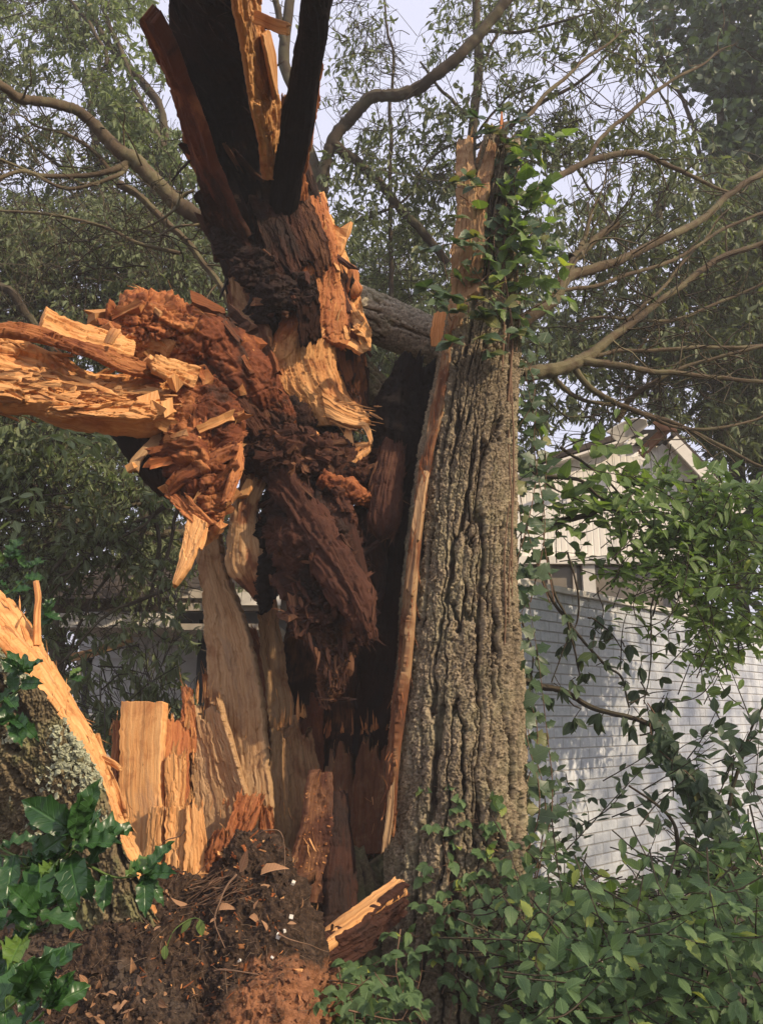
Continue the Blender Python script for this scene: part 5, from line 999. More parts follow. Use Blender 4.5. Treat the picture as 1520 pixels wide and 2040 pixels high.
tag(mb.build('twig_heap', M['root'], origin=hp[0]), 'loose heap of thin dead twigs and stalks lying on top of the soil', 'twigs', None, 'stuff')
# sawdust and torn chips fallen from the break
k = 220; cp = [soil_at(np.clip(r.normal(430, 90), 120, 640), r.uniform(1640, 2000), .004) for _ in range(k)]; mb = MB()
blocks(mb, np.array([a for a, b in cp]), r.randn(k, 3), np.array([b for a, b in cp])+r.randn(k, 3)*.4, r.gamma(2, .009, k).clip(.005, .06), r.gamma(2, .003, k).clip(.002, .014), r.uniform(.001, .004, k), r.uniform(.15, .7, k))
tag(mb.build('wood_chips', M['wood']), 'torn orange chips and sawdust fallen over the soil', 'wood chips', None, 'stuff')
# seedling
a_, _ = soil_at(330, 1905, .01); b_, _ = soil_at(378, 1858, .06); sd = thing('seedling', 'tiny green seedling with two narrow leaves on the soil face', 'seedling', a_)
mb = MB(); tube(mb, [a_, (a_+b_)/2+[-.01, -.03, .02], b_, b_+[.04, 0, -.012]], [.0022, .002, .0016, .001], k=5, n=24); mb.build('stem', M['fresh'], sd)
for q, d_, z_ in ((b_+[-.004, 0, 0], [-.6, -.2, -.8], .058), (b_+[.024, 0, -.004], [.2, -.1, -1], .055), (a_+[.002, -.01, .02], [.1, -.3, -1], .045)):
    mb = MB(); leaves(mb, 'oval', [q], [d_], [[0, -1, .3]], [z_], rg=.85, curl=.1); mb.build('leaf', M['fresh'], sd)

# ============================================================ brick house at the right
DV, NV = np.array([.7071, .7071, 0]), np.array([.7071, -.7071, 0]); C0 = -4.4
def WP(px, py, out=0.):          # on the brick wall plane x - y = C0
    u, v = (px-760)/FPX, (1020-py)/FPX; d = np.array([u, CP-v*SP, SP+v*CP]); t = (C0+out*1.414)/(d[0]-d[1]); return np.array([0, 0, CAMZ])+d*t
bh = thing('brick_house', 'white painted brick house with cream gable and storm damaged roof peak', 'house', WP(1150, 1800))
S0 = (WP(1100, 1165)@DV); ZT = WP(1205, 1186)[2]
mb = MB(); s_a, s_b = WP(968, 1150)@DV, 11.0; z0 = -.15; course = .0677; nc = int((ZT-z0)/course); ns = 700; sub = 5
zz = np.concatenate([z0+i*course+np.array([0, .0065, .0095, .058, .0665]) for i in range(nc)]+[[z0+nc*course]]); prof = np.concatenate([np.array([0, 0, 1, 1.1, 1.0])*.008 for i in range(nc)]+[[0]]); row = np.concatenate([np.full(5, i) for i in range(nc)]+[[nc]])
ss = np.linspace(s_a, s_b, ns*3); SSb, ZZb = np.meshgrid(ss, zz)
Rw = row[:, None]; ph = (SSb/.203+.5*(Rw % 2)+.04*_h(Rw+0*SSb.astype(int), 0*SSb.astype(int), 0*SSb.astype(int), 3)); jn = np.abs(ph-np.round(ph))*.203; joint = sstep(.008, .003, jn)
rough = .0022*fbm(SSb*38, ZZb*50, seed=3, o=4)+.003*(_h(np.floor(ph+.5).astype(int), Rw+0*SSb.astype(int), 0*SSb.astype(int), 5)-.5)
out_ = prof[:, None]*(1-joint*.35)+rough*(prof[:, None] > 0)*(1-joint)
o3 = NV*(C0/1.414)
pos = o3+DV*SSb[..., None]+NV*out_[..., None]+np.array([0, 0, 1])*ZZb[..., None]
tn = np.stack([sstep(.9, .2, ZZb)+0*SSb, .5+0*SSb, np.maximum(joint*.45, (prof[:, None] <= 0)*1.0)], -1)
mb.add(pos, grid_quads(*SSb.shape), None, np.stack([SSb, ZZb], -1), tn.reshape(-1, 3)); mb.build('brick_wall', M['brick'], bh, smooth=False)
def box(mb, c, ax, ay, az, tone=None):
    """oriented box, half axes as vectors, slightly uneven"""
    c, ax, ay, az = [np.asarray(q, float) for q in (c, ax, ay, az)]
    v = np.array([c+x*ax+y*ay+z*az for x in (-1, 1) for y in (-1, 1) for z in (-1, 1)]); mb.add(v, _cq, None, v[:, [0, 2]], tone)
Zv = np.array([0, 0, 1.])
def bpart(name, mat, boxes, par, **kw):
    m = MB()
    for b in boxes: box(m, *b)
    return m.build(name, M[mat], par, smooth=False)
mid = o3+DV*(s_a+s_b)/2
bpart('wall_cap', 'white_paint', [(mid+Zv*(z0+nc*course+.022)+NV*.0, DV*(s_b-s_a)/2, NV*.045, Zv*.02)], bh)
bpart('wall_core', 'dark_gap', [(mid-NV*.09+Zv*((ZT+z0)/2-.02), DV*((s_b-s_a)/2-.02), NV*.07, Zv*(ZT-z0)/2)], bh)
YG = 7.35                                        # gable wall, facing the camera
def GX(px, py, Y=YG): p = P(px, py, Y); return p
zb = GX(1160, 1111)[2]; xl, xr = GX(1000, 1111)[0], GX(1392, 1111)[0]; ap = GX(1300, 840); el = GX(1010, 925); er = GX(1475, 1000)
mb = MB(); nb_ = 30; xs = np.linspace(xl, xr, nb_*6+1)
tz = np.interp(xs, [el[0]-.2, el[0], ap[0], er[0], er[0]+.2], [el[2]-.1, el[2], ap[2]-.16, er[2], er[2]-.1])
gv = np.where(np.arange(len(xs)) % 6 == 0, .003, 0)
vv = np.linspace(0, 1, 14); Zs = zb+(tz[None]-zb)*vv[:, None]
mb.add(np.stack([xs[None]+0*Zs, YG+gv[None]+0*Zs, Zs], -1), grid_quads(*Zs.shape), None, np.stack([xs[None]+0*Zs, Zs], -1)); 
sd_ = np.stack([xs[None]+0*Zs, YG+.10+0*Zs, Zs], -1); mb.add(sd_, grid_quads(*Zs.shape)[:, ::-1], None)
mb.build('gable_siding', M['cream_siding'], bh, smooth=False)
xm = (xl+xr)/2; hw = (xr-xl)/2
bpart('trim_board', 'white_paint', [((xm, YG-.02, zb-.03), (hw, 0, 0), (0, .035, 0), (0, 0, .035))], bh)
zw = GX(1160, 1240)[2]
win = [bpart('window_post', 'white_paint', [((GX(q, 1150)[0], YG+.02, (zb+zw)/2-.03), (.055, 0, 0), (0, .04, 0), (0, 0, (zb-zw)/2))], bh) for q in (1040, 1172, 1352)][0]
bpart('pane', 'pane', [((xm, YG+.05, (zb+zw)/2-.03), (hw, 0, 0), (0, .006, 0), (0, 0, (zb-zw)/2))], bh)
for q in (1145, 1095): bpart('window_bar', 'soffit', [((GX(q, 1150)[0], YG+.03, (zb+zw)/2-.03), (.018, 0, 0), (0, .02, 0), (0, 0, (zb-zw)/2-.02))], bh)
bpart('lower_wall', 'soffit', [((xm, YG+.06, zw/2-.2), (hw, 0, 0), (0, .05, 0), (0, 0, zw/2+.15))], bh)
# roof: right slope with soffit and fascia, broken peak
def slope(name, mat, a, b, y0, y1, th, par, dz=0):
    a, b = np.array([a[0], 0, a[2]+dz]), np.array([b[0], 0, b[2]+dz]); d = b-a; nn = nrm(np.array([d[2], 0, -d[0]])); nn = nn*np.sign(nn[2])
    c = (a+b)/2+[0, (y0+y1)/2, 0]; return bpart(name, mat, [(c+nn*th/2, d/2, (0, (y1-y0)/2, 0), nn*th/2)], par)
pk = GX(1352, 862, 7.0); ed = GX(1446, 962, 7.0); ed = ed+(ed-pk)*.5
slope('soffit', 'soffit', pk, ed, 7.2, YG+.02, .02, bh)
slope('roof', 'roof', pk, ed, 7.18, 11, .05, bh, .05)
pa = pk+(-.02, 0, .03); d_ = nrm(ed-pk)
bpart('rake_board', 'white_paint', [((pk+ed)/2*[1, 0, 1]+[0, 7.18, .0], (ed-pk)/2, (0, .012, 0), np.cross(d_, [0, 1, 0])*.05)], bh)
lp = GX(1262, 862, 7.0); le = GX(1000, 945, 7.0)
slope('roof', 'roof', lp, le, 7.2, 11, .05, bh, .04)
slope('soffit', 'white_paint', lp, le, 7.2, YG+.02, .02, bh)
# peeled fascia, rafter and a near-black block painting the unlit opening at the peak
m = MB(); plank(m, [(1205, 862, 6.86), (1230, 846, 6.84), (1262, 834, 6.82), (1288, 836, 6.82)], [(1232, 886, 6.95), (1256, 872, 6.95), (1278, 858, 6.92), (1292, 846, 6.9)], th=.012, nu=16, nv=40, jt=.02, jb=.02, amp=.001, seed=401); m.build('peeled_fascia', M['white_paint'], bh)
m = MB(); plank(m, [(1262, 906, 7.15), (1282, 885, 7.1), (1318, 850, 6.98)], [(1278, 912, 7.1), (1302, 888, 7.05), (1338, 856, 6.95)], th=.04, nu=14, nv=40, jt=.02, jb=.05, amp=.002, seed=402); m.build('rafter', M['rafter'], bh)
m = MB(); plank(m, [(1338, 836, 6.95), (1310, 838, 6.98), (1296, 842, 7.0)], [(1352, 860, 6.9), (1330, 858, 6.95), (1310, 862, 7.0)], th=.03, nu=14, nv=30, jt=.02, jb=.02, amp=.002, seed=403); m.build('rafter', M['rafter'], bh)
bpart('attic_gap', 'dark_gap', [(GX(1285, 872, YG-.05), (.14, 0, 0), (0, .03, 0), (0, 0, .07))], bh)
mb = MB(); k = 12; Bf = np.array([P(rs.uniform(1222, 1275), rs.uniform(874, 916), 7.02) for _ in range(k)]); shards(mb, Bf, np.c_[rs.uniform(.4, 1, k), 0*rs.rand(k), rs.uniform(-.2, .6, k)], np.tile([0, -1, .2], (k, 1)), rs.uniform(.05, .12, k), .03, .008, rot=.1)
mb.build('splintered_board', M['white_paint'], bh)

# ============================================================ house behind on the left
YL = 8.6
lh = thing('siding_house', 'pale sided house half hidden behind the fallen leafy crown at the left', 'house', P(300, 1600, YL))
z_a, z_b = P(300, 1620, YL)[2], P(300, 1215, YL)[2]; xa, xb = P(150, 1400, YL)[0], P(420, 1400, YL)[0]
mb = MB(); lap = .115; n_l = int((z_b-z_a)/lap)+1
for i in range(n_l):
    z1 = z_a+i*lap; v = np.array([[xa, YL-.02, z1], [xb, YL-.02, z1], [xb, YL, z1+lap], [xa, YL, z1+lap], [xa, YL, z1], [xb, YL, z1]]); mb.add(v, [[0, 1, 2, 3], [4, 5, 1, 0]], None)
box(mb, ((xa+xb)/2, YL+.1, (z_a+z_b)/2), ((xb-xa)/2, 0, 0), (0, .08, 0), (0, 0, (z_b-z_a)/2))
mb.build('siding', M['house_siding'], lh, smooth=False)
def lb(name, mat, x0, y0, x1, y1, Y, th=.04):
    a, b = P(x0, y1, Y), P(x1, y0, Y); return bpart(name, mat, [((a+b)/2, ((b[0]-a[0])/2, 0, 0), (0, th, 0), (0, 0, (b[2]-a[2])/2))], lh)
lb('shutter', 'black_paint', 386, 1235, 424, 1480, YL-.1)
lb('gutter', 'soffit', 352, 1176, 560, 1218, YL-.7, .06)
lb('fascia', 'white_paint', 120, 1222, 352, 1250, YL-.75, .02)
lb('fascia', 'white_paint', 420, 1180, 560, 1206, YL-.82, .02)
lb('soffit', 'soffit', 160, 1250, 560, 1262, YL-.35, .35)
m = MB(); plank(m, [(140, 1302, 8.0), (190, 1290, 8), (262, 1262, 8)], [(142, 1318, 8), (192, 1306, 8), (268, 1278, 8)], th=.05, nu=10, nv=30, jt=.03, amp=.001, seed=411); m.build('porch_beam', M['tan_board'], lh)
lb('porch_post', 'black_paint', 158, 1310, 182, 1480, YL-.5, .04)
lb('porch_post', 'white_paint', 150, 1310, 156, 1480, YL-.5, .03)
lb('wall', 'house_siding', 424, 1210, 640, 1480, YL+.05, .05)
a, b = P(100, 1216, YL-.75), P(660, 1216, YL-.75)
bpart('roof', 'roof', [((a+b)/2+[0, 1.9, .85], ((b[0]-a[0])/2, 0, 0), (0, 1.9, .80), (0, -.03, .06))], lh)
mb = MB(); plank(mb, [(470, 1095, 7.6), (520, 1050, 7.6), (600, 990, 7.7)], [(474, 1110, 7.6), (526, 1066, 7.6), (604, 1008, 7.7)], th=.08, nu=8, nv=20, jt=.05, amp=.002, seed=412); mb.build('broken_rafter', M['rafter'], lh)

# ============================================================ soft summer haze in the air
hm = bpy.data.materials.new('hazy_air'); hm.use_nodes = True; t_ = hm.node_tree; t_.nodes.clear()
o_ = t_.nodes.new('ShaderNodeOutputMaterial'); v_ = t_.nodes.new('ShaderNodeVolumePrincipled'); v_.inputs['Density'].default_value = .0046; v_.inputs['Color'].default_value = (.96, .97, 1, 1)
t_.links.new(v_.outputs[0], o_.inputs['Volume'])
mb = MB(); box(mb, (0, 170, 6.5), (304, 0, 0), (0, 234, 0), (0, 0, 8)); tag(mb.build('haze', hm), kind='stuff')
# ============================================================ foliage
def inpoly(px, py, poly):
    poly = np.asarray(poly, float); c = np.zeros(len(px), bool); j = len(poly)-1
    for i in range(len(poly)):
        xi, yi = poly[i]; xj, yj = poly[j]
        c ^= ((yi > py) != (yj > py)) & (px < (xj-xi)*(py-yi)/(yj-yi+1e-9)+xi); j = i
    return c
def region_pts(poly, Y0, Y1, n, seed=0, gate=0.0, gs=2.0, edge=40):
    """n points scattered through the volume seen inside a pixel polygon between two distances, thinned by a 3-D noise"""
    r = np.random.RandomState(seed); poly = np.asarray(poly, float); out = []; tot = 0
    lo, hi = poly.min(0), poly.max(0)
    while tot < n:
        k = n*3; px = r.uniform(lo[0]-edge*.5, hi[0]+edge*.5, k); py = r.uniform(lo[1]-edge*.5, hi[1]+edge*.5, k); Y = r.uniform(Y0, Y1, k)
        m = inpoly(px+r.randn(k)*edge*.4, py+r.randn(k)*edge*.4, poly); px, py, Y = px[m], py[m], Y[m]
        u, v = (px-760)/FPX, (1020-py)/FPX; t = Y/(CP-v*SP); p = np.stack([u*t, Y, CAMZ+t*(SP+v*CP)], -1)
        if gate is not None: p = p[fbm(p[:, 0]*gs, p[:, 1]*gs, p[:, 2]*gs, o=3, seed=seed+3) > gate+r.randn(len(p))*.06]
        out.append(p); tot += len(p)
        if len(out) > 60: break
    return np.vstack(out)[:n]
def wilted(mbl, mbt, pts, nper=(3, 6), size=(.05, .10), kind='lance', droop=1.0, twig=.22, skel=None, seed=0, pale=None):
    """clusters of hanging leaves, each on its own twig reaching back towards the nearest limb"""
    r = np.random.RandomState(seed); N = len(pts)
    if skel is not None:
        sk = skel[r.choice(len(skel), min(len(skel), 600), replace=False)]
        d = ((pts[:, None]-sk[None])**2).sum(-1); tgt = sk[d.argmin(1)]-pts; L = np.linalg.norm(tgt, axis=1, keepdims=True); dirn = tgt/np.maximum(L, .01)
    else: dirn = nrm(r.randn(N, 3)+[0, 0, .6]); L = np.full((N, 1), 9.)
    dirn = nrm(dirn+r.randn(N, 3)*.45); ln = np.minimum(r.uniform(.5, 1.6, (N, 1))*twig, L)
    segs(mbt, pts+dirn*ln, pts, .0035, .0014)
    long_ = r.rand(N) < .2; segs(mbt, pts[long_]+dirn[long_]*ln[long_], pts[long_]+nrm(dirn[long_]+r.randn(long_.sum(), 3)*.5)*np.minimum(ln[long_]*3.2, L[long_]), .004, .006)
    c = r.randint(nper[0], nper[1]+1, N); i = np.repeat(np.arange(N), c); K = len(i)
    along = r.rand(K, 1)*.5
    base = pts[i]+dirn[i]*ln[i]*along
    dr = nrm(r.randn(K, 3)*.75-dirn[i]*.5+np.array([0, 0, -1.15*droop]))
    up = nrm(r.randn(K, 3)*.8+tocam(pts[i])*.3+np.array([0, 0, .5]))
    leaves(mbl, kind, base, dr, up, r.uniform(*size, K), rg=r.rand(K) if pale is None else np.clip(r.rand(K)*.6+pale, 0, 1), curl=.3, yel=(r.rand(K) < .05)*r.rand(K)*.7)
def tree(name, label, cat, trunk, crowns, group='trees behind the broken oak', limbs=(), tw=None, bark_m='branch', leaf_m='wilt'):
    """trunk [(px,py,Y,r px)], crowns: dicts of leaf volumes; every tree its own trunk, limbs and crown"""
    b = P(*trunk[0][:3]); root = thing(name, label, cat, (b[0], b[1], 0), group); mbw = MB(); sk = []
    C = tube(mbw, np.vstack([[b[0], b[1], -.05], PP(trunk)]), [trunk[0][3]*1.3*mpp(*trunk[0][:3])]+[q[3]*mpp(*q[:3]) for q in trunk], k=12, n=60, wob=.04, seed=len(label)); sk.append(C[8:])
    mbw.build('trunk', M[bark_m], root)
    if limbs:
        for i, (pl, r0, r1) in enumerate(limbs):
            mbb = MB(); C = tube(mbb, PP(pl), np.linspace(r0, r1, len(pl))*mpp(*pl[0]), k=8, n=len(pl)*12, wob=.04, seed=i); sk.append(C); mbb.build('limb', M[bark_m], root)
    sk = np.vstack(sk); mbt = MB()
    for i, cr in enumerate(crowns):
        po = np.array(cr['poly'], float); lo_, hi_ = po.min(0), po.max(0); nn_ = cr['n']      # crowns go on beyond the edges of the view
        if lo_[0] <= -39: nn_ = int(nn_*(hi_[0]+330)/(hi_[0]-lo_[0])); po[po[:, 0] < -35, 0] = -330
        if hi_[0] >= 1555: nn_ = int(nn_*(1850-lo_[0])/(hi_[0]-lo_[0])); po[po[:, 0] > 1550, 0] = 1850
        pts = region_pts(po, cr['Y'][0], cr['Y'][1], nn_, seed=cr.get('seed', i+len(label)), gate=cr.get('gate', 0), gs=cr.get('gs', 2.0), edge=cr.get('edge', 40))
        m = MB(); wilted(m, mbt, pts, cr.get('nper', (3, 6)), cr.get('size', (.06, .11)), cr.get('kind', 'lance'), cr.get('droop', 1.), cr.get('twig', .25), np.vstack([sk]+([np.vstack(cr['skel'])] if 'skel' in cr else [])), seed=i+3, pale=cr.get('pale'))
        m.build('crown', M[cr.get('mat', leaf_m)], root)
    mbt.build('twigs', M['twig'], root)
    return root

R_ = np.random.RandomState(4)
# ---- trees
tree('tree', 'tall pale green tree with drooping leaves at the upper left, sky showing through', 'tree', [(300, 1300, 9.5, 16), (290, 900, 9.4, 15), (270, 500, 9.2, 12), (330, 250, 9, 9), (200, 60, 8.8, 7), (150, -80, 8.8, 5)],
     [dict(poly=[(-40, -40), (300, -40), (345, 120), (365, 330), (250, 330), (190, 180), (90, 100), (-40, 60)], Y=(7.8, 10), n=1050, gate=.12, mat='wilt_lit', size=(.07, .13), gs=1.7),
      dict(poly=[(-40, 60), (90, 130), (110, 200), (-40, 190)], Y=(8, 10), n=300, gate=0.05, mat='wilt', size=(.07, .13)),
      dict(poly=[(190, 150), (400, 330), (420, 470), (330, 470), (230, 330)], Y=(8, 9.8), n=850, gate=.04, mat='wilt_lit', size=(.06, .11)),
      dict(poly=[(-40, 250), (120, 240), (240, 330), (200, 420), (-40, 420)], Y=(7.8, 9.8), n=800, gate=.08, mat='wilt', size=(.06, .11))],
     limbs=[([(290, 520, 9.1), (220, 380, 9), (180, 200, 8.8), (210, 100, 8.7), (110, -40, 8.6)], 8, 3), ([(330, 300, 9), (250, 130, 8.8), (190, -30, 8.7)], 7, 3), ([(270, 470, 9), (120, 330, 8.8), (20, 260, 8.6)], 6, 2)])
tree('tree', 'dense dark tree filling the left middle behind the torn orange limb', 'tree', [(120, 1200, 9, 14), (90, 800, 8.8, 12), (75, 650, 8.6, 11), (40, 560, 8.5, 9), (-20, 480, 8.4, 8)],
     [dict(poly=[(-40, 400), (260, 390), (420, 470), (470, 620), (470, 820), (200, 660), (-40, 680)], Y=(6.6, 9.5), n=5200, gate=-.10, mat='wilt', size=(.045, .09), nper=(3, 7), gs=2.4),
      dict(poly=[(-40, 420), (430, 440), (500, 900), (-40, 900)], Y=(9.5, 13), n=3600, gate=-.25, mat='wilt', size=(.06, .12), nper=(4, 7))],
     limbs=[([(60, 600, 8.5), (200, 520, 8.3), (330, 500, 8.2), (440, 560, 8.2)], 6, 2), ([(75, 650, 8.5), (240, 640, 8.2), (360, 560, 8)], 5, 2), ([(90, 760, 8.7), (30, 640, 8.4), (-30, 610, 8.3)], 5, 2)])
tree('tree', 'bare topped grey tree with thin leafless twigs above the broken trunk', 'tree', [(655, 1000, 8.2, 17), (650, 700, 8, 17), (640, 480, 7.8, 15), (622, 330, 7.6, 12), (600, 230, 7.5, 10), (568, 110, 7.4, 11), (585, -40, 7.3, 9)],
     [dict(poly=[(640, 300), (760, 240), (860, 330), (900, 480), (880, 660), (720, 600), (650, 480)], Y=(7, 9), n=560, gate=.14, mat='wilt', size=(.06, .11)),
      dict(poly=[(640, -40), (760, -40), (770, 120), (700, 200), (640, 250)], Y=(7, 8.5), n=110, gate=.12, mat='wilt', size=(.06, .1), twig=.5),
      dict(poly=[(690, 560), (900, 560), (900, 860), (700, 860)], Y=(8, 11), n=1500, gate=-.2, mat='wilt', size=(.06, .11))],
     limbs=[([(640, 400, 7.6), (648, 340, 7.5), (664, 282, 7.4), (695, 232, 7.3), (742, 194, 7.2), (812, 184, 7.1), (872, 148, 7), (950, 68, 6.9), (1010, 0, 6.8), (1040, -40, 6.8)], 13, 10), ([(664, 285, 7.4), (720, 330, 7.5), (780, 388, 7.6), (850, 480, 7.8), (890, 520, 7.9)], 10, 8),
            ([(568, 110, 7.4), (552, 40, 7.3), (545, -40, 7.2)], 8, 6), ([(780, 600, 8), (776, 300, 7.8), (782, 130, 7.7), (765, -30, 7.6)], 5, 2), ([(650, 460, 7.8), (800, 400, 7.6), (870, 310, 7.5), (960, 270, 7.4)], 3, 2)])
tree('tree', 'thin straight tree hung with sparse drooping leaves right of the bare tree', 'tree', [(950, 1000, 8.6, 12), (952, 600, 8.3, 11), (940, 300, 8, 9), (950, 130, 7.8, 9), (944, -40, 7.7, 8)],
     [dict(poly=[(880, -40), (1060, -40), (1020, 120), (1060, 250), (980, 280), (900, 300), (860, 160)], Y=(6.8, 8.6), n=270, gate=.14, mat='wilt', size=(.06, .11), gs=2.2),
      dict(poly=[(820, 200), (940, 210), (900, 420), (800, 420)], Y=(7, 8.6), n=220, gate=.12, mat='wilt', size=(.06, .11)),
      dict(poly=[(1040, -40), (1260, -40), (1210, 80), (1120, 140), (1060, 110)], Y=(6.6, 8), n=120, gate=.16, mat='wilt', size=(.07, .12)),
      dict(poly=[(1000, 160), (1120, 160), (1180, 330), (1040, 330)], Y=(6.6, 8), n=230, gate=.12, mat='wilt', size=(.06, .11))],
     limbs=[([(944, 190, 7.9), (980, 90, 7.7), (1020, 20, 7.6)], 4, 2), ([(945, 240, 8), (880, 180, 7.8), (840, 120, 7.7)], 4, 2), ([(940, 300, 8), (1040, 230, 7.6), (1150, 160, 7.4), (1260, 60, 7.2)], 5, 2), ([(944, 60, 7.8), (1060, 60, 7.4), (1200, 20, 7.2)], 4, 1.5), ([(942, 280, 8), (1000, 200, 7.6), (1060, 170, 7.4)], 3, 1.5)])
tree('tree', 'tall dark tree with rounded leaves closing the upper right corner', 'tree', [(1480, 1300, 13, 16), (1460, 700, 12.6, 14), (1440, 300, 12.3, 11), (1440, 60, 12, 8), (1420, -60, 12, 6)],
     [dict(poly=[(1260, -50), (1560, -50), (1560, 150), (1430, 160), (1330, 140), (1270, 60)], Y=(10.5, 13.5), n=760, gate=.10, mat='deep', size=(.09, .16), kind='round', droop=.3, gs=1.3),
      dict(poly=[(1400, 120), (1560, 120), (1560, 420), (1470, 400), (1390, 270)], Y=(10.5, 13.5), n=1000, gate=.02, mat='deep', size=(.09, .16), kind='round', droop=.3, gs=1.3),
      dict(poly=[(1480, 880), (1900, 800), (1900, 1500), (1480, 1500)], Y=(11, 13.5), n=1300, gate=-.2, mat='deep', size=(.10, .17), kind='round', droop=.3), dict(poly=[(1380, 420), (1560, 420), (1560, 940), (1400, 900)], Y=(11, 14), n=900, gate=0, mat='deep', size=(.09, .16), kind='round', droop=.3, gs=1.3)],
     limbs=[([(1450, 500, 12.4), (1380, 260, 12), (1310, 90, 11.8)], 7, 2), ([(1440, 200, 12.2), (1520, 40, 12)], 6, 2)], leaf_m='deep')
tree('tree', 'wilted dense brown green crown behind the pale right hand limbs', 'tree', [(1330, 1300, 10.4, 13), (1320, 900, 10.2, 11), (1300, 600, 9.8, 9), (1320, 380, 9.4, 6)],
     [dict(poly=[(1060, 430), (1200, 400), (1330, 330), (1560, 300), (1560, 700), (1300, 720), (1080, 700)], Y=(8.2, 11.5), n=2300, gate=.09, mat='wilt', size=(.08, .15), gs=1.6),
      dict(poly=[(1060, 660), (1560, 660), (1560, 960), (1440, 900), (1340, 830), (1240, 830), (1060, 860)], Y=(8.6, 11), n=1800, gate=-.02, mat='wilt', size=(.08, .14)),
      dict(poly=[(1150, 260), (1330, 230), (1420, 300), (1300, 360), (1150, 350)], Y=(6, 7.8), n=200, gate=.14, mat='wilt', size=(.06, .11)),
      dict(poly=[(1180, 10), (1300, 60), (1330, 170), (1240, 140), (1160, 60)], Y=(6, 7.4), n=140, gate=.1, mat='wilt', size=(.06, .11)),
      dict(poly=[(1040, 400), (1560, 330), (1560, 900), (1040, 860)], Y=(11, 13), n=700, gate=.06, mat='wilt', size=(.09, .15))],
     limbs=[([(1310, 650, 9.9), (1420, 500, 9.5), (1520, 430, 9.3)], 5, 2), ([(1305, 600, 9.9), (1200, 420, 9.4), (1150, 330, 9)], 4, 2), ([(1320, 800, 10), (1180, 740, 9.6), (1080, 700, 9.4)], 4, 2), ([(1320, 420, 9.5), (1340, 250, 8.6), (1250, 90, 8)], 3, 1.5)])
tree('tree', 'shadowed tree seen through the gap under the left limb of the fallen trunk', 'tree', [(800, 1300, 11, 12), (800, 900, 10.8, 10), (790, 640, 10.6, 8)],
     [dict(poly=[(640, 420), (1080, 420), (1080, 1000), (640, 1000)], Y=(10, 13), n=3000, gate=-.18, mat='wilt', size=(.08, .14), nper=(4, 7))])
tree('tree', 'dark far tree closing the view above the pale sided house', 'tree', [(330, 1400, 13.5, 14), (330, 1000, 13.5, 12), (300, 700, 13.4, 9)],
     [dict(poly=[(-300, 1150), (140, 1150), (150, 1520), (-300, 1520)], Y=(9.5, 12.5), n=1500, gate=-.3, mat='wilt', size=(.08, .15), nper=(4, 7)), dict(poly=[(-60, 640), (620, 640), (640, 1240), (-60, 1240)], Y=(12.6, 16), n=4200, gate=-.3, mat='wilt', size=(.10, .18), nper=(4, 7))])

# ---- fallen crown hanging over the left house
crown = thing('fallen_branch', 'fallen leafy oak branches with dark hanging leaves lying over the left house', 'fallen branch', P(60, 1300, 6.6))
mbt = MB(); sk = []
FB = [([(-40, 940, 6.4), (20, 962, 6.5), (90, 978, 6.6), (180, 990, 6.8), (300, 1000, 7), (420, 1010, 7.2)], 12, 7), ([(-40, 1108, 6.6), (60, 1090, 6.7), (200, 1080, 6.9), (300, 1070, 7.1), (460, 1050, 7.3)], 12, 9),
      ([(165, 1010, 6.1), (148, 1045, 6.0), (142, 1085, 6.0), (110, 1130, 6.0), (70, 1180, 6.0)], 5, 4), ([(128, 830, 6.3), (130, 870, 6.4), (128, 940, 6.5), (126, 980, 6.6)], 8, 8),
      ([(-30, 700, 6), (30, 850, 6.2), (80, 900, 6.3), (150, 960, 6.5), (230, 1030, 6.7)], 6, 6), ([(330, 1010, 6.2), (240, 1060, 6.1), (150, 1130, 6), (60, 1180, 6)], 4, 3), ([(350, 990, 6.2), (270, 1050, 6), (180, 1110, 5.9), (90, 1200, 5.9)], 3, 2),
      ([(300, 1010, 6.2), (310, 1080, 6.2), (296, 1180, 6.2), (280, 1260, 6.2)], 5, 3), ([(355, 985, 6.3), (340, 1100, 6.2), (320, 1180, 6.1), (330, 1260, 6.1)], 4, 2), ([(420, 960, 6.6), (300, 1000, 6.4), (120, 1010, 6.2), (-20, 1020, 6.1)], 4, 3),
      ([(320, 1010, 6.4), (250, 1120, 6.3), (190, 1180, 6.3), (140, 1290, 6.3), (120, 1380, 6.3)], 4, 2), ([(340, 1170, 6.2), (270, 1200, 6.1), (200, 1240, 6.0), (110, 1330, 5.9)], 4, 2), ([(-40, 560, 6.6), (20, 580, 6.6), (50, 620, 6.7), (75, 655, 6.8), (110, 720, 7)], 9, 8)]
for i, (pl, a, b) in enumerate(FB):
    m = MB(); C = tube(m, PP(pl), np.linspace(a, b, len(pl))*mpp(*pl[0]), k=8, n=len(pl)*12, wob=.04, seed=i+50); sk.append(C); m.build('branch', M['branch'], crown)
sk = np.vstack(sk)
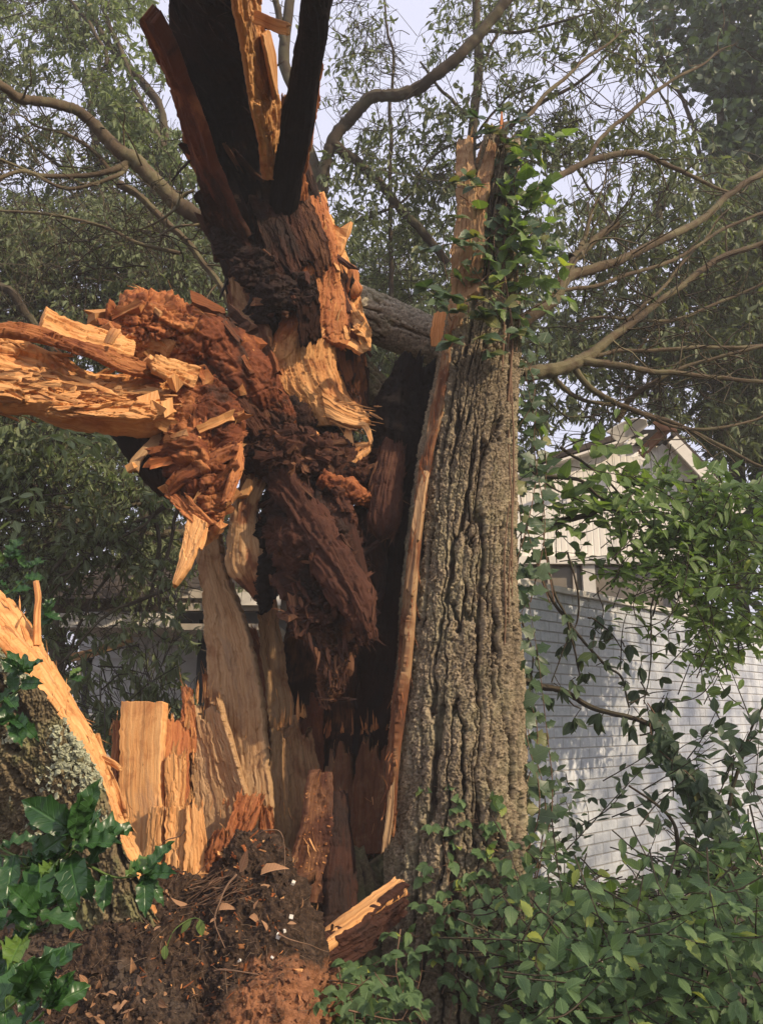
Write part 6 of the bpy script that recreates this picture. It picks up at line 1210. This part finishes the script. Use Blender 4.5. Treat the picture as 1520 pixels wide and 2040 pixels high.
for poly, Yr, n_, ga, mt, sz, sd in [([(-60, 760), (200, 820), (330, 960), (360, 1120), (200, 1140), (-60, 1200)], (5.6, 7.6), 1700, -.02, 'wilt', (.05, .10), 1), ([(-60, 1120), (380, 1080), (400, 1240), (150, 1300), (-60, 1260)], (5.6, 7.2), 230, .10, 'wilt', (.05, .10), 2),
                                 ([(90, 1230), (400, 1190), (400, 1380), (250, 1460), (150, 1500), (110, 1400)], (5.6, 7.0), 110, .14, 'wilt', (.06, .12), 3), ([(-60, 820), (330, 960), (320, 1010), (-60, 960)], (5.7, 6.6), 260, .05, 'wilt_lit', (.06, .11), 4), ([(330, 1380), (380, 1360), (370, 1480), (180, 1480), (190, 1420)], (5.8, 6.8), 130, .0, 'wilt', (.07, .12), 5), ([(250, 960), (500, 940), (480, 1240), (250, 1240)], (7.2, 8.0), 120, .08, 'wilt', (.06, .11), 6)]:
    pts = region_pts(poly, Yr[0], Yr[1], n_, seed=sd+60, gate=ga, gs=2.4); m = MB(); wilted(m, mbt, pts, (3, 6), sz, 'lance', 1.1, .25, sk, seed=sd); m.build('leaves', M[mt], crown)
# long fine hanging twigs
k = 420; A = region_pts([(-60, 420), (430, 450), (430, 620), (380, 1200), (-60, 1260)], 5.8, 7.4, k, seed=77, gate=None); Bq = A+nrm(np.c_[rs.randn(k)*.8, rs.randn(k)*.4, -np.abs(rs.randn(k))*.9])*rs.uniform(.2, .8, (k, 1)); segs(mbt, A, Bq, .0035, .0015)
mbt.build('twigs', M['twig'], crown)
# pale leaf sprig under the torn limb
sp_ = thing('leafy_sprig', 'small pale sprig of fresh leaves hanging under the torn limb at the left', 'sprig', P(135, 880, 5.4))
m = MB(); L_ = []; 
for (a, b) in ((100, 868), (120, 890), (150, 845), (140, 880), (190, 872), (180, 890), (215, 878), (130, 850), (205, 866), (75, 1000), (40, 1000), (60, 985), (30, 1040)):
    L_.append(P(a, b, 5.4))
L_ = np.repeat(np.array(L_), 4, axis=0)+rs.randn(52, 3)*.03
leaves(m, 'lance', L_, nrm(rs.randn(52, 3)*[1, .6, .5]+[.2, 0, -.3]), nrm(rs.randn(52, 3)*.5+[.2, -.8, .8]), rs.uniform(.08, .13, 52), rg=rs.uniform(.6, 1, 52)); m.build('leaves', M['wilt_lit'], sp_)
m = MB(); tube(m, PP([(135, 838, 5.42), (150, 862, 5.42), (200, 872, 5.42)]), [.006, .005, .003], k=5); m.build('stem', M['twig'], sp_)

# bare twigs against the sky, part of the bare topped tree
def bare(parent, regs, seed=3):
    r = np.random.RandomState(seed); mb_ = MB()
    for (px, py, Y, n_, ln, spread, up) in regs:
        for i in range(n_):
            p = P(px+r.randn()*spread, py+r.randn()*spread, Y+r.randn()*.3); d = nrm(np.array([r.randn()*.8, r.randn()*.4, r.uniform(-.1, 1)*up]))
            pts = [p]; 
            for s_ in range(6): d = nrm(d+r.randn(3)*.28); pts.append(pts[-1]+d*ln/6*r.uniform(.7, 1.3))
            tube(mb_, pts, np.linspace(.006, .002, 7), k=4, n=14)
            for s_ in range(5):
                q = pts[r.randint(1, 6)]; d2 = nrm(d+r.randn(3)*.7); pp = [q]
                for s2 in range(4): d2 = nrm(d2+r.randn(3)*.3); pp.append(pp[-1]+d2*ln/11)
                tube(mb_, pp, np.linspace(.0035, .0012, 5), k=3, n=8)
    return mb_.build('twigs', M['twig'], parent)
bt = [o for o in COL.objects if o.name.startswith('tree') and o.get('label', '').startswith('bare topped')][0]
bare(bt, [(720, 130, 7.3, 12, .7, 45, 1), (790, 180, 7.4, 12, .7, 50, 1), (700, 40, 7.2, 8, .5, 40, 1), (840, 100, 7.3, 8, .6, 50, .8), (760, 300, 7.5, 10, .7, 40, .8), (1080, 180, 7.3, 8, .7, 60, .8), (1210, 260, 7.2, 9, .7, 60, .8), (1130, 300, 7, 9, .7, 60, .7), (1280, 180, 7, 8, .6, 50, .8)])
bare(fallen, [(1230, 480, 5.6, 9, .6, 60, .6), (1330, 620, 5.6, 10, .6, 70, .5), (1180, 600, 5.4, 9, .5, 50, .5), (1300, 760, 5.5, 10, .6, 60, .3), (200, 420, 5.2, 9, .6, 70, .2), (320, 470, 5.2, 8, .5, 40, .2), (100, 330, 4.9, 7, .5, 50, .4), (1180, 830, 5.5, 9, .5, 60, .3), (1400, 560, 5.8, 8, .5, 50, .5)], 9)

# ============================================================ climbers, shrubs, holly
def spray(mbl, mbs, pts, kind, n, size, rg=None, yel=0., curl=.25, rad=.004, side=.9, upv=(0, -.6, 1.), whorl=0, rr=None, tipn=1, droop=.0):
    """leafy shoot along world pts: leaves alternate on both sides (or palmate whorls of 5)"""
    r = rr or rs; C, L = spline(np.asarray(pts, float), 40); T = nrm(np.gradient(C, axis=0))
    tube(mbs, C[::4], np.linspace(rad, rad*.35, 10), k=5, n=22)
    t = np.linspace(.12, 1, n)*39; i = np.clip(t.astype(int), 0, 39); P0 = C[i]; Tt = T[i]; up = nrm(np.asarray(upv)+r.randn(n, 3)*.25); sd = nrm(np.cross(up, Tt))*np.where(np.arange(n) % 2, 1, -1)[:, None]
    if whorl:
        pet = P0+sd*r.uniform(.03, .09, (n, 1))+up*.02; segs(mbs, P0, pet, .0018, .0014)
        out_d = nrm(pet-P0+np.asarray([0, -.3, 0])); s2 = nrm(np.cross(up, out_d))
        for a in np.linspace(-1.25, 1.25, whorl):
            d = nrm(out_d*math.cos(a)+s2*math.sin(a)+r.randn(n, 3)*.12-[0, 0, droop]); leaves(mbl, kind, pet, d, up+r.randn(n, 3)*.2, r.uniform(*size, n)*(1-.25*abs(a)), rg=None if rg is None else np.clip(rg+r.randn(n)*.2, 0, 1), yel=(r.rand(n) < yel)*r.uniform(.3, 1, n), curl=curl)
    else:
        d = nrm(sd*side+Tt*.7+r.randn(n, 3)*.22-np.array([0, 0, droop])); leaves(mbl, kind, P0+d*.006, d, up, r.uniform(*size, n)*(.75+.25*np.sin(np.linspace(.5, 3, n))), rg=None if rg is None else np.clip(rg+r.randn(n)*.2, 0, 1), yel=(r.rand(n) < yel)*r.uniform(.3, 1, n), curl=curl)
        leaves(mbl, kind, C[-1:], T[-1:], up[-1:], [size[1]*.9], curl=curl)
def plant(name, label, cat, base, mats, build, group=None):
    root = thing(name, label, cat, base, group); ml, ms = MB(), MB(); build(ml, ms); ml.build('leaves', M[mats[0]], root); ms.build('stems', M[mats[1]], root); return root
def bush(poly, Y, n, kind, size, nl, seed, ln=(.25, .5), dirb=(0, -.3, .6), spreadv=.8, **kw):
    """n leafy shoots through a volume; each grows outwards and ends at a sampled point"""
    def f(ml, ms):
        r = np.random.RandomState(seed); tips = region_pts(poly, Y[0], Y[1], n, seed=seed, gate=kw.pop('gate', None) if 'gate' in kw else None, edge=30)
        for p in tips:
            d = nrm(np.asarray(dirb)+r.randn(3)*spreadv*[1, .6, .7]); L = r.uniform(*ln); m = p-d*L*.5+r.randn(3)*.04-[0, 0, .02]
            spray(ml, ms, [p-d*L, m, p], kind, r.randint(*nl), size, rr=r, **kw)
    return f
# undergrowth, lower right: several shrubs side by side
UG = [('undergrowth shrub with broad toothed leaves at the foot of the standing trunk', [(1040, 1740), (1130, 1730), (1180, 1850), (1160, 2060), (1010, 2080), (1000, 1900)], (3.35, 3.95), 40, 'toothed', (.04, .08), 31),
      ('low shrub with large toothed leaves along the bottom edge below the brick wall', [(1100, 1870), (1330, 1860), (1340, 2060), (1060, 2080)], (3.0, 3.7), 95, 'toothed', (.04, .095), 32),
      ('shrub with dull green drooping leaves in the lower right corner', [(1310, 1790), (1540, 1730), (1560, 2080), (1300, 2080)], (3.0, 4.0), 112, 'toothed', (.04, .095), 33),
      ('light green weedy shrub growing against the base of the brick wall', [(1190, 1770), (1330, 1745), (1400, 1840), (1340, 1930), (1160, 1900)], (3.9, 4.7), 85, 'oval', (.05, .10), 34),
      ('shaded small leaved shrub right of the wall base, behind the corner shrub', [(1380, 1700), (1540, 1650), (1550, 1800), (1400, 1830)], (4.2, 5.4), 85, 'oval', (.06, .11), 35)]
for lab, poly, Yr, n_, kd, sz, sd in UG:
    cx, cy = np.mean(poly, axis=0); b = P(cx, cy, np.mean(Yr)); b[2] = 0
    plant('shrub', lab, 'shrub', b, ('fresh' if sd == 34 else 'under', 'twig'), bush(poly, Yr, n_, kd, sz, (5, 10), sd, (.25, .55), (.1, -.5, .35), .7, yel=.06, droop=.35, curl=.25), 'shrubs along the foot of the wall')
# creeper on the trunk foot
def creeper_low(ml, ms):
    r = np.random.RandomState(41)
    for pl in ([(1010, 2000), (1000, 1860), (985, 1740), (960, 1640), (930, 1560)], [(900, 2050), (905, 1900), (900, 1780), (880, 1660), (875, 1570)], [(800, 2060), (830, 1960), (845, 1850), (870, 1760)], [(1080, 1900), (1050, 1760), (1020, 1680), (1040, 1620)], [(960, 1980), (950, 1850), (930, 1720), (925, 1600)], [(880, 1980), (920, 1880), (960, 1800), (1000, 1700)], [(700, 2060), (760, 1980), (830, 1900)], [(640, 2060), (700, 1990), (760, 1940)]):
        Y0 = 4.08 if pl[0][0] > 790 else 3.6
        pts = [P(a+r.randn()*8, b, np.interp(b, [1550, 1900, 2100], [4.14, 4.0, 3.55 if Y0 < 4 else 3.75])) for a, b in pl]
        spray(ml, ms, pts, 'toothed', 12, (.05, .085), rr=r, yel=.06, whorl=5, upv=(.1, -1, .55), droop=.3, rad=.003)
plant('creeper', 'five leaved creeper climbing the foot of the grey bark trunk', 'creeper', P(950, 1990, 3.9), ('under', 'root'), creeper_low)
plant('creeper', 'five leaved creeper with big leaves in the dark gap left of the trunk foot', 'creeper', P(740, 2030, 3.4), ('under', 'root'), bush([(560, 1960), (690, 1940), (790, 1880), (860, 1960), (850, 2080), (560, 2080)], (3.05, 3.6), 34, 'toothed', (.05, .085), (4, 6), 42, (.2, .4), (.1, -.4, .4), .6, yel=.05, whorl=5, upv=(0, -.7, .8), droop=.2))
# ivy and creeper up the right side and round the snag
def ivy_fn(strands, kind, size, n, seed, mat_yel=.04, jit=10, whorl=0, **kw):
    def f(ml, ms):
        r = np.random.RandomState(seed)
        for pl, Y in strands:
            pts = [P(a+r.randn()*jit, b, (Y[0] if isinstance(Y, tuple) else Y)+((Y[1]-Y[0])*i/(len(pl)-1) if isinstance(Y, tuple) else 0)+r.randn()*.03) for i, (a, b) in enumerate(pl)]
            spray(ml, ms, pts, kind, n, size, rr=r, yel=mat_yel, whorl=whorl, upv=kw.get('upv', (.15, -1, .4)), droop=kw.get('droop', .35), rad=kw.get('rad', .004))
    return f
ST = [([(1030+dx, 1750), (1038+dx, 1600), (1034+dx, 1450), (1030+dx, 1300), (1028+dx, 1150)], 4.35+.03*i) for i, dx in enumerate((8, 18, 26, 40))]+[([(1024+dx, 1200), (1030+dx, 1050), (1030+dx, 900), (1024+dx, 780), (1012+dx, 680)], 4.38+.03*i) for i, dx in enumerate((6, 12, 22, 34, 44))]
plant('ivy', 'dark ivy running up the right edge of the grey trunk', 'ivy', P(1050, 1750, 4.4), ('ivy', 'root'), ivy_fn(ST, 'ivy', (.04, .10), 20, 51, jit=24))
ST2 = [([(1000, 720), (1010, 620), (1020, 520), (1030, 420), (1020, 330)], (4.34, 4.42)), ([(1030, 700), (1045, 600), (1055, 500), (1050, 400), (1035, 310)], (4.36, 4.44)), ([(1010, 640), (1060, 580), (1080, 520), (1095, 500)], (4.3, 4.2)), ([(1000, 480), (1040, 420), (1070, 390), (1080, 370)], (4.34, 4.24)), ([(1005, 560), (1050, 480), (1065, 450), (1090, 480)], (4.3, 4.22)), ([(990, 420), (1000, 340), (1030, 290), (1060, 290)], (4.36, 4.3)), ([(985, 600), (990, 520), (1000, 440), (1005, 380)], (4.3, 4.36))]
plant('creeper', 'bright green backlit creeper leaves crowding the right side of the snag', 'creeper', P(1020, 720, 4.34), ('fresh', 'root'), ivy_fn(ST2, 'toothed', (.09, .165), 9, 52, .05, whorl=3, jit=30))
plant('ivy', 'deep green ivy mat wrapped over the dark bark of the snag', 'ivy', P(1010, 700, 4.34), ('ivy', 'root'), ivy_fn(ST2+[([(985, 680), (985, 560), (990, 440), (1005, 330)], (4.3, 4.38)), ([(1010, 700), (1000, 600), (1010, 480), (1012, 360)], (4.28, 4.36))], 'ivy', (.05, .09), 15, 53, .03, jit=18))
ST3 = [([(940, 640), (930, 600), (900, 585), (870, 585)], 4.16), ([(985, 640), (970, 660), (940, 685), (905, 690)], 4.12), ([(960, 700), (1000, 680), (1030, 660)], 4.16), ([(960, 480), (940, 490), (905, 495)], 4.2), ([(960, 370), (930, 375), (905, 372)], 4.26), ([(900, 640), (880, 610), (860, 600)], 4.2), ([(950, 610), (985, 590), (1010, 600)], 4.14), ([(890, 560), (880, 500), (885, 440)], 4.24), ([(960, 270), (975, 235), (985, 220)], 4.36), ([(985, 300), (1000, 260), (1015, 250)], 4.36)]
plant('creeper', 'grey green creeper sprigs spread across the front of the torn snag', 'creeper', P(940, 690, 4.25), ('ivy', 'root'), ivy_fn(ST3, 'toothed', (.10, .16), 3, 54, .25, jit=4, whorl=5, upv=(0, -.75, .7)))
mb = MB()
for pl, w_ in (([(1000, 740, 4.28), (1006, 660, 4.28), (1000, 580, 4.3), (1004, 500, 4.32), (1010, 420, 4.34)], 5), ([(1012, 800, 4.3), (1018, 700, 4.3), (1014, 620, 4.3), (1004, 540, 4.3)], 6), ([(1010, 1420, 4.26), (1012, 1200, 4.24), (1018, 1000, 4.26), (1016, 860, 4.3), (1020, 740, 4.3)], 4), ([(1022, 1240, 4.3), (1020, 1080, 4.28), (1024, 900, 4.3), (1016, 700, 4.3)], 5), ([(1004, 1330, 4.22), (1008, 1230, 4.22), (1003, 1130, 4.22), (1012, 1000, 4.24)], 4)):
    tube(mb, PP(pl), np.linspace(w_, w_*.6, len(pl))*.5*mpp(1000, 800, 4.3), k=6, n=70, wob=.015, seed=w_)
tag(mb.build('woody_vine', M['root'], origin=P(1012, 1400, 4.26)), 'thin woody vine stems clinging to the right side of the trunk', 'vine')
# branch with vine leaves in front of the gable, leafy bush at the right
def vine_bush(ml, ms):
    bush([(1050, 850), (1180, 840), (1290, 900), (1330, 960), (1230, 1010), (1060, 1010)], (4.9, 5.5), 22, 'heart', (.07, .14), (4, 7), 61, (.3, .55), (.3, -.4, .35), .7, yel=.02, droop=.4)(ml, ms)
    bush([(1050, 960), (1260, 960), (1280, 1060), (1120, 1120), (1050, 1100)], (4.9, 5.4), 13, 'heart', (.05, .10), (3, 6), 62, (.25, .5), (.2, -.4, -.2), .7, yel=.02, droop=.5)(ml, ms)
    for pl, w_ in (([(1060, 1040), (1110, 1035), (1160, 1024), (1200, 1010), (1240, 1018), (1290, 1040), (1330, 1100)], 9), ([(1080, 950), (1130, 948), (1160, 955), (1190, 985), (1210, 1000)], 6), ([(1115, 890), (1180, 930), (1230, 980), (1280, 1060)], 4), ([(1060, 940), (1110, 975), (1160, 1000)], 3)):
        tube(ms, [P(a, b, 5.2) for a, b in pl], np.linspace(w_, w_*.5, len(pl))*mpp(1160, 1000, 5.2)*.8, k=7, n=50, wob=.03, seed=w_)
plant('vine_bush', 'heart leaved vine on a dark branch in front of the cream gable', 'vine', P(1060, 1040, 5.2), ('fresh', 'twig'), vine_bush)
plant('leafy_bush', 'big bright green leafy bush in front of the gable and brick wall', 'bush', P(1420, 1250, 5.2), ('fresh', 'twig'),
      lambda ml, ms: [bush(po, Yr, n_, 'oval' if i != 1 else 'lance', (.055, .12), (7, 13), 63+i, (.3, .6), (-.2, -.5, .3), .75, yel=.02, droop=.45)(ml, ms) for i, (po, Yr, n_) in enumerate((([(1300, 930), (1420, 930), (1560, 990), (1560, 1100), (1300, 1080), (1230, 1010)], (4.6, 5.6), 130), ([(1290, 1040), (1560, 1060), (1560, 1260), (1480, 1290), (1380, 1230), (1280, 1130)], (4.5, 5.5), 125), ([(1240, 1030), (1340, 1060), (1320, 1180), (1250, 1150)], (4.6, 5.2), 16), ([(1390, 1220), (1480, 1230), (1450, 1310), (1400, 1290)], (4.6, 5.1), 10)))])
# dead hanging leaves and vines in front of the brick wall
def hang_fn(ml, ms):
    r = np.random.RandomState(71)
    for pl, w_ in (([(1030, 1352), (1080, 1362), (1130, 1372), (1180, 1395), (1240, 1420), (1290, 1450), (1330, 1490), (1360, 1560)], 9), ([(1090, 1110), (1110, 1180), (1140, 1240), (1150, 1300), (1160, 1360)], 4), ([(1060, 1100), (1090, 1180), (1130, 1250), (1200, 1320), (1240, 1350), (1252, 1410)], 5), ([(1130, 1100), (1150, 1190), (1120, 1280), (1100, 1360)], 3), ([(1190, 1170), (1205, 1210), (1200, 1260)], 2), ([(1300, 1190), (1302, 1260), (1296, 1330), (1285, 1400)], 2.5), ([(1170, 1230), (1220, 1260), (1250, 1300)], 2.5), ([(1250, 1400), (1300, 1380), (1340, 1372)], 2), ([(1040, 1240), (1060, 1300), (1050, 1360)], 3)):
        C = tube(ms, [P(a, b, 4.75) for a, b in pl], np.linspace(w_, w_*.5, len(pl))*mpp(1160, 1300, 4.75)*.8, k=7, n=60, wob=.04, seed=int(w_*2))
        n_ = int(3+w_*.9); i = r.randint(8, 60, n_)
        wilted(ml, ms, C[i]-np.c_[r.randn(n_)*.05, r.randn(n_)*.05, r.uniform(.03, .16, n_)], (2, 5), (.06, .11), 'oval', 1.3, .12, C, seed=int(w_*3))
plant('dead_branch', 'broken branch with dark shrivelled leaves drooping across the white brick wall', 'branch', P(1040, 1352, 4.75), ('deep', 'twig'), hang_fn)
STV = [([(1290, 1440), (1330, 1490), (1370, 1560), (1400, 1640)], 4.6), ([(1270, 1400), (1310, 1450), (1350, 1520), (1380, 1600)], 4.62), ([(1330, 1500), (1380, 1560), (1420, 1600), (1450, 1660)], 4.6)]
plant('ivy', 'ivy covering the sloping dead branch in front of the brick wall', 'ivy', P(1380, 1600, 4.6), ('ivy', 'root'), ivy_fn(STV, 'ivy', (.06, .10), 24, 72, .03))
plant('shrub', 'dark glossy shrub standing in front of the right end of the brick wall', 'shrub', P(1390, 1800, 4.6), ('deep', 'twig'),
      lambda ml, ms: (bush([(1270, 1500), (1400, 1400), (1540, 1380), (1560, 1700), (1400, 1760), (1300, 1690), (1240, 1600)], (4.2, 5.0), 30, 'oval', (.065, .115), (5, 10), 73, (.3, .6), (.1, -.2, .8), .6, droop=.15)(ml, ms), [tube(ms, [P(a, b, 4.6) for a, b in pl], np.linspace(6, 2, len(pl))*mpp(1400, 1600, 4.6), k=7, n=40, wob=.03, seed=3) for pl in ([(1352, 1830), (1348, 1700), (1330, 1620), (1250, 1560)], [(1420, 1800), (1440, 1640), (1470, 1520), (1530, 1360)], [(1500, 1700), (1420, 1760), (1380, 1840)])]), 'shrubs along the foot of the wall')
plant('shrub', 'dark small leaved shrub close to the right side of the trunk before the wall', 'shrub', P(1080, 1800, 4.7), ('deep', 'twig'),
      bush([(1040, 1500), (1110, 1520), (1190, 1560), (1200, 1620), (1140, 1700), (1160, 1800), (1060, 1850), (1040, 1700)], (4.5, 5.0), 26, 'oval', (.045, .08), (6, 11), 74, (.25, .5), (.4, -.3, .5), .7, droop=.3), 'shrubs along the foot of the wall')
plant('shrub', 'mid green shrub spreading from the trunk base in front of the wall', 'shrub', P(1120, 1900, 4.2), ('under', 'twig'),
      bush([(1040, 1680), (1120, 1680), (1220, 1780), (1220, 1880), (1060, 1880)], (4.0, 4.6), 42, 'oval', (.05, .095), (6, 10), 75, (.25, .5), (.3, -.4, .35), .7, yel=.02, droop=.35), 'shrubs along the foot of the wall')
# ---- holly, near left
def holly_fn(lst, seed):
    def f(ml, ms):
        r = np.random.RandomState(seed)
        for stem, n_, sz in lst:
            C, L = spline(PP(stem), 30); tube(ms, C[::3], np.linspace(.004, .002, 10), k=6, n=26)
            for j in range(n_):
                i = int(np.interp(j, [0, max(n_-1, 1)], [6, 29])); up = nrm(np.array([0, -.75, .8])+r.randn(3)*.3); T = nrm(C[min(i+1, 29)]-C[i-1]); s = nrm(np.cross(up, T))*(1 if j % 2 else -1)
                d = nrm(s*1.0+T*.5+r.randn(3)*.3); leaves(ml, 'holly', [C[i]], [d], [up], [r.uniform(*sz)], curl=.1, yel=[.0 if r.rand() > .1 else .5])
            for a in range(4):
                d = nrm(T+r.randn(3)*.75); leaves(ml, 'holly', [C[-1]], [d], [nrm(np.array([0, -.8, .8])+r.randn(3)*.35)], [r.uniform(*sz)], curl=.1)
    return f
hol = lambda lab, lst, sd, b: plant('holly', lab, 'holly', b, ('holly', 'fresh'), holly_fn(lst, sd), 'holly bushes at the left')
hol('glossy dark holly branch across the soil in front of the leaning bark', [([(-30, 1740, 2.0), (60, 1728, 2.0), (130, 1715, 1.98), (160, 1680, 1.96)], 6, (0.091, 0.142)), ([(120, 1720, 2.0), (170, 1722, 1.98), (230, 1748, 1.97), (290, 1742, 1.96)], 5, (0.072, 0.108)), ([(-20, 1700, 2.02), (30, 1712, 2.0), (60, 1730, 2.0)], 2, (0.085, 0.121)), ([(100, 1730, 2.0), (140, 1700, 1.95), (150, 1660, 1.94)], 4, (0.091, 0.142)), ([(60, 1740, 2.02), (90, 1760, 2.0), (120, 1765, 1.98)], 1, (0.078, 0.115)), ([(-30, 1660, 2.05), (20, 1700, 2.0), (70, 1710, 2.0)], 4, (0.078, 0.121))], 81, P(20, 1760, 2.0))
hol('holly sprig low at the left edge above the blurred corner leaves', [([(-30, 1900, 1.9), (20, 1890, 1.9), (60, 1858, 1.88), (75, 1820, 1.88)], 5, (0.072, 0.108)), ([(-20, 1850, 1.9), (20, 1900, 1.88), (40, 1950, 1.86)], 5, (0.072, 0.108)), ([(-30, 1800, 1.95), (20, 1810, 1.95), (60, 1815, 1.95)], 4, (0.065, 0.095))], 82, P(0, 1900, 1.9))
hol('large close holly leaves in the bottom left corner', [([(-60, 2060, 1.45), (-10, 2030, 1.42), (40, 1990, 1.4)], 4, (0.073, 0.109)), ([(-20, 2080, 1.45), (50, 2050, 1.42), (95, 2010, 1.4)], 4, (0.048, 0.071))], 83, P(-20, 2060, 1.45))
hol('holly sprig over the mossy bark at the left edge', [([(-40, 1420, 2.4), (0, 1400, 2.38), (40, 1372, 2.36), (50, 1340, 2.36)], 6, (0.065, 0.101)), ([(-30, 1445, 2.4), (0, 1440, 2.38), (30, 1432, 2.36)], 3, (0.078, 0.108))], 84, P(-20, 1430, 2.4))
hol('light green holly shoots rising behind the torn edge at the left', [([(-30, 1200, 3.9), (20, 1180, 3.9), (50, 1150, 3.9), (60, 1132, 3.9)], 6, (0.078, 0.135)), ([(-20, 1170, 3.9), (0, 1140, 3.9), (15, 1112, 3.9)], 5, (0.078, 0.135)), ([(60, 1300, 3.9), (75, 1250, 3.9), (90, 1220, 3.9)], 7, (0.065, 0.108)), ([(110, 1380, 3.9), (130, 1360, 3.9), (142, 1350, 3.9)], 2, (0.052, 0.081))], 85, P(20, 1240, 3.9))

# unseen crowns added at the right, sized to shade the wall, undergrowth and soil
def shade(lab, ctr, rad, n, sd):
    r = np.random.RandomState(sd); c = np.asarray(ctr, float); root = thing('tree', lab, 'tree', (c[0], c[1], 0), 'trees outside the view at the right'); ml, ms = MB(), MB()
    tube(ms, [[c[0], c[1], -.1], [c[0]+.1, c[1], c[2]*.6], c+[0, 0, rad[2]*.4]], [.09, .07, .03], k=8, n=20); ms.build('trunk', M['branch'], root)
    p = r.randn(n*3, 3); p = nrm(p)*r.rand(n*3, 1)**(1/2.6); p = (c+p*rad)[:n*3]; p = p[fbm(p[:, 0]*1.8, p[:, 1]*1.8, p[:, 2]*1.8, seed=sd) > (-.12 if c[2] < 5 else -.6)][:n]; k = len(p)
    leaves(ml, 'oval', p, r.randn(k, 3)-[0, 0, .4], r.randn(k, 3)*.6+[0, 0, 1], r.uniform(.09, .16, k)); ml.build('crown', M['under'], root)
shade('unseen tall tree added right of the frame to shade the brick wall', (9.7, 1.4, 7.2), np.array([2.2, 2.4, 1.7]), 3300, 91)
shade('unseen bush added right of the camera to shade the undergrowth', (3.7, 1.9, 1.8), np.array([1.2, 1.2, 1.75]), 1500, 92)
shade('unseen bush added behind the camera to shade the soil mound', (4.0, -1.2, 2.4), np.array([1.2, 1.1, 2.3]), 2600, 93)
